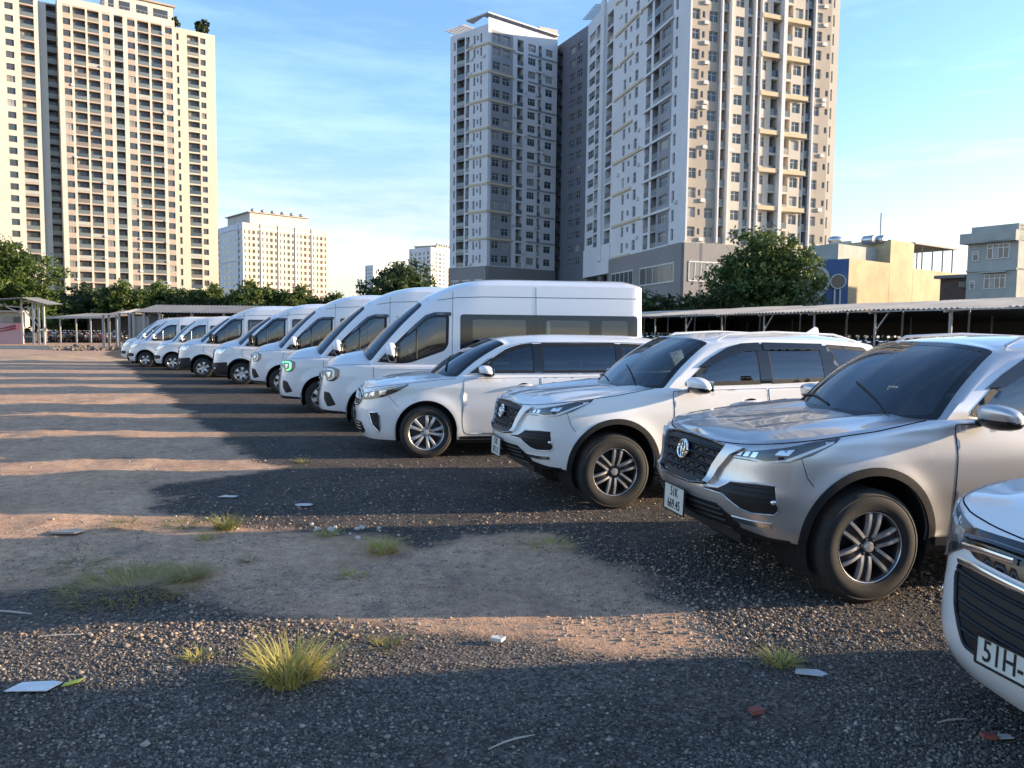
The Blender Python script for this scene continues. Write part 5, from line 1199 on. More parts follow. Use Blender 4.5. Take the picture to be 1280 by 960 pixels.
class Bld:
    def __init__(s, name, label, loc, group=None):
        s.o = tag(empty(name, (loc.x, loc.y, 0)), label, 'building', group); s.L = Vector((loc.x, loc.y, 0)); s.w = {}; s.cache = {}; s.rs = random.Random(hash(name) % 99 + 3); s.sub = random.Random(5)
    def quad(s, m, *p):
        mb = s.w.setdefault(m.name, MB()); mb.add([Vector(q) - s.L for q in p], [tuple(range(len(p)))])
    def done(s):
        for k, mb in s.w.items(): mb.build('wall', MATS[k], s.o)
    def box(s, name, lo, hi, m, axes=None):
        b = MB(); b.box(lo, hi, axes); o = b.build(name, m, s.o); return o
    def facade(s, A, B, z0, floors, fh, ztop, cols, py, wm, zb=None, frame=FRM):
        d = (B - A).normalized(); W = (B - A).length; n = Vector((d.y, -d.x)); zb = z0 if zb is None else zb
        P = lambda a, z, dep=0: Vector((A.x + d.x * a - n.x * dep, A.y + d.y * a - n.y * dep, z))
        rot = math.atan2(d.y, d.x); cs = []
        for c in cols:
            a0, a1 = along(c[0], py, A, B), along(c[1], py, A, B)
            cs.append((max(0.02, a0), min(W - .02, a1), c[2], c[3] if len(c) > 3 and c[3] else wm))
        cs.sort(key=lambda c: c[0]); x = 0; ze = z0 + floors * fh
        for a0, a1, ty, m in cs:
            if a0 > x + .001: s.quad(wm, P(x, zb), P(a0, zb), P(a0, ztop), P(x, ztop))
            x = max(x, a1)
            if ze < ztop: s.quad(wm, P(a0, ze), P(a1, ze), P(a1, ztop), P(a0, ztop))
            if zb < z0: s.quad(wm, P(a0, zb), P(a1, zb), P(a1, z0), P(a0, z0))
            if ty == 'panel': s.quad(m, P(a0, z0), P(a1, z0), P(a1, ze), P(a0, ze)); continue
            w = a1 - a0
            sill, head, dep = {'win': (.85, 2.55, .28), 'small': (1.25, 2.3, .22), 'slit': (.6, 2.6, .25), 'balc': (.02, fh - .42, 1.3), 'loggia': (.02, fh - .30, 2.2)}[ty]
            key = (ty, round(w, 3), m.name); me = s.cache.get(key)
            if me is None:
                b = MB(); mats = []
                def q(*p): b.add(p, [tuple(range(len(p)))])
                H = head - sill
                if ty in ('win', 'small', 'slit'):
                    fr = .07; k = 3 if w > 2.4 else (2 if w > 1.1 else 1)
                    b.box((0, -.03, 0), (w, 0.02, fr)); b.box((0, -.03, H - fr), (w, .02, H)); b.box((0, -.03, fr), (fr, .02, H - fr)); b.box((w - fr, -.03, fr), (w, .02, H - fr))
                    for i in range(1, k): b.box((w * i / k - .035, -.028, fr), (w * i / k + .035, .018, H - fr))
                    if H > 1.4: b.box((fr, -.026, H * .66), (w - fr, .016, H * .66 + .06))
                    mats = [0] * len(b.f); q((0, 0, 0), (w, 0, 0), (w, 0, H), (0, 0, H)); mats.append(1); ml = [frame, PANES[0]]
                else:
                    q((0, 0, 0), (w, 0, 0), (w, 0, H), (0, 0, H)); mats.append(0)
                    q((w * .12, -.02, .05), (w * .80, -.02, .05), (w * .80, -.02, H * .86), (w * .12, -.02, H * .86)); mats.append(1)
                    k0 = len(b.f); b.box((w * .45, -.05, .05), (w * .48, -.01, H * .86)); mats += [2] * (len(b.f) - k0)
                    fy = -dep + .06; k0 = len(b.f)
                    b.box((0.01, fy - .03, 1.0), (w - .01, fy + .03, 1.06)); mats += [2] * (len(b.f) - k0); k0 = len(b.f)
                    b.box((0.01, fy - .012, .05), (w - .01, fy + .012, 1.0)); mats += [3] * (len(b.f) - k0); ml = [BALB, PANES[0], FRD, BALR]
                me = mesh('window' if len(ml) == 2 else 'balcony', b.v, b.f)
                for mm in ml: me.materials.append(mm)
                me.polygons.foreach_set('material_index', mats); s.cache[key] = me
            for f in range(floors):
                z = z0 + f * fh
                s.quad(m, P(a0, z), P(a1, z), P(a1, z + sill), P(a0, z + sill)); s.quad(m, P(a0, z + head), P(a1, z + head), P(a1, z + fh), P(a0, z + fh))
                s.quad(m, P(a0, z + sill), P(a1, z + sill), P(a1, z + sill, dep), P(a0, z + sill, dep)); s.quad(m, P(a0, z + head, dep), P(a1, z + head, dep), P(a1, z + head), P(a0, z + head))
                s.quad(m, P(a0, z + sill), P(a0, z + sill, dep), P(a0, z + head, dep), P(a0, z + head)); s.quad(m, P(a1, z + sill, dep), P(a1, z + sill), P(a1, z + head), P(a1, z + head, dep))
                o = link('window' if ty in ('win', 'small', 'slit') else ('balcony' if ty == 'balc' else 'loggia'), me, s.o)
                o.location = P(a0, z + sill, dep - .02) - s.L; o.rotation_euler = (0, 0, rot)
                o.material_slots[1].link = 'OBJECT'; o.material_slots[1].material = s.rs.choices(PANES, (5, 4, 2.2, 3, 1.4) if ty in ('win',) else (6, 4, .6, 3, .2))[0]
                if ty == 'balc' and s.rs.random() < .3:
                    o.material_slots[3].link = 'OBJECT'; o.material_slots[3].material = s.rs.choice([CONC, BALB, PANES[2], PANES[3]])
        if x < W - .001: s.quad(wm, P(x, zb), P(W, zb), P(W, ztop), P(x, ztop))
        return P
    def band(s, A, B, a0, a1, z, h, dep, m):
        d = (B - A).normalized(); n = Vector((d.y, -d.x)); p = Vector((A.x + d.x * a0, A.y + d.y * a0, z)) - s.L
        b = MB(); b.box((0, -dep, 0), (a1 - a0, -.003, h)); o = b.build('band', m, s.o); o.location = p; o.rotation_euler = (0, 0, math.atan2(d.y, d.x)); return o
    def prism(s, name, pts, z0, z1, m):
        b = MB(); k = len(pts); b.add([Vector((p.x, p.y, z0)) - s.L for p in pts] + [Vector((p.x, p.y, z1)) - s.L for p in pts], [tuple(range(k - 1, -1, -1)), tuple(range(k, 2 * k))] + [(i, (i + 1) % k, k + (i + 1) % k, k + i) for i in range(k)])
        return b.build(name, m, s.o)
def nrm(A, B):
    d = (B - A).normalized(); return Vector((d.y, -d.x))
# --- cream tower on the left
L0, L1 = plan(74, 220), plan(219.5, 237); dd = (L1 - L0).normalized(); nn = Vector((dd.y, -dd.x))
def onl(px): return L0 + dd * along(px, 100, L0, L1)
T1 = Bld('apartment_tower', 'tall cream apartment tower with brown window panels and stacked balconies', (L0 + L1) / 2)
fh, zb_, nf = 3.2, 1.6, 28; ze = zb_ + nf * fh
T1.facade(L0, L1, zb_, nf, fh, 93, [(80.5, 90, 'win', PINKB), (93, 108.5, 'balc', PINKB), (111, 125.5, 'balc', PINKB), (129.5, 139, 'win', PINKB), (144, 155, 'loggia', GRYP), (160.5, 170, 'win', PINKB), (173, 187, 'balc', PINKB), (189.6, 203.5, 'balc', PINKB), (207.4, 216, 'win', PINKB)], 100, CREAM, 0, FRD)
E0, E1 = onl(219.5), onl(270); off_ = nn * -.6
T1.facade(E0 + off_, E1 + off_, zb_ - .8, nf, fh, 91.4, [(221.3, 224.3, 'slit', YELW), (234.5, 249, 'balc', YELW), (251, 257.5, 'win', YELW)], 100, YELW, 0, FRD)
W0, W1 = onl(-30), onl(50); T1.facade(W0, W1, zb_ + 1, nf + 1, fh, 97, [(8.5, 19, 'win', CREAM), (27, 44.5, 'balc', PINKB), (-18, -8, 'win', PINKB)], 100, CREAM, 0, FRD)
R0, R1 = onl(50) - nn * 4.5, onl(74) - nn * 4.5
T1.facade(R0, R1, zb_ + .6, nf, fh, 92, [(60, 76, 'loggia', DGRY)], 100, mat('shade-tinted render', (.42, .46, .48), .85), 0, FRD)  # bluish grey puts the recess's shade into the wall colour
for a, b in ((W1, R0), (R1, L0)):
    m_ = MATS['shade-tinted render'] if a is W1 else CREAM; T1.quad(m_, (a.x, a.y, 0), (b.x, b.y, 0), (b.x, b.y, 93), (a.x, a.y, 93))
Bk = [p - nn * 26 for p in (W0, E1 + off_)]
for a, b, h, m_ in ((E1 + off_, Bk[1], 91.4, YELW), (Bk[0], W0, 97, CREAM), (Bk[1], Bk[0], 91.4, CREAM)): T1.quad(m_, (a.x, a.y, 0), (b.x, b.y, 0), (b.x, b.y, h), (a.x, a.y, h))
T1.quad(GRYP, *[(p.x, p.y, 91.2) for p in (E0 + off_, E1 + off_, Bk[1], E0 - nn * 26)]); T1.quad(GRYP, *[(p.x, p.y, 92.6) for p in (L0, L1, L1 - nn * 26, L0 - nn * 26)]); T1.quad(GRYP, *[(p.x, p.y, 96.8) for p in (W0, W1, W1 - nn * 26, W0 - nn * 26)])
T1.done()
pa, pb = onl(136) - nn * 5, onl(222) - nn * 5; ph = T1.prism('penthouse', [pa, pb, pb - nn * 12, pa - nn * 12], 92.6, 98.6, CREAM); T1.prism('penthouse_roof', [pa + nn * .6 - dd * .6, pb + nn * .6 + dd * .6, pb - nn * 12, pa - nn * 12], 98.6, 99.1, PINKB)
for f0, f1 in ((.05, .13), (.2, .36), (.45, .62), (.7, .92)):
    a = pa.lerp(pb, f0) + nn * .03; b = pa.lerp(pb, f1) + nn * .03; T1.prism('penthouse_window', [a, b, b - nn * .1, a - nn * .1], 94.2, 97.2, PANES[0])
pr = MB()
for k in range(28):
    p = onl(74).lerp(onl(219), k / 27) - T1.L.xy; pr.beam((p.x - nn.x * .6, p.y - nn.y * .6, 93), (p.x - nn.x * .6, p.y - nn.y * .6, 94.1), .06)
a = onl(74) - T1.L.xy - nn * .6; b = onl(219) - T1.L.xy - nn * .6; pr.beam((a.x, a.y, 94.1), (b.x, b.y, 94.1), .1); pr.build('roof_railing', GRYP, T1.o)
# --- white and grey tower, centre
C0, CL, CR = plan(610.5, 186, 60), plan(563, 194.6, 60), plan(697, 199.5, 60); T2 = Bld('apartment_tower', 'white tower with a grey corner strip, projecting roof canopy and slatted pergola', C0)
T2.facade(CL, C0, 17.2, 17, 3.25, 73.5, [(567.2, 569.2, 'slit'), (571, 580.7, 'balc', GRYP), (582.3, 586.6, 'balc'), (591.6, 594, 'slit'), (596, 598, 'small'), (600, 602.3, 'slit')], 100, WHT, 0)
T2.facade(C0, CR, 17.2, 17, 3.25, 75, [(614, 616, 'panel', GRYP), (616, 625, 'win', GRYP), (625, 628.3, 'panel', GRYP), (628.3, 637.3, 'win', GRYP), (637.3, 641, 'panel', GRYP), (646.5, 654.2, 'balc'), (660, 669.7, 'win'), (673, 677, 'balc'), (682, 691, 'win')], 100, WHT, 0)
Rr0, Rr1 = plan(696, 203, 100), plan(734, 189, 100)
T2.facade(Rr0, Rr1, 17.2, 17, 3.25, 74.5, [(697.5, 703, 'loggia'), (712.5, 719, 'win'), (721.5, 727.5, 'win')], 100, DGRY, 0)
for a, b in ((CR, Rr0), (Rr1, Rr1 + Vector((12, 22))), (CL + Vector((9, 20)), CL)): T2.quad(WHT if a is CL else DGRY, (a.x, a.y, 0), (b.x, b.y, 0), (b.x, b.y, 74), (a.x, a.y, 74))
ft = [CL, C0, CR, Rr0, Rr1, Rr1 + Vector((12, 22)), CL + Vector((9, 20))]; T2.quad(GRYP, *[(p.x, p.y, 73.2) for p in ft]); T2.done()
n1_, n2_ = nrm(CL, C0), nrm(C0, CR)
T2.prism('roof_canopy', [CL.lerp(C0, .45) + n1_ * .5, C0 + (n1_ + n2_) * .5, CR + n2_ * .5, CR - n2_ * 1.5, C0 - n2_ * 2, CL.lerp(C0, .45) - n1_ * 2], 75.65, 75.95, WHT)
for k in range(9):
    p = C0.lerp(CR, .03 + k / 8 * .92) - n2_ * .6 - T2.L.xy; b = MB(); b.beam((p.x, p.y, 75), (p.x, p.y, 75.65), .3); b.build('canopy_post', WHT, T2.o)
dl = (C0 - CL).normalized()
for k in range(9):
    p = CL - dl * .8 + dl * k * .75; q = p - n1_ * 4; p = p + n1_ * .9; b = MB(); b.beam(Vector((p.x, p.y, 74.9)) - T2.L, Vector((q.x, q.y, 75.2)) - T2.L, .12, .25); b.build('pergola_slat', GRYP, T2.o)
T2.prism('stair_head', [CR.lerp(C0, .16) - n2_ * 3, CR - n2_ * 3 + Vector((2, 0)), CR - n2_ * 9, CR.lerp(C0, .16) - n2_ * 9], 73.2, 78.2, CREAM)
for i in range(8):
    z = 17.2 + (2 * i + 2) * 3.25 - .35; T2.band(CL, C0, (C0 - CL).length * .48, (C0 - CL).length, z, .5, .22, BEIG); T2.band(C0, CR, 0, (CR - C0).length * .36, z, .5, .22, BEIG)
    T2.band(C0, CR, (CR - C0).length * .56, (CR - C0).length, z + .2, .3, .16, GRYP)
for A_, B_ in ((CL, C0), (C0, CR)):
    a = A_ + nrm(A_, B_) * .35; b = B_ + nrm(A_, B_) * .35; T2.prism('podium', [a, b, b - nrm(A_, B_) * 3, a - nrm(A_, B_) * 3], 0, 17.0, POD)
    Wd = (B_ - A_).length
    for k in range(3):
        p = a.lerp(b, .08 + k * .31); q = a.lerp(b, .08 + k * .31 + .22); nq = nrm(A_, B_); w = T2.prism('podium_window', [p + nq * .06, q + nq * .06, q - nq * .1, p - nq * .1], 10.6, 13.6, PANES[1]); T2.prism('window_frame', [p + nq * .10, q + nq * .10, q - nq * .1, p - nq * .1], 13.6, 13.85, FRM)
        for e in (.33, .66):
            r = p.lerp(q, e); dq = (q - p).normalized() * .08; T2.prism('window_mullion', [r - dq + nq * .1, r + dq + nq * .1, r + dq, r - dq], 10.6, 13.6, FRM)
# --- white and taupe tower, right of centre
D0, DC, DR = plan(734.5, 181, 80), plan(859.5, 131, 90), plan(1047, 142.5, 90); T3 = Bld('apartment_tower', 'tallest white and taupe tower with yellow balcony bands, its left flank in shade', DC)
DM = D0 + (DC - D0).normalized() * along(767.5, 85, D0, DC)
T3.facade(D0, DM, 20.4, 15, 3.25, 71.5, [(736.5, 744, 'win'), (745, 752, 'balc'), (758.5, 766, 'balc')], 85, WHT, 17)
T3.facade(DM, DC, 17, 19, 3.25, 83, [(780, 783, 'slit'), (786.7, 789.2, 'small'), (794, 798, 'slit'), (808, 814, 'balc'), (817, 824, 'balc', GRYP), (824, 827, 'panel', GRYP), (827, 837.5, 'win', GRYP), (837.5, 840.5, 'panel', GRYP), (843.3, 846.5, 'slit')], 85, WHT, 0)
T3.facade(DC, DR, 17, 19, 3.25, 83, [(861.5, 864, 'panel', TANR), (864, 873.6, 'win', TANR), (873.6, 876.4, 'panel', TANR), (876.4, 879.6, 'small', TANR), (879.6, 885, 'panel', TANR), (885, 896.3, 'win', TANR), (896.3, 899, 'panel', TANR), (901.5, 909, 'loggia', GRYP), (917.9, 929, 'win'), (933.5, 938.7, 'balc'), (943, 948, 'loggia', GRYP), (951, 959, 'win'), (964.5, 973, 'balc'), (980.7, 989.2, 'balc'), (991.6, 1001.6, 'win'), (1004.3, 1007, 'slit'), (1008.5, 1014.5, 'loggia', GRYP), (1016.5, 1018, 'panel', TANR), (1018, 1026, 'win', TANR), (1026, 1032.5, 'panel', TANR), (1032.5, 1036, 'small', TANR), (1036, 1037.5, 'panel', TANR), (1039, 1041, 'slit', CREAM)], 90, CREAM, 0)
n3, n4 = nrm(D0, DC), nrm(DC, DR); bk1, bk2 = DR - n4 * 40, D0 - n3 * 25
for a, b in ((DR, bk1), (bk1, bk2), (bk2, D0)): T3.quad(CREAM, (a.x, a.y, 0), (b.x, b.y, 0), (b.x, b.y, 71.3), (a.x, a.y, 71.3))
T3.prism('unseen_shade_block', [Vector((31, 178)), Vector((60, 178)), Vector((60, 207)), Vector((31, 207))], 0, 79, WHT)  # unseen block added to throw shade on the neighbouring white tower
a, b = DM, DM - n3 * 24; T3.quad(WHT, (a.x, a.y, 71), (b.x, b.y, 71), (b.x, b.y, 83), (a.x, a.y, 83)); T3.quad(GRYP, *[(p.x, p.y, 71.3) for p in (D0, DM, DM - n3 * 24, bk2)]); T3.quad(GRYP, *[(p.x, p.y, 82.8) for p in (DM, DC, DR, bk1, DM - n3 * 24)]); T3.quad(CREAM, *[(DR.x, DR.y, 71), (bk1.x, bk1.y, 71), (bk1.x, bk1.y, 83), (DR.x, DR.y, 83)])
T3.done()
WL = (DC - D0).length; WR = (DR - DC).length
for i in range(10):
    z = 17 + i * 2 * 3.25 - .3
    a0, a1 = along(948.5, 90, DC, DR), along(974, 90, DC, DR); T3.band(DC, DR, a0, a1, z, .75, .7, BEIG); T3.band(DC, DR, along(979, 90, DC, DR), along(1008, 90, DC, DR), z, .75, .7, BEIG)
    T3.band(DM, DC, along(769, 85, DM, DC), along(806 if i % 2 else 792, 85, DM, DC), z, .5, .25, BEIG)
for px in (860.3, 899.6, 911.5, 941, 949.3, 976.3, 1015.5): T3.band(DC, DR, along(px - (1.0 if px != 976.3 else 2.2), 90, DC, DR), along(px + (1.0 if px != 976.3 else 2.2), 90, DC, DR), 17, 66, .55 if px != 976.3 else .9, WHT)
T3.band(D0, DM, along(753, 85, D0, DM), along(757.3, 85, D0, DM), 17, 55.5, .6, WHT)
for i in range(9): T3.band(DM, DC, along(806.2, 85, DM, DC), along(842, 85, DM, DC), 17 + i * 6.5 - .4, .45, .3, WHT)
for k in range(8):
    d3 = (DM - D0).normalized(); p = D0 + d3 * (k * 1.15 - 1) + n3 * 1.0; q = p - n3 * 4; b = MB(); b.beam(Vector((p.x, p.y, 73)) - T3.L, Vector((q.x, q.y, 73.6)) - T3.L, .14, .3); b.build('pergola_slat', WHT, T3.o)
for A_, B_ in ((DM, DC), (DC, DR)):
    nq = nrm(A_, B_); a = A_ + nq * .4; b = B_ + nq * .4; T3.prism('podium', [a, b, b - nq * 4, a - nq * 4], 0, 16.8, POD)
    for f0, f1 in (((.06, .40), (.50, .93)) if A_ is DM else ((.03, .22), (.30, .46), (.52, .70), (.78, .95))):
        p = a.lerp(b, f0); q = a.lerp(b, f1); T3.prism('podium_window', [p + nq * .05, q + nq * .05, q - nq * .1, p - nq * .1], 10.4, 13.6, PANES[2] if A_ is DC else PANES[1])
        for z in (10.3, 13.5): T3.prism('window_frame', [p + nq * .12, q + nq * .12, q - nq * .1, p - nq * .1], z, z + .22, FRM)
        for e in (.0, .2, .4, .6, .8, 1.0):
            r = p.lerp(q, e); dq = (q - p).normalized() * .07; T3.prism('window_mullion', [r - dq + nq * .1, r + dq + nq * .1, r + dq, r - dq], 10.3, 13.7, FRM)
p0, p1 = D0 + n3 * .3, DM + n3 * .3
T3.prism('entrance_beam', [p0, p1, p1 - n3 * 2, p0 - n3 * 2], 14.0, 20.3, WHT)
for e in (.05, .62, .95):
    r = p0.lerp(p1, e); T3.prism('column', [r + n3 * .1, r + n3 * .1 + dd * .8, r - n3 * .8 + dd * .8, r - n3 * .8], 0, 14, CONC)
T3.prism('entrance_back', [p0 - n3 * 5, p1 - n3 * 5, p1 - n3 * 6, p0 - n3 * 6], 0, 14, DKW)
acr = random.Random(12)
def ac_units(T, A, B, pxs, py, z0, floors, fh, prob):
    d = (B - A).normalized(); n = Vector((d.y, -d.x)); me = None
    for px in pxs:
        a = along(px, py, A, B)
        for f in range(floors):
            if acr.random() > prob: continue
            if me is None: b = MB(); b.box((-.42, -.36, 0), (.42, -.02, .6)); me = mesh('air_conditioner', b.v, b.f); me.materials.append(FRM)
            p = A + d * (a + acr.uniform(-.2, .2)); o = link('air_conditioner', me, T.o); o.location = Vector((p.x, p.y, z0 + f * fh + acr.choice((.15, .2, 2.6)))) - T.L; o.rotation_euler = (0, 0, math.atan2(d.y, d.x))
ac_units(T2, C0, CR, (643.5, 657, 671.4, 679.5), 100, 17.2, 17, 3.25, .3); ac_units(T2, CL, C0, (589, 604.5), 100, 17.2, 17, 3.25, .25)
ac_units(T3, DM, DC, (776, 801, 849), 85, 17, 16, 3.25, .25); ac_units(T3, DC, DR, (881.5, 914.5, 1029.5), 90, 17, 17, 3.25, .5); ac_units(T1, L0, L1, (91.5, 127.5, 171.5, 205.4), 100, 1.6, 28, 3.2, .2)
# --- far towers: windows too small to pick apart, joined
def far_tower(label, A, B, C, ztop, wm1, wm2, fh, nfl, nc1, nc2, pent=None):
    T = Bld('apartment_tower', label, B)
    for (P0_, P1_, m_, nc) in ((A, B, wm1, nc1), (B, C, wm2, nc2)):
        T.quad(m_, (P0_.x, P0_.y, 0), (P1_.x, P1_.y, 0), (P1_.x, P1_.y, ztop), (P0_.x, P0_.y, ztop))
        d = (P1_ - P0_); W = d.length; d = d / W; n = Vector((d.y, -d.x)); b = MB(); rs = random.Random(2)
        st = W / nc
        for c in range(nc):
            big = c % 4 == 2
            for f in range(nfl):
                z = ztop - 3 - (f + 1) * fh; w = st * (.62 if big else .36); a0 = c * st + (st - w) / 2
                p = P0_ + d * a0 + n * .04; q = P0_ + d * (a0 + w) + n * .04
                b.add([Vector((p.x, p.y, z + .7)) - T.L, Vector((q.x, q.y, z + .7)) - T.L, Vector((q.x, q.y, z + 2.5)) - T.L, Vector((p.x, p.y, z + 2.5)) - T.L], [(0, 1, 2, 3)])
        b.build('windows', PANES[0], T.o)['kind'] = 'stuff'
        for c in range(0, nc, 4):
            a0 = c * st; T.band(P0_, P1_, a0, min(W, a0 + st * .3), 0, ztop, .5, WHT)
        for f in range(0, nfl, 5): T.band(P0_, P1_, 0, W, ztop - 3 - f * fh, .5, .3, WHT)
    dn = (C - B).normalized(); nb_ = Vector((-dn.y, dn.x)); D_ = A + (C - B)
    for a, b in ((C, D_), (D_, A)): T.quad(wm2, (a.x, a.y, 0), (b.x, b.y, 0), (b.x, b.y, ztop), (a.x, a.y, ztop))
    T.quad(GRYP, *[(p.x, p.y, ztop - .3) for p in (A, B, C, D_)]); T.done()
    if pent:
        f0, f1, h = pent; c = (A + B + C + D_) / 4; q = [c + (p - c) * .8 for p in (A, B, C, D_)]
        a = q[1].lerp(q[2], f0); b = q[1].lerp(q[2], f1); T.prism('penthouse', [a, b, q[3], q[0]], ztop - .3, ztop + h, CREAM); T.prism('penthouse_roof', [a + (a - c) * .06, b + (b - c) * .06, q[3] + (q[3] - c) * .06, q[0] + (q[0] - c) * .06], ztop + h, ztop + h + .5, PINKB)
        for k in range(6):
            r = a.lerp(b, .05 + k * .17); o = superell((r.x - T.L.x, r.y - T.L.y, ztop + h + 1.3), (1.2, 1.2, .9), 2.2, 10, 6).build('roof_tank', TANK, T.o, True)
far_tower('cream and pink mid-rise block beyond the trees, with a penthouse on its roof', plan(271, 430, 300), plan(303, 400, 300), plan(409, 432, 300), 55.5, WHT, mat('peach render', (.66, .53, .42), .85), 3.25, 16, 5, 20, (.02, .85, 6))
far_tower('small pale distant tower seen between the trees and the grey-cornered tower', plan(512, 620, 330), plan(538, 600, 330), plan(575, 640, 330), 65, WHT, CREAM, 3.3, 14, 5, 8, (.2, .8, 2))
far_tower('tiny pale far-off tower just above the dark tree', plan(457, 760, 330), plan(466, 750, 330), plan(484, 770, 330), 63, WHT, WHT, 3.3, 12, 4, 6)
# ---------------------------------------------------------------- low buildings on the right
def lowb(name, label): return Bld(name, label, Vector((0, 0)))
ya, yb, yc = plan(1061, 66, 340), plan(1112, 70, 340), plan(1212, 80, 340)
YB = Bld('house', 'stained yellow house with water tanks and a roof canopy behind the shed', ya)
def zat(px, py, Y): return at(px, py, Y).z
z2 = zat(1125, 302, 71.5); z3 = zat(1180, 340, 76.5)
yb2 = plan(1142, 72.8, 320); nY = nrm(ya, yc)
YB.prism('wall', [ya, yb, yb - nY * 4, ya - nY * 4], 0, zat(1085, 326, 68), YWAL); YB.prism('stair_block', [yb + nY * .01, yb2 + nY * .01, yb2 - nY * 4.1, yb - nY * 4.1], 0, z2, YWAL); YB.prism('rear_wall', [yb2 + nY * .02, yc, yc - nY * 4.2, yb2 - nY * 4.2], 0, z3, YWAL)
YB.prism('upper_band', [ya.lerp(yb, .04) - nY * 1.2, yb - nY * 1.2, yb - nY * 4.05, ya.lerp(yb, .04) - nY * 4.05], zat(1085, 326, 68) - .3, zat(1088, 308, 69), CONC)
for k, px in enumerate((1086, 1099)):
    p = plan(px, 71, 300); zz = zat(px, 300, 71); b = MB(); M = Matrix.Translation((p.x - YB.L.x, p.y - YB.L.y, zz)) @ Matrix.Rotation(.5, 4, 'Z'); b.lathe([(.001, -.6), (.3, -.58), (.40, -.45), (.40, .45), (.3, .58), (.001, .6)], 18, M); b.build('water_tank', TANK, YB.o, True)
p = plan(1100, 72, 300); b = MB(); b.beam((p.x - YB.L.x, p.y - YB.L.y, zat(1100, 310, 72)), (p.x - YB.L.x, p.y - YB.L.y, zat(1100, 266, 72)), .07); b.build('antenna', GRYP, YB.o)
b = MB(); cv = yb2 - nY * .3; ce = plan(1192, 78, 310); zr_ = zat(1160, 307, 75); ze_ = zr_
for k in range(5):
    r = cv.lerp(ce, .02 + k * .24); 
    for dep in (0, 3.5): q = r - nY * dep - YB.L.xy; pb_ = MB(); pb_.beam((q.x, q.y, z3 - .2), (q.x, q.y, lerp(zr_, ze_, k / 4)), .09); pb_.build('canopy_post', GRYP, YB.o)
for zz in (.6, 1.1):
    q0 = cv - YB.L.xy; q1 = ce - YB.L.xy; b.beam((q0.x, q0.y, z3 + zz), (q1.x, q1.y, z3 + zz), .05)
b.build('railing', GRYP, YB.o); YB.prism('canopy_roof', [cv + nY * .4, ce + nY * .4, ce - nY * 4, cv - nY * 4], zr_ - .1, zr_ + .05, GSH)
# blue end with round window
b0, b1 = plan(1030.5, 66.2, 340), plan(1061, 65.8, 340); BB = Bld('shop_building', 'blue fronted building with a round window and two white stripes', b0); nB = nrm(b0, b1)
zt_ = zat(1045, 326, 67.5); BB.prism('wall', [b0, b1 - (b1 - b0) * .01, b1 - (b1 - b0) * .01 - nB * .6, b0 - nB * .6], 0, zt_, BLU)
cx_ = plan(1047, 65.97, 352) + nB * .05; zc_ = zat(1047, 352, 66); r_ = 9.3 * 66 / 960; rotB = math.atan2((b1 - b0).y, (b1 - b0).x)
def disc(name, r0, r1, m, par, dep, y0):
    b = MB(); b.lathe([(r0, 0), (r0, -dep), (r1, -dep), (r1, 0)], 32); o = b.build(name, m, par, True, 40); o.location = (cx_.x - BB.L.x, cx_.y - BB.L.y, zc_); o.rotation_euler = (0, 0, rotB); return o
disc('window_ring', r_ * .86, r_, FRM, BB.o, .18, 0); disc('round_window', .01, r_ * .87, PANES[0], BB.o, .06, 0)
for k in (-1, 1):
    b = MB(); b.box((k * .22 - .07, -.08, -4.2), (k * .22 + .07, 0, -r_)); o = b.build('stripe', FRM, BB.o); o.location = (cx_.x - BB.L.x, cx_.y - BB.L.y, zc_); o.rotation_euler = (0, 0, rotB)
g0, g1 = plan(1003, 67.5, 340), plan(1030.4, 66.4, 340); GB = Bld('shop_building', 'pale grey low building with a big white ring, half hidden by the bushy tree', g0); nG = nrm(g0, g1)
GB.prism('wall', [g0, g1, g1 - nG * 1, g0 - nG * 1], 0, zat(1020, 331, 67), mat('pale grey wall', (.42, .44, .46), .8)); GB.prism('ledge', [g0 + nG * .3, g1 + nG * .3, g1 - nG, g0 - nG], zat(1020, 333, 67) - .3, zat(1020, 330, 67), WHT)
c2 = plan(1014, 67.0, 350) + nG * .01; b = MB(); b.lathe([(1.35, 0), (1.35, -.25), (1.6, -.25), (1.6, 0)], 32); o = b.build('ring', FRM, GB.o, True, 40); o.location = (c2.x - GB.L.x, c2.y - GB.L.y, zat(1014, 352, 67)); o.rotation_euler = (0, 0, math.atan2((g1 - g0).y, (g1 - g0).x))
s0, s1 = plan(1039, 92, 310), plan(1064, 90, 310); SB = Bld('house', 'small cream rooftop block between the tower and the yellow house', s0); SB.prism('wall', [s0, s1, s1 + Vector((1, 8)), s0 + Vector((1, 8))], 0, zat(1050, 302, 91), CREAM); o = superell((s0.x + .9 - SB.L.x + .4, s0.y + 2 - SB.L.y, zat(1050, 302, 91) + .5), (.9, .5, .5), 2.3).build('water_tank', TANK, SB.o, True)
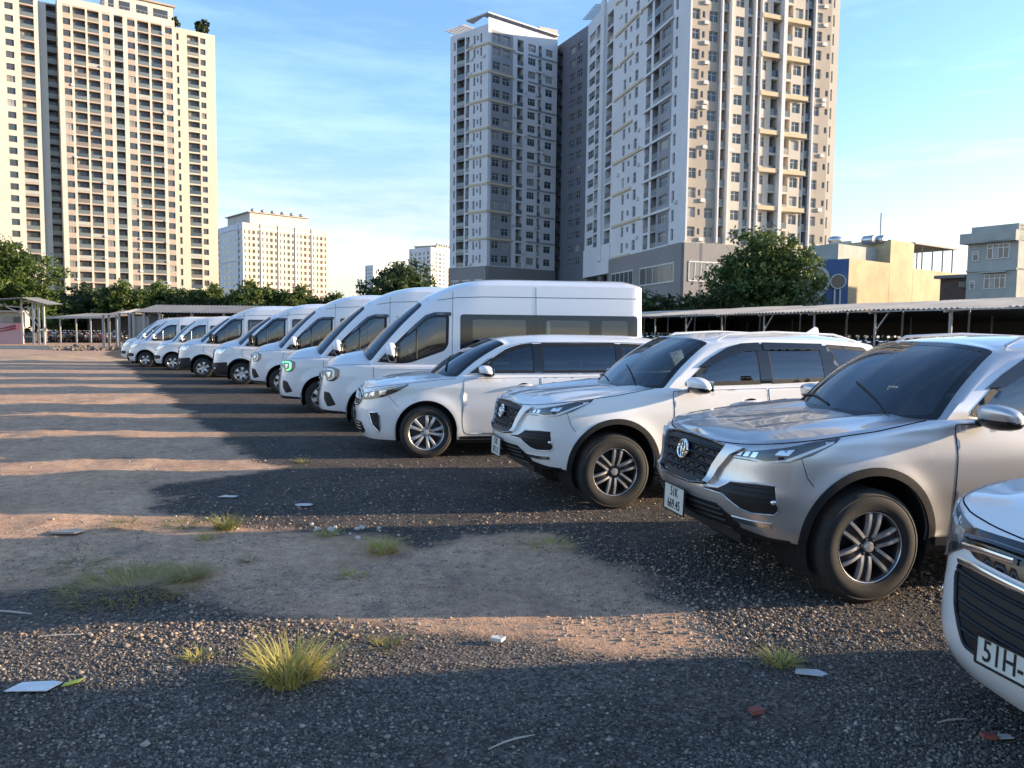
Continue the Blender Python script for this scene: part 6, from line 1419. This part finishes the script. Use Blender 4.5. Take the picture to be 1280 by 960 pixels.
# grey three-storey house
h0, h1 = plan(1209, 60, 330), plan(1272, 57, 330); h2 = plan(1330, 66, 330); HB = Bld('house', 'weathered grey three-storey house with sliding windows and flat parapet', h0); nH = nrm(h0, h1); dH = (h1 - h0).normalized()
zt_ = zat(1240, 282, 58.5); zp = zat(1230, 303, 58.5)
HB.facade(h0, h1, zat(1240, 372, 58.5), 2, zat(1240, 326, 58.5) - zat(1240, 372, 58.5), zp, [], 330, CONC, 0)
for (x0, x1, y0, y1) in ((1234, 1261, 305, 324), (1232, 1258, 343, 361), (1216, 1223, 313, 325), (1214, 1220, 350, 361)):
    pA, pB = h0 + dH * along(x0, 330, h0, h1), h0 + dH * along(x1, 330, h0, h1); w = (pB - pA).length; za, zb2 = zat(x0, y1, 58.5), zat(x0, y0, 58.5); k = 4 if w > 1 else 1
    wo_ = HB.prism('window', [pA + nH * .03, pB + nH * .03, pB - nH * .1, pA - nH * .1], za, zb2, PANES[0] if k > 1 else PANES[1])
    for i in range(k + 1):
        r = pA.lerp(pB, i / k); HB.prism('window_frame', [r - dH * .035 + nH * .07, r + dH * .035 + nH * .07, r + dH * .035, r - dH * .035], za, zb2, FRM)
    for zz in (za, lerp(za, zb2, .7), zb2 - .05): HB.prism('window_frame', [pA + nH * .06, pB + nH * .06, pB, pA], zz, zz + .06, FRM)
    if k > 1: HB.prism('sunshade', [pA + nH * .5 - dH * .2, pB + nH * .5 + dH * .2, pB, pA], zb2 + .1, zb2 + .2, CONC)
    if k > 1:
        r = pA.lerp(pB, .28); q = pA.lerp(pB, .45); HB.prism('curtain', [r + nH * .05, q + nH * .05, q, r], za + .1, lerp(za, zb2, .65), PANES[4])
HB.prism('parapet', [h0 + nH * .5 - dH * .4, h1 + nH * .5, h1 - nH * 6, h0 - nH * 6], zp, zat(1230, 290, 58.5), CONC); HB.prism('roof_wall', [h0 + nH * .1 + dH * .25, h1 + nH * .1, h1 - nH * 6, h0 - nH * 6], zat(1230, 290, 58.5), zt_, CONC)
HB.prism('floor_ledge', [h0 + nH * .14, h1 + nH * .14, h1 - nH, h0 - nH], zat(1230, 343, 58.5) + .25, zat(1230, 343, 58.5) + .4, CONC)
HB.prism('side_wall', [h1 + nH * .001, h2, h2 - nH * 5, h1 - nH * 6], 0, zt_ - .002, CONC); HB.prism('left_wall', [h0, h0 - nH * 6 + dH, h0 - nH * 6], 0, zp, CONC); HB.done()
k0, k1 = plan(1175, 64, 360), plan(1209, 62, 360); KB = Bld('lean_to', 'dark patched lean-to with an air conditioner beside the grey house', k0); nK = nrm(k0, k1); KB.prism('wall', [k0, k1, k1 - nK * 4, k0 - nK * 4], 0, zat(1190, 348, 63), mat('dark boards', (.10, .075, .065), .85, noise=(.8, .6, 1.3))); KB.prism('roof', [k0 + nK * .4 - Vector((.3, 0)), k1 + nK * .4, k1 - nK * 4, k0 - nK * 4], zat(1190, 348, 63), zat(1190, 344, 63), GSH)
q = plan(1203, 62.3, 355); KB.prism('air_conditioner', [q + nK * .5, q + nK * .5 + Vector((.8, -.05)), q + Vector((.8, 0)), q], zat(1203, 359, 62), zat(1203, 352, 62), TANK)
# ---------------------------------------------------------------- sheds
def corr(name, A, B, C, D, m, parent, pitch=.25, amp=.035, th=.02):
    """corrugated sheet over quad A-B (front edge) C-D (back edge); ridges run front to back"""
    W = (B - A).length; n = int(W / pitch * 4); V = []
    for i in range(n + 1):
        t = i / n; h = amp * math.sin(i * math.pi / 2)
        for P_, Q_ in ((A, B), (D, C)): V.append(P_.lerp(Q_, t) + Vector((0, 0, h)))
    k = len(V); V += [v - Vector((0, 0, th)) for v in V]; F = []
    for i in range(n): F += [(2 * i, 2 * i + 2, 2 * i + 3, 2 * i + 1), (k + 2 * i, k + 2 * i + 1, k + 2 * i + 3, k + 2 * i + 2), (2 * i, k + 2 * i, k + 2 * i + 2, 2 * i + 2), (2 * i + 1, 2 * i + 3, k + 2 * i + 3, k + 2 * i + 1)]
    return MB().add(V, F).build(name, m, parent)
S0, S1 = plan(795, 52, 394), plan(1330, 25.0, 380); dS_ = (S1 - S0).normalized(); S0 = S0 - dS_ * 14; bS = Vector((-dS_.y, dS_.x)); SL = (S1 - S0).length
SH = tag(empty('parking_shed', (0, 0, 0)), 'long open shed with a pale corrugated roof and thin posts behind the cars', 'shed'); ZF, ZB, DEP = 2.78, 3.35, 6.0
nseg = 22
for i in range(nseg):
    a = S0 + dS_ * (SL * i / nseg - .04); b = S0 + dS_ * (SL * (i + 1) / nseg + .04); dz = random.uniform(-.03, .03); dy = random.uniform(-.12, .12)
    A = Vector((*(a - bS * dy), ZF + dz)); B = Vector((*(b - bS * dy), ZF + dz + random.uniform(-.02, .02))); C = Vector((*(b + bS * DEP), ZB + dz)); D = Vector((*(a + bS * DEP), ZB + dz)); corr('roof_sheet', A, B, C, D, RUST, SH)
for i in range(12):
    for dep in (.35, DEP - .3):
        p = S0 + dS_ * (1.2 + i * (SL - 2) / 11.0) + bS * dep; zz = lerp(ZF, ZB, dep / DEP) - .07; b = MB(); b.tube([(p.x, p.y, 0), (p.x, p.y, zz)], .05 if i != 10 else .07, 8); b.build('post', STEEL, SH, True)
    p = S0 + dS_ * (1.2 + i * (SL - 2) / 11.0); b = MB(); q = p + bS * DEP; b.beam((p.x, p.y, ZF - .1), (q.x, q.y, ZB - .1), .08, .12); b.build('rafter', STEEL, SH)
    if i % 2: 
        q = p + bS * .35; r = q + dS_ * .7; b = MB(); b.beam((q.x, q.y, ZF - .9), (r.x, r.y, ZF - .1), .05); b.build('brace', STEEL, SH)
for dep in (.1, 2.0, 4.0, DEP - .1):
    p = S0 + bS * dep; q = S1 + bS * dep; b = MB(); z = lerp(ZF, ZB, dep / DEP) - .065; b.beam((p.x, p.y, z), (q.x, q.y, z), .06, .05); b.build('purlin', STEEL, SH)
# second shed bay behind, lower and darker, with a back wall
S2 = tag(empty('parking_shed', (0, 0, 0)), 'dark rear shed bay behind the long corrugated shed', 'shed')
for i in range(8):
    a = S0 + dS_ * (SL * i / 8 - .04) + bS * (DEP + .3); b = S0 + dS_ * (SL * (i + 1) / 8 + .04) + bS * (DEP + .3); A = Vector((*a, 2.95)); B = Vector((*b, 2.95)); C = Vector((*(b + bS * 9), 2.6)); D = Vector((*(a + bS * 9), 2.6)); corr('roof_sheet', A, B, C, D, GSH, S2)
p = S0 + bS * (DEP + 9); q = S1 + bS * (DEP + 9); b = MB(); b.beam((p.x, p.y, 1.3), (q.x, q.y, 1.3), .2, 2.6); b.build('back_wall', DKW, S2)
for i in range(9):
    p = S0 + dS_ * (2 + i * (SL - 3) / 8.0) + bS * (DEP + 4.5); b = MB(); b.tube([(p.x, p.y, 0), (p.x, p.y, 2.75)], .05, 6); b.build('post', STEEL, S2, True)
# parking deck the motorbikes stand on
pk = [S0 + bS * .9, S1 + bS * .9, S1 + bS * (DEP + 8.5), S0 + bS * (DEP + 8.5)]; b = MB(); b.add([(p.x, p.y, 0) for p in pk] + [(p.x, p.y, .42) for p in pk], [(4, 5, 6, 7), (0, 1, 5, 4), (1, 2, 6, 5), (2, 3, 7, 6), (3, 0, 4, 7)]); o = b.build('raised_floor', CONC); tag(o, 'raised concrete floor under the long shed', None, None, 'structure')
# scooters
SCP = [mat('scooter ' + n, c, .3, coat=.6) for n, c in (('black', (.015, .015, .018)), ('white', (.6, .6, .6)), ('red', (.3, .02, .02)), ('blue', (.03, .06, .2)), ('grey', (.15, .15, .16)))]
def make_scooter():
    e = empty('motor_scooter')
    for x in (.62, -.62):
        b = MB(); M = Matrix.Translation((x, 0, .27)); b.lathe([(.17, -.05), (.23, -.06), (.27, -.03), (.27, .03), (.23, .06), (.17, .05)], 16, M); b.build('wheel', RUB, e, True)
    b = superell((-.35, 0, .55), (.48, .17, .20), 2.4, 14, 8, shape=lambda x, y, z: (x, y, z + .12 * (-x))); b.build('body', SCP[0], e, True)
    b = superell((-.30, 0, .79), (.42, .14, .07), 2.6, 12, 6); b.build('seat', BLK, e, True)
    b = MB(); b.box((.05, -.16, .28), (.36, .16, .36)); b.build('floorboard', BLK, e)
    b = superell((.48, 0, .66), (.12, .22, .36), 2.5, 12, 8, shape=lambda x, y, z: (x - .8 * z * .4, y * (1 - .2 * abs(z)), z)); b.build('leg_shield', SCP[0], e, True)
    b = MB(); b.tube([(.34, -.34, 1.02), (.40, -.15, 1.0), (.42, 0, .98), (.40, .15, 1.0), (.34, .34, 1.02)], .03, 6); b.tube([(.62, 0, .27), (.42, 0, .98)], .03, 6); b.build('handlebar', BLK, e, True)
    superell((.46, 0, 1.0), (.10, .15, .08), 2.4, 10, 6).build('headlamp', CHROME, e, True)
    for s_ in (1, -1):
        b = MB(); b.tube([(.38, s_ * .24, 1.02), (.36, s_ * .30, 1.2)], .008, 4); b.box((.345, s_ * .30 - .06, 1.18), (.365, s_ * .30 + .06, 1.27)); b.build('mirror', CHROME, e)
    return e
sc0 = make_scooter(); first = True; rs = random.Random(4)
for row, (dep, cnt, zz) in enumerate(((1.6, 62, .42), (6.4, 56, .42))):
    for i in range(cnt):
        p = S0 + dS_ * (1.5 + i * (SL - 6) / cnt + rs.uniform(-.1, .1)) + bS * (dep + rs.uniform(-.15, .15))
        e = sc0 if first else copy_tree(sc0); first = False
        e.location = (p.x, p.y, zz); e.rotation_euler = (0, R(rs.uniform(-2, 2)), math.atan2(-bS.y, -bS.x) + rs.uniform(-.12, .12)); m_ = rs.choices(SCP, (6, 1, 1, 1, 4))[0]
        for ch in e.children:
            if ch.name.startswith(('body', 'leg_shield')): ch.material_slots[0].link = 'OBJECT'; ch.material_slots[0].material = m_
        tag(e, 'parked scooter in the %s row under the long shed' % ('front' if row == 0 else 'rear'), 'scooter', 'scooters under the long shed, %s row' % ('front' if row == 0 else 'rear'))
# ---------------------------------------------------------------- sheds far left
def zl(px, py, Y): return at(px, py, Y).z
F1 = tag(empty('open_pavilion'), 'white-posted pavilion frame with an open truss roof over a pink hoarding', 'pavilion')
YD = 70
def wp_(px, py, Y): return at(px, py, Y)
for px, top in ((27.5, 373), (41.5, 376), (48.5, 378), (55, 378)):
    a = gnd(px, 405); a = plan(px, YD, 400); b = MB(); b.beam((a.x, a.y, 0), (a.x, a.y, zl(px, top, YD)), .13); b.build('post', SWHT, F1)
zr1 = zl(27, 374, YD); zr0 = zl(0, 378, YD); zr2 = zl(58, 381, YD); pA, pB, pC = plan(-60, YD - 1, 380), plan(27, YD - 1, 380), plan(60, YD - 1, 380)
corr('roof_sheet', Vector((pA.x, pA.y, zr0 + .0)), Vector((pB.x, pB.y, zr1 + .1)), Vector((pB.x, pB.y + 2.4, zr1 + .2)), Vector((pA.x, pA.y + 2.4, zr0 + .1)), GSH, F1, .3, .03); corr('roof_sheet', Vector((pB.x, pB.y, zr1 + .12)), Vector((pC.x, pC.y, zr2)), Vector((pC.x, pC.y + 2.4, zr2 + .1)), Vector((pB.x, pB.y + 2.4, zr1 + .22)), GSH, F1, .3, .03)
for (x0, y0, x1, y1) in ((0, 380, 28, 392), (-40, 379, 28, 384), (28, 376, 58, 381), (28, 385, 50, 410), (35, 382, 35, 390), (31, 384, 48, 386), (37, 385, 37, 395), (44, 380, 44, 398)):
    b = MB(); b.beam(at(x0, y0, YD), at(x1, y1, YD), .09); b.build('truss_bar', SWHT, F1)
H_ = tag(empty('hoarding_hut'), 'low hut with a pink hoarding and dark red swooshes under the pavilion', 'hut'); a, b_ = plan(-60, YD + 1, 405), plan(28, YD + 1, 405); zz = zl(10, 404, YD + 1)
b = MB(); b.add([(a.x, a.y, 0), (b_.x, b_.y, 0), (b_.x, b_.y, zz), (a.x, a.y, zz), (a.x, a.y + .2, 0), (b_.x, b_.y + .2, 0), (b_.x, b_.y + .2, zz), (a.x, a.y + .2, zz)], [(0, 1, 2, 3), (3, 2, 6, 7), (1, 5, 6, 2), (5, 4, 7, 6)]); b.build('hoarding', PINK, H_)
for off in (0, 3.2):
    pts = [at(-2 + k * 3.2, 414.5 - off - .55 * k - .02 * k * k, YD + .9) for k in range(8)]; b = MB(); b.tube(pts, [.03 + .006 * k for k in range(8)], 6, flat=1.0); b.build('swoosh', REDP, H_, True)
b = MB(); b.box((a.x, a.y + .4, zz - .3), (b_.x, b_.y + 1.1, zl(10, 390, YD + 1))); b.build('hut_wall', CONC, H_); b = MB(); b.box((a.x, a.y - .3, zl(10, 390, YD + 1)), (b_.x, b_.y + 1.2, zl(10, 388, YD + 1))); b.build('hut_roof', SWHT, H_)
for (x0, x1, m_) in ((2, 15, PANES[2]), (16, 27, PANES[3])):
    p = at(x0, 403, YD + 1.1); q = at(x1, 396, YD + 1.1); b = MB(); b.box((p.x, p.y + .2, p.z), (q.x, p.y + .31, q.z)); b.build('window', m_, H_)
F2 = tag(empty('parking_shed'), 'low dark open-fronted shed with a thin white eave beyond the dirt lot', 'shed'); Y2 = 78
pA, pB = plan(55, Y2, 395), plan(130, Y2, 395); zA = zl(60, 397, Y2); zBk = zl(90, 391.5, Y2 + 8)
corr('roof_sheet', Vector((pA.x, pA.y, zA)), Vector((pB.x, pB.y, zA)), Vector((pB.x, pB.y + 8, zBk)), Vector((pA.x, pA.y + 8, zBk)), GSH, F2, .3, .03); b = MB(); b.beam((pA.x, pA.y - .1, zA), (pB.x, pB.y - .1, zA + .1), .1, .22); b.build('eave_board', SWHT, F2); b = MB(); b.beam((pA.x, pA.y + 8, 1.4), (pB.x + 3, pB.y + 8, 1.4), .2, 2.8); b.build('back_wall', DKW, F2)
for px in (57, 75, 95, 113, 129):
    p = plan(px, Y2, 400); b = MB(); b.beam((p.x, p.y, 0), (p.x, p.y, zA), .12); b.build('post', STEEL, F2)
def gable(name, label, px0, px1, Y, ye, yr, dep, m, posts, wall=None):
    e = tag(empty(name), label, 'shed'); a, c = plan(px0, Y, 395), plan(px1, Y, 395); z_e, z_r = zl((px0 + px1) / 2, ye, Y), zl((px0 + px1) / 2, yr, Y); zr_ = Vector((0, 0, 1))
    corr('roof_sheet', Vector((a.x, a.y, z_e)), Vector((c.x, c.y, z_e)), Vector((c.x, c.y + dep / 2, z_r)), Vector((a.x, a.y + dep / 2, z_r)), m, e, .25, .03); corr('roof_sheet', Vector((a.x, a.y + dep / 2, z_r + .02)), Vector((c.x, c.y + dep / 2, z_r + .02)), Vector((c.x, c.y + dep, z_e)), Vector((a.x, a.y + dep, z_e)), m, e, .25, .03)
    for px in posts:
        p = plan(px, Y + .2, 400); b = MB(); b.beam((p.x, p.y, 0), (p.x, p.y, z_e), .16); b.build('post', STEEL, e)
    b = MB(); b.add([(a.x + .1, a.y + .1, z_e), (a.x + .1, a.y + dep - .1, z_e), (a.x + .1, a.y + dep / 2, z_r)], [(0, 1, 2)]); b.build('gable_end', DKW, e)
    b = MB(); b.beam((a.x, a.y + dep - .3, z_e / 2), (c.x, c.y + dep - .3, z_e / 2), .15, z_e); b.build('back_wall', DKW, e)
    if wall:
        p, q = plan(wall[0], Y + .4, 400), plan(wall[1], Y + .4, 400); n_ = 6
        for k in range(n_):
            u = p.lerp(q, k / n_); v = p.lerp(q, (k + .93) / n_); b = MB(); b.box((u.x, u.y, 0), (v.x, u.y + .12, z_e - .3)); b.build('wall_panel', CONC, e)
    return e
gable('small_shed', 'small gabled shed with a pale roof beside the low dark shed', 128, 146, 66, 394, 387, 7, GSH, (129, 136, 146)); gable('small_shed', 'narrow gabled shed touching the long grey shed', 147, 163, 62, 392, 385, 6, RUST, (149, 162)); gable('long_shed', 'long grey-roofed shed with concrete wall panels behind the far vans', 165, 345, 58, 391, 380, 8, GSH, (167, 180, 200, 240, 280, 320), (168, 186))
for i in range(22):
    px = 58 + i * 4.6 + rs.uniform(-1, 1); e = copy_tree(sc0); p = plan(px, 79 + (i % 3) * 1.6, 400); e.location = (p.x, p.y, 0); e.rotation_euler = (0, 0, R(-90) + rs.uniform(-.3, .3)); m_ = rs.choices(SCP, (6, 1, 1, 1, 4))[0]
    for ch in e.children:
        if ch.name.startswith(('body', 'leg_shield')): ch.material_slots[0].link = 'OBJECT'; ch.material_slots[0].material = m_
    tag(e, 'parked scooter under the low dark shed beyond the dirt lot', 'scooter', 'scooters under the far low shed')
# kerb, rubble and sand on the far side
a, c = plan(-120, 56, 420), plan(66, 56, 420); b = MB(); b.box((a.x, a.y, 0), (c.x, a.y + .3, .16)); o = b.build('kerb', CONC); tag(o, 'low concrete kerb at the far edge of the dirt lot', None, None, 'structure')
rsn = np.random.RandomState(8); b = MB()
for i in range(260):
    c = plan(rsn.normal(97, 16), 56 + rsn.normal(0, 1.0), 420); r = .05 + .13 * rsn.rand() ** 2; h = .22 * math.exp(-((i % 40) / 20)) * rsn.rand(); M = Matrix.Translation((c.x, c.y, h)) @ Euler((rsn.rand() * 3, rsn.rand() * 3, rsn.rand() * 3)).to_matrix().to_4x4(); b.box((-r, -r * .7, -r * .5), (r, r * .7, r * .5), M)
o = b.build('rubble', mat('rubble', (.17, .14, .115), .9, noise=(1.5, .6, 1.3))); tag(o, 'low heap of broken concrete rubble at the edge of the lot', 'rubble', None, 'stuff')
sp_ = gnd(45, 449); n_ = 28; V = []; F = []
for i in range(n_ + 1):
    for j in range(n_ + 1):
        u, v = i / n_ * 2 - 1, j / n_ * 2 - 1; r = math.hypot(u, v); h = max(0, 1 - r) ** .9 * .28 * (1 + .35 * math.sin(u * 7 + v * 3) * math.cos(v * 6)); V.append((sp_.x + u * 5.2, sp_.y + v * 2.6, h - .02))
for i in range(n_):
    for j in range(n_): F.append((i * (n_ + 1) + j, (i + 1) * (n_ + 1) + j, (i + 1) * (n_ + 1) + j + 1, i * (n_ + 1) + j + 1))
o = link('sand_mound', mesh('sand_mound', V, F, True), None, mat('orange sand', (.46, .31, .19), .95, noise=(1.2, .8, 1.15), bump=(8, .5, .05))); tag(o, 'flattened mound of orange sand on the far dirt', 'sand')
# ---------------------------------------------------------------- trees
def leaf_mat(name, c0, c1, c2):
    m, n, p = newmat(name); q = n.nodes.new('ShaderNodeAttribute'); q.attribute_name = 'shade'; c = n.nodes.new('ShaderNodeValToRGB'); e = c.color_ramp.elements; e.new(.5)
    for k, (a, col) in zip(e, ((0, c0), (.55, c1), (1, c2))): k.position = a; k.color = (*col, 1)
    n.links.new(q.outputs['Fac'], c.inputs[0]); n.links.new(c.outputs[0], p.inputs['Base Color']); p.inputs['Roughness'].default_value = .55; p.inputs['Specular IOR Level'].default_value = .3
    tr = n.nodes.new('ShaderNodeBsdfTranslucent'); n.links.new(c.outputs[0], tr.inputs[0]); mx_ = n.nodes.new('ShaderNodeMixShader'); mx_.inputs[0].default_value = .3
    n.links.new(p.outputs[0], mx_.inputs[1]); n.links.new(tr.outputs[0], mx_.inputs[2]); n.links.new(mx_.outputs[0], n.nodes['Material Output'].inputs[0]); return m
LFD = leaf_mat('dark leaves', (.028, .046, .017), (.058, .09, .03), (.10, .135, .042)); LFM = leaf_mat('mid leaves', (.038, .062, .018), (.085, .13, .034), (.15, .19, .05)); LFL = leaf_mat('light leaves', (.035, .06, .015), (.075, .12, .025), (.13, .17, .035)); BARK = mat('bark', (.09, .07, .055), .9, noise=(3, .7, 1.2))
def crown_mesh(name, lobes, nleaf, size, seed):
    """leaf clusters through the crown: (x,y,z,rx,ry,rz) lobes broken up by smaller clumps"""
    rs = np.random.RandomState(seed); L = np.array(lobes, float); vol = (L[:, 3] * L[:, 4] * L[:, 5]) ** .75; pr_ = vol / vol.sum(); ncl = max(40, nleaf // 45)
    li = rs.choice(len(L), ncl, p=pr_); d = rs.normal(size=(ncl, 3)); d /= np.linalg.norm(d, axis=1)[:, None]; rr = rs.rand(ncl) ** .35; cc = L[li, :3] + d * rr[:, None] * L[li, 3:6]
    cr_ = (.12 + .15 * rs.rand(ncl)) * np.cbrt(L[li, 3] * L[li, 4] * L[li, 5]); csh = rs.rand(ncl)
    k = rs.choice(ncl, nleaf); g = rs.normal(size=(nleaf, 3)) * .62; P = cc[k] + g * cr_[k][:, None] * np.array([1.15, 1.15, .8])
    s = size * (.6 + .8 * rs.rand(nleaf)); u = rs.normal(size=(nleaf, 3)); u /= np.linalg.norm(u, axis=1)[:, None]; w = np.cross(u, rs.normal(size=(nleaf, 3))); w /= np.linalg.norm(w, axis=1)[:, None] + 1e-9
    q = np.stack([P - u * s[:, None], P + w * (s * .45)[:, None], P + u * s[:, None], P - w * (s * .45)[:, None]], 1).reshape(-1, 3)
    me = bpy.data.meshes.new(name); me.vertices.add(len(q)); me.vertices.foreach_set('co', q.astype(np.float32).ravel()); me.loops.add(nleaf * 4); me.loops.foreach_set('vertex_index', np.arange(nleaf * 4, dtype=np.int32)); me.polygons.add(nleaf); me.polygons.foreach_set('loop_start', np.arange(0, nleaf * 4, 4, dtype=np.int32)); me.update(); me.validate()
    at_ = me.attributes.new('shade', 'FLOAT', 'POINT'); at_.data.foreach_set('value', np.repeat(np.clip(.62 * csh[k] + .38 * rs.rand(nleaf), 0, 1), 4).astype(np.float32)); return me
def make_tree(name, label, lobes, nleaf, size, m, seed, th, tr=.2, group=None):
    e = tag(empty(name), label, 'tree', group); b = MB(); rs = random.Random(seed); b.tube([(0, 0, -.1), (.05, .02, th * .4), (-.05, .05, th), (.02, 0, th * 1.5)], [tr * 1.25, tr, tr * .8, tr * .45], 8)
    for l in lobes[:7]:
        t = th * rs.uniform(.6, 1.15); b.tube([(0, 0, t), (l[0] * .45, l[1] * .45, lerp(t, l[2], .6)), (l[0] * .9, l[1] * .9, l[2])], [tr * .5, tr * .35, tr * .12], 6)
    b.build('trunk', BARK, e, True); link('crown', crown_mesh('crown', lobes, nleaf, size, seed), e, m); return e
def lobes_for(w, h, z0, n, seed):
    rs = random.Random(seed); out = []
    for i in range(n):
        a = rs.uniform(0, 6.283); r = w * .5 * rs.uniform(.1, .72); t = rs.random(); z = z0 + (h - z0) * (.2 + .6 * t); k = math.sin(max(.15, t) * math.pi * .75 + .35); s_ = rs.uniform(.20, .34) * w
        out.append((r * k * math.cos(a), r * k * math.sin(a), z, s_, s_, s_ * rs.uniform(.6, .85)))
    out.append((0, 0, h - .22 * (h - z0), w * .22, w * .22, (h - z0) * .22)); return out
def put_tree(e, px, Y, rz=0, s=1, py=380):
    p = plan(px, Y, py); e.location = (p.x, p.y, 0); e.rotation_euler = (0, 0, rz); e.scale = (s, s, s); return e
put_tree(make_tree('bushy_tree', 'broad dark green bushy tree rising behind the long corrugated shed', lobes_for(9.2, 9.6, 2.0, 26, 11), 19000, .20, LFM, 11, 2.2, .28), 955, 63, 0)
put_tree(make_tree('bushy_tree', 'feathery dark tree at the left edge of the broad bushy tree', lobes_for(4.0, 5.6, 1.6, 9, 17), 7000, .16, LFD, 17, 1.6, .14), 902, 61, 1)
hd = make_tree('hedge_shrub', 'dark hedge shrub along the foot of the taupe tower', lobes_for(5.5, 4.6, .3, 12, 21), 7000, .17, LFD, 21, .8, .12, 'hedge shrubs behind the shed'); put_tree(hd, 822, 68)
for px, s_, r_ in ((845, .95, 1), (866, 1.0, 2.2), (800, 1.05, 3), (885, .9, 4)): put_tree(copy_tree(hd), px, 67, r_, s_)
put_tree(make_tree('dark_tree', 'dark round-topped tree behind the high-roof vans', lobes_for(9.5, 9.6, 1.5, 20, 31), 20000, .22, LFD, 31, 2.2, .28), 498, 92, 0)
put_tree(make_tree('round_tree', 'olive green lower tree leaning against the dark round-topped tree', lobes_for(7.5, 7.4, 1.0, 14, 35), 11000, .20, LFM, 35, 1.8, .2), 532, 90, 0)
put_tree(make_tree('leafy_tree', 'bright green leafy tree at the far left beside the cream tower', lobes_for(11, 11.2, 1.5, 24, 41), 24000, .20, LFL, 41, 2.6, .3), -4, 84, 0)
put_tree(make_tree('leafy_tree', 'lower bright green tree next to the far left tree', lobes_for(6.5, 6.4, .8, 12, 43), 9000, .18, LFL, 43, 1.6, .2), 42, 83, 0)
ta = make_tree('row_tree', 'dense dark green tree in the row beyond the sheds', lobes_for(7.6, 6.9, .6, 16, 51), 12000, .21, LFD, 51, 1.8, .2, 'dark trees in the row beyond the sheds'); tb_ = make_tree('row_tree', 'mid green tree with pale leaf tips in the row beyond the sheds', lobes_for(7.0, 7.2, .6, 14, 57), 11000, .21, LFM, 57, 1.8, .2, 'mid green trees in the row beyond the sheds')
ua = ub = False
for i, (px, Y, s_) in enumerate([(66, 100, .95), (92, 98, 1.0), (118, 101, .95), (150, 96, 1.0), (176, 102, .92), (203, 100, 1.02), (232, 99, .95), (262, 101, 1.0), (292, 100, .9), (318, 98, 1.05), (345, 101, .9), (372, 99, .98), (398, 101, .85), (424, 100, .86), (448, 103, .72), (580, 96, .8), (603, 98, .7)]):
    d_ = i in (3, 7, 9, 11, 13, 5)
    if d_: e = copy_tree(tb_) if ub else tb_; ub = True
    else: e = copy_tree(ta) if ua else ta; ua = True
    put_tree(e, px, Y, i * 1.7, s_)
for i, (px, s_) in enumerate([(80, .55), (140, .5), (200, .5), (255, .55), (330, .5), (405, .55), (440, .5), (350, .45), (105, .45), (172, .48), (228, .46), (285, .5), (375, .46), (470, .5)]):
    e = copy_tree(ta); put_tree(e, px, 107, i * 2.3, s_ * 1.6)
rt_ = make_tree('roof_shrub', 'dark shrub growing on the roof corner of the cream tower', lobes_for(5.2, 5.2, .4, 9, 61), 3500, .35, LFD, 61, 1, .15); p = onl(256) - nn * 3; rt_.location = (p.x, p.y, 91.2)
rt2 = make_tree('roof_shrub', 'low shrub on the roof of the cream tower beside its penthouse', lobes_for(3.6, 3.6, .3, 7, 63), 1600, .35, LFD, 63, .8, .12); p = onl(222) - nn * 2; rt2.location = (p.x, p.y, 91.2)
# ---------------------------------------------------------------- vehicles in their places
def put(root, p, trk, a):
    yl = Vector((math.sin(R(a)), -math.cos(R(a)), 0)); root.location = Vector((p.x, p.y, 0)) - yl * trk; root.rotation_euler = (0, 0, math.pi + R(a))
def repaint(root, a, b):
    for o in [root] + list(root.children_recursive):
        for s_ in o.material_slots:
            if s_.material == a: s_.link = 'OBJECT'; s_.material = b
fo_ = build_fortuner(SILVER); put(fo_.root, gnd(1085, 755), .905, 13); tag(fo_.root, 'silver SUV with a black grille and plate 51K 669.45', 'suv')
f2 = copy_tree(fo_.root); repaint(f2, SILVER, WHITE); put(f2, gnd(768, 637), .905, 17); tag(f2, 'white SUV with a black grille beside the silver SUV', 'suv')
fo_.plate(0, .555, .34, .20, [('51K', .098, .046), ('669.45', .098, -.046)], -.03, .972)
cur = fo_.root; fo_.root = f2; fo_.plate(0, .555, .34, .20, [('51K', .098, .046), ('671.11', .098, -.046)], -.03, .972); fo_.root = cur
k = build_carnival(WHITE); put(k.root, gnd(533, 573), .945, 11); tag(k.root, 'white minivan with multi-spoke silver wheels between the white SUV and the vans', 'minivan')
inn = build_innova(WHITE); inn.root.location = (2.877, 3.017, 0); inn.root.rotation_euler = (0, 0, math.pi + R(12)); tag(inn.root, 'white minivan with a large slatted grille and plate starting 51H-2', 'minivan')
v = build_transit(PEARL, 'new'); v.root.location = (-2.55, 14.3, 0); v.root.rotation_euler = (0, 0, math.pi + R(6)); tag(v.root, 'white high-roof van with dark side windows, standing next to the minivan', 'van')
v2 = copy_tree(v.root); v2.location = (-4.08, 17.0, 0); tag(v2, 'white high-roof van with green lit headlights', 'van'); repaint(v2, DRL, GREENL)
v3 = copy_tree(v.root); v3.location = (-6.29, 21.6, 0); tag(v3, 'white high-roof van between the green-lamp van and the vans with black bumpers', 'van')
w = build_transit(PEARL, 'old', 2.56); put(w.root, gnd(302, 481), .98, 8); tag(w.root, 'white van with a black lower bumper and a vent on its roof', 'van')
w2 = copy_tree(w.root); put(w2, gnd(254, 472), .98, 8); tag(w2, 'white van with a black lower bumper and a plain roof', 'van'); roof_vent(w)
o_ = build_oldvan(PEARL); put(o_.root, gnd(216, 463), .93, 8); tag(o_.root, 'low-roofed white van with swept headlights next to the black-bumper vans', 'van')
o2 = copy_tree(o_.root); put(o2, gnd(182, 459), .93, 8); tag(o2, 'low-roofed white van with swept headlights, second to last in the row', 'van')
o3 = copy_tree(o_.root); o3.location = o2.location + Vector((-1.85, 3.0, 0)); tag(o3, 'low-roofed white van with swept headlights, last in the row', 'van')
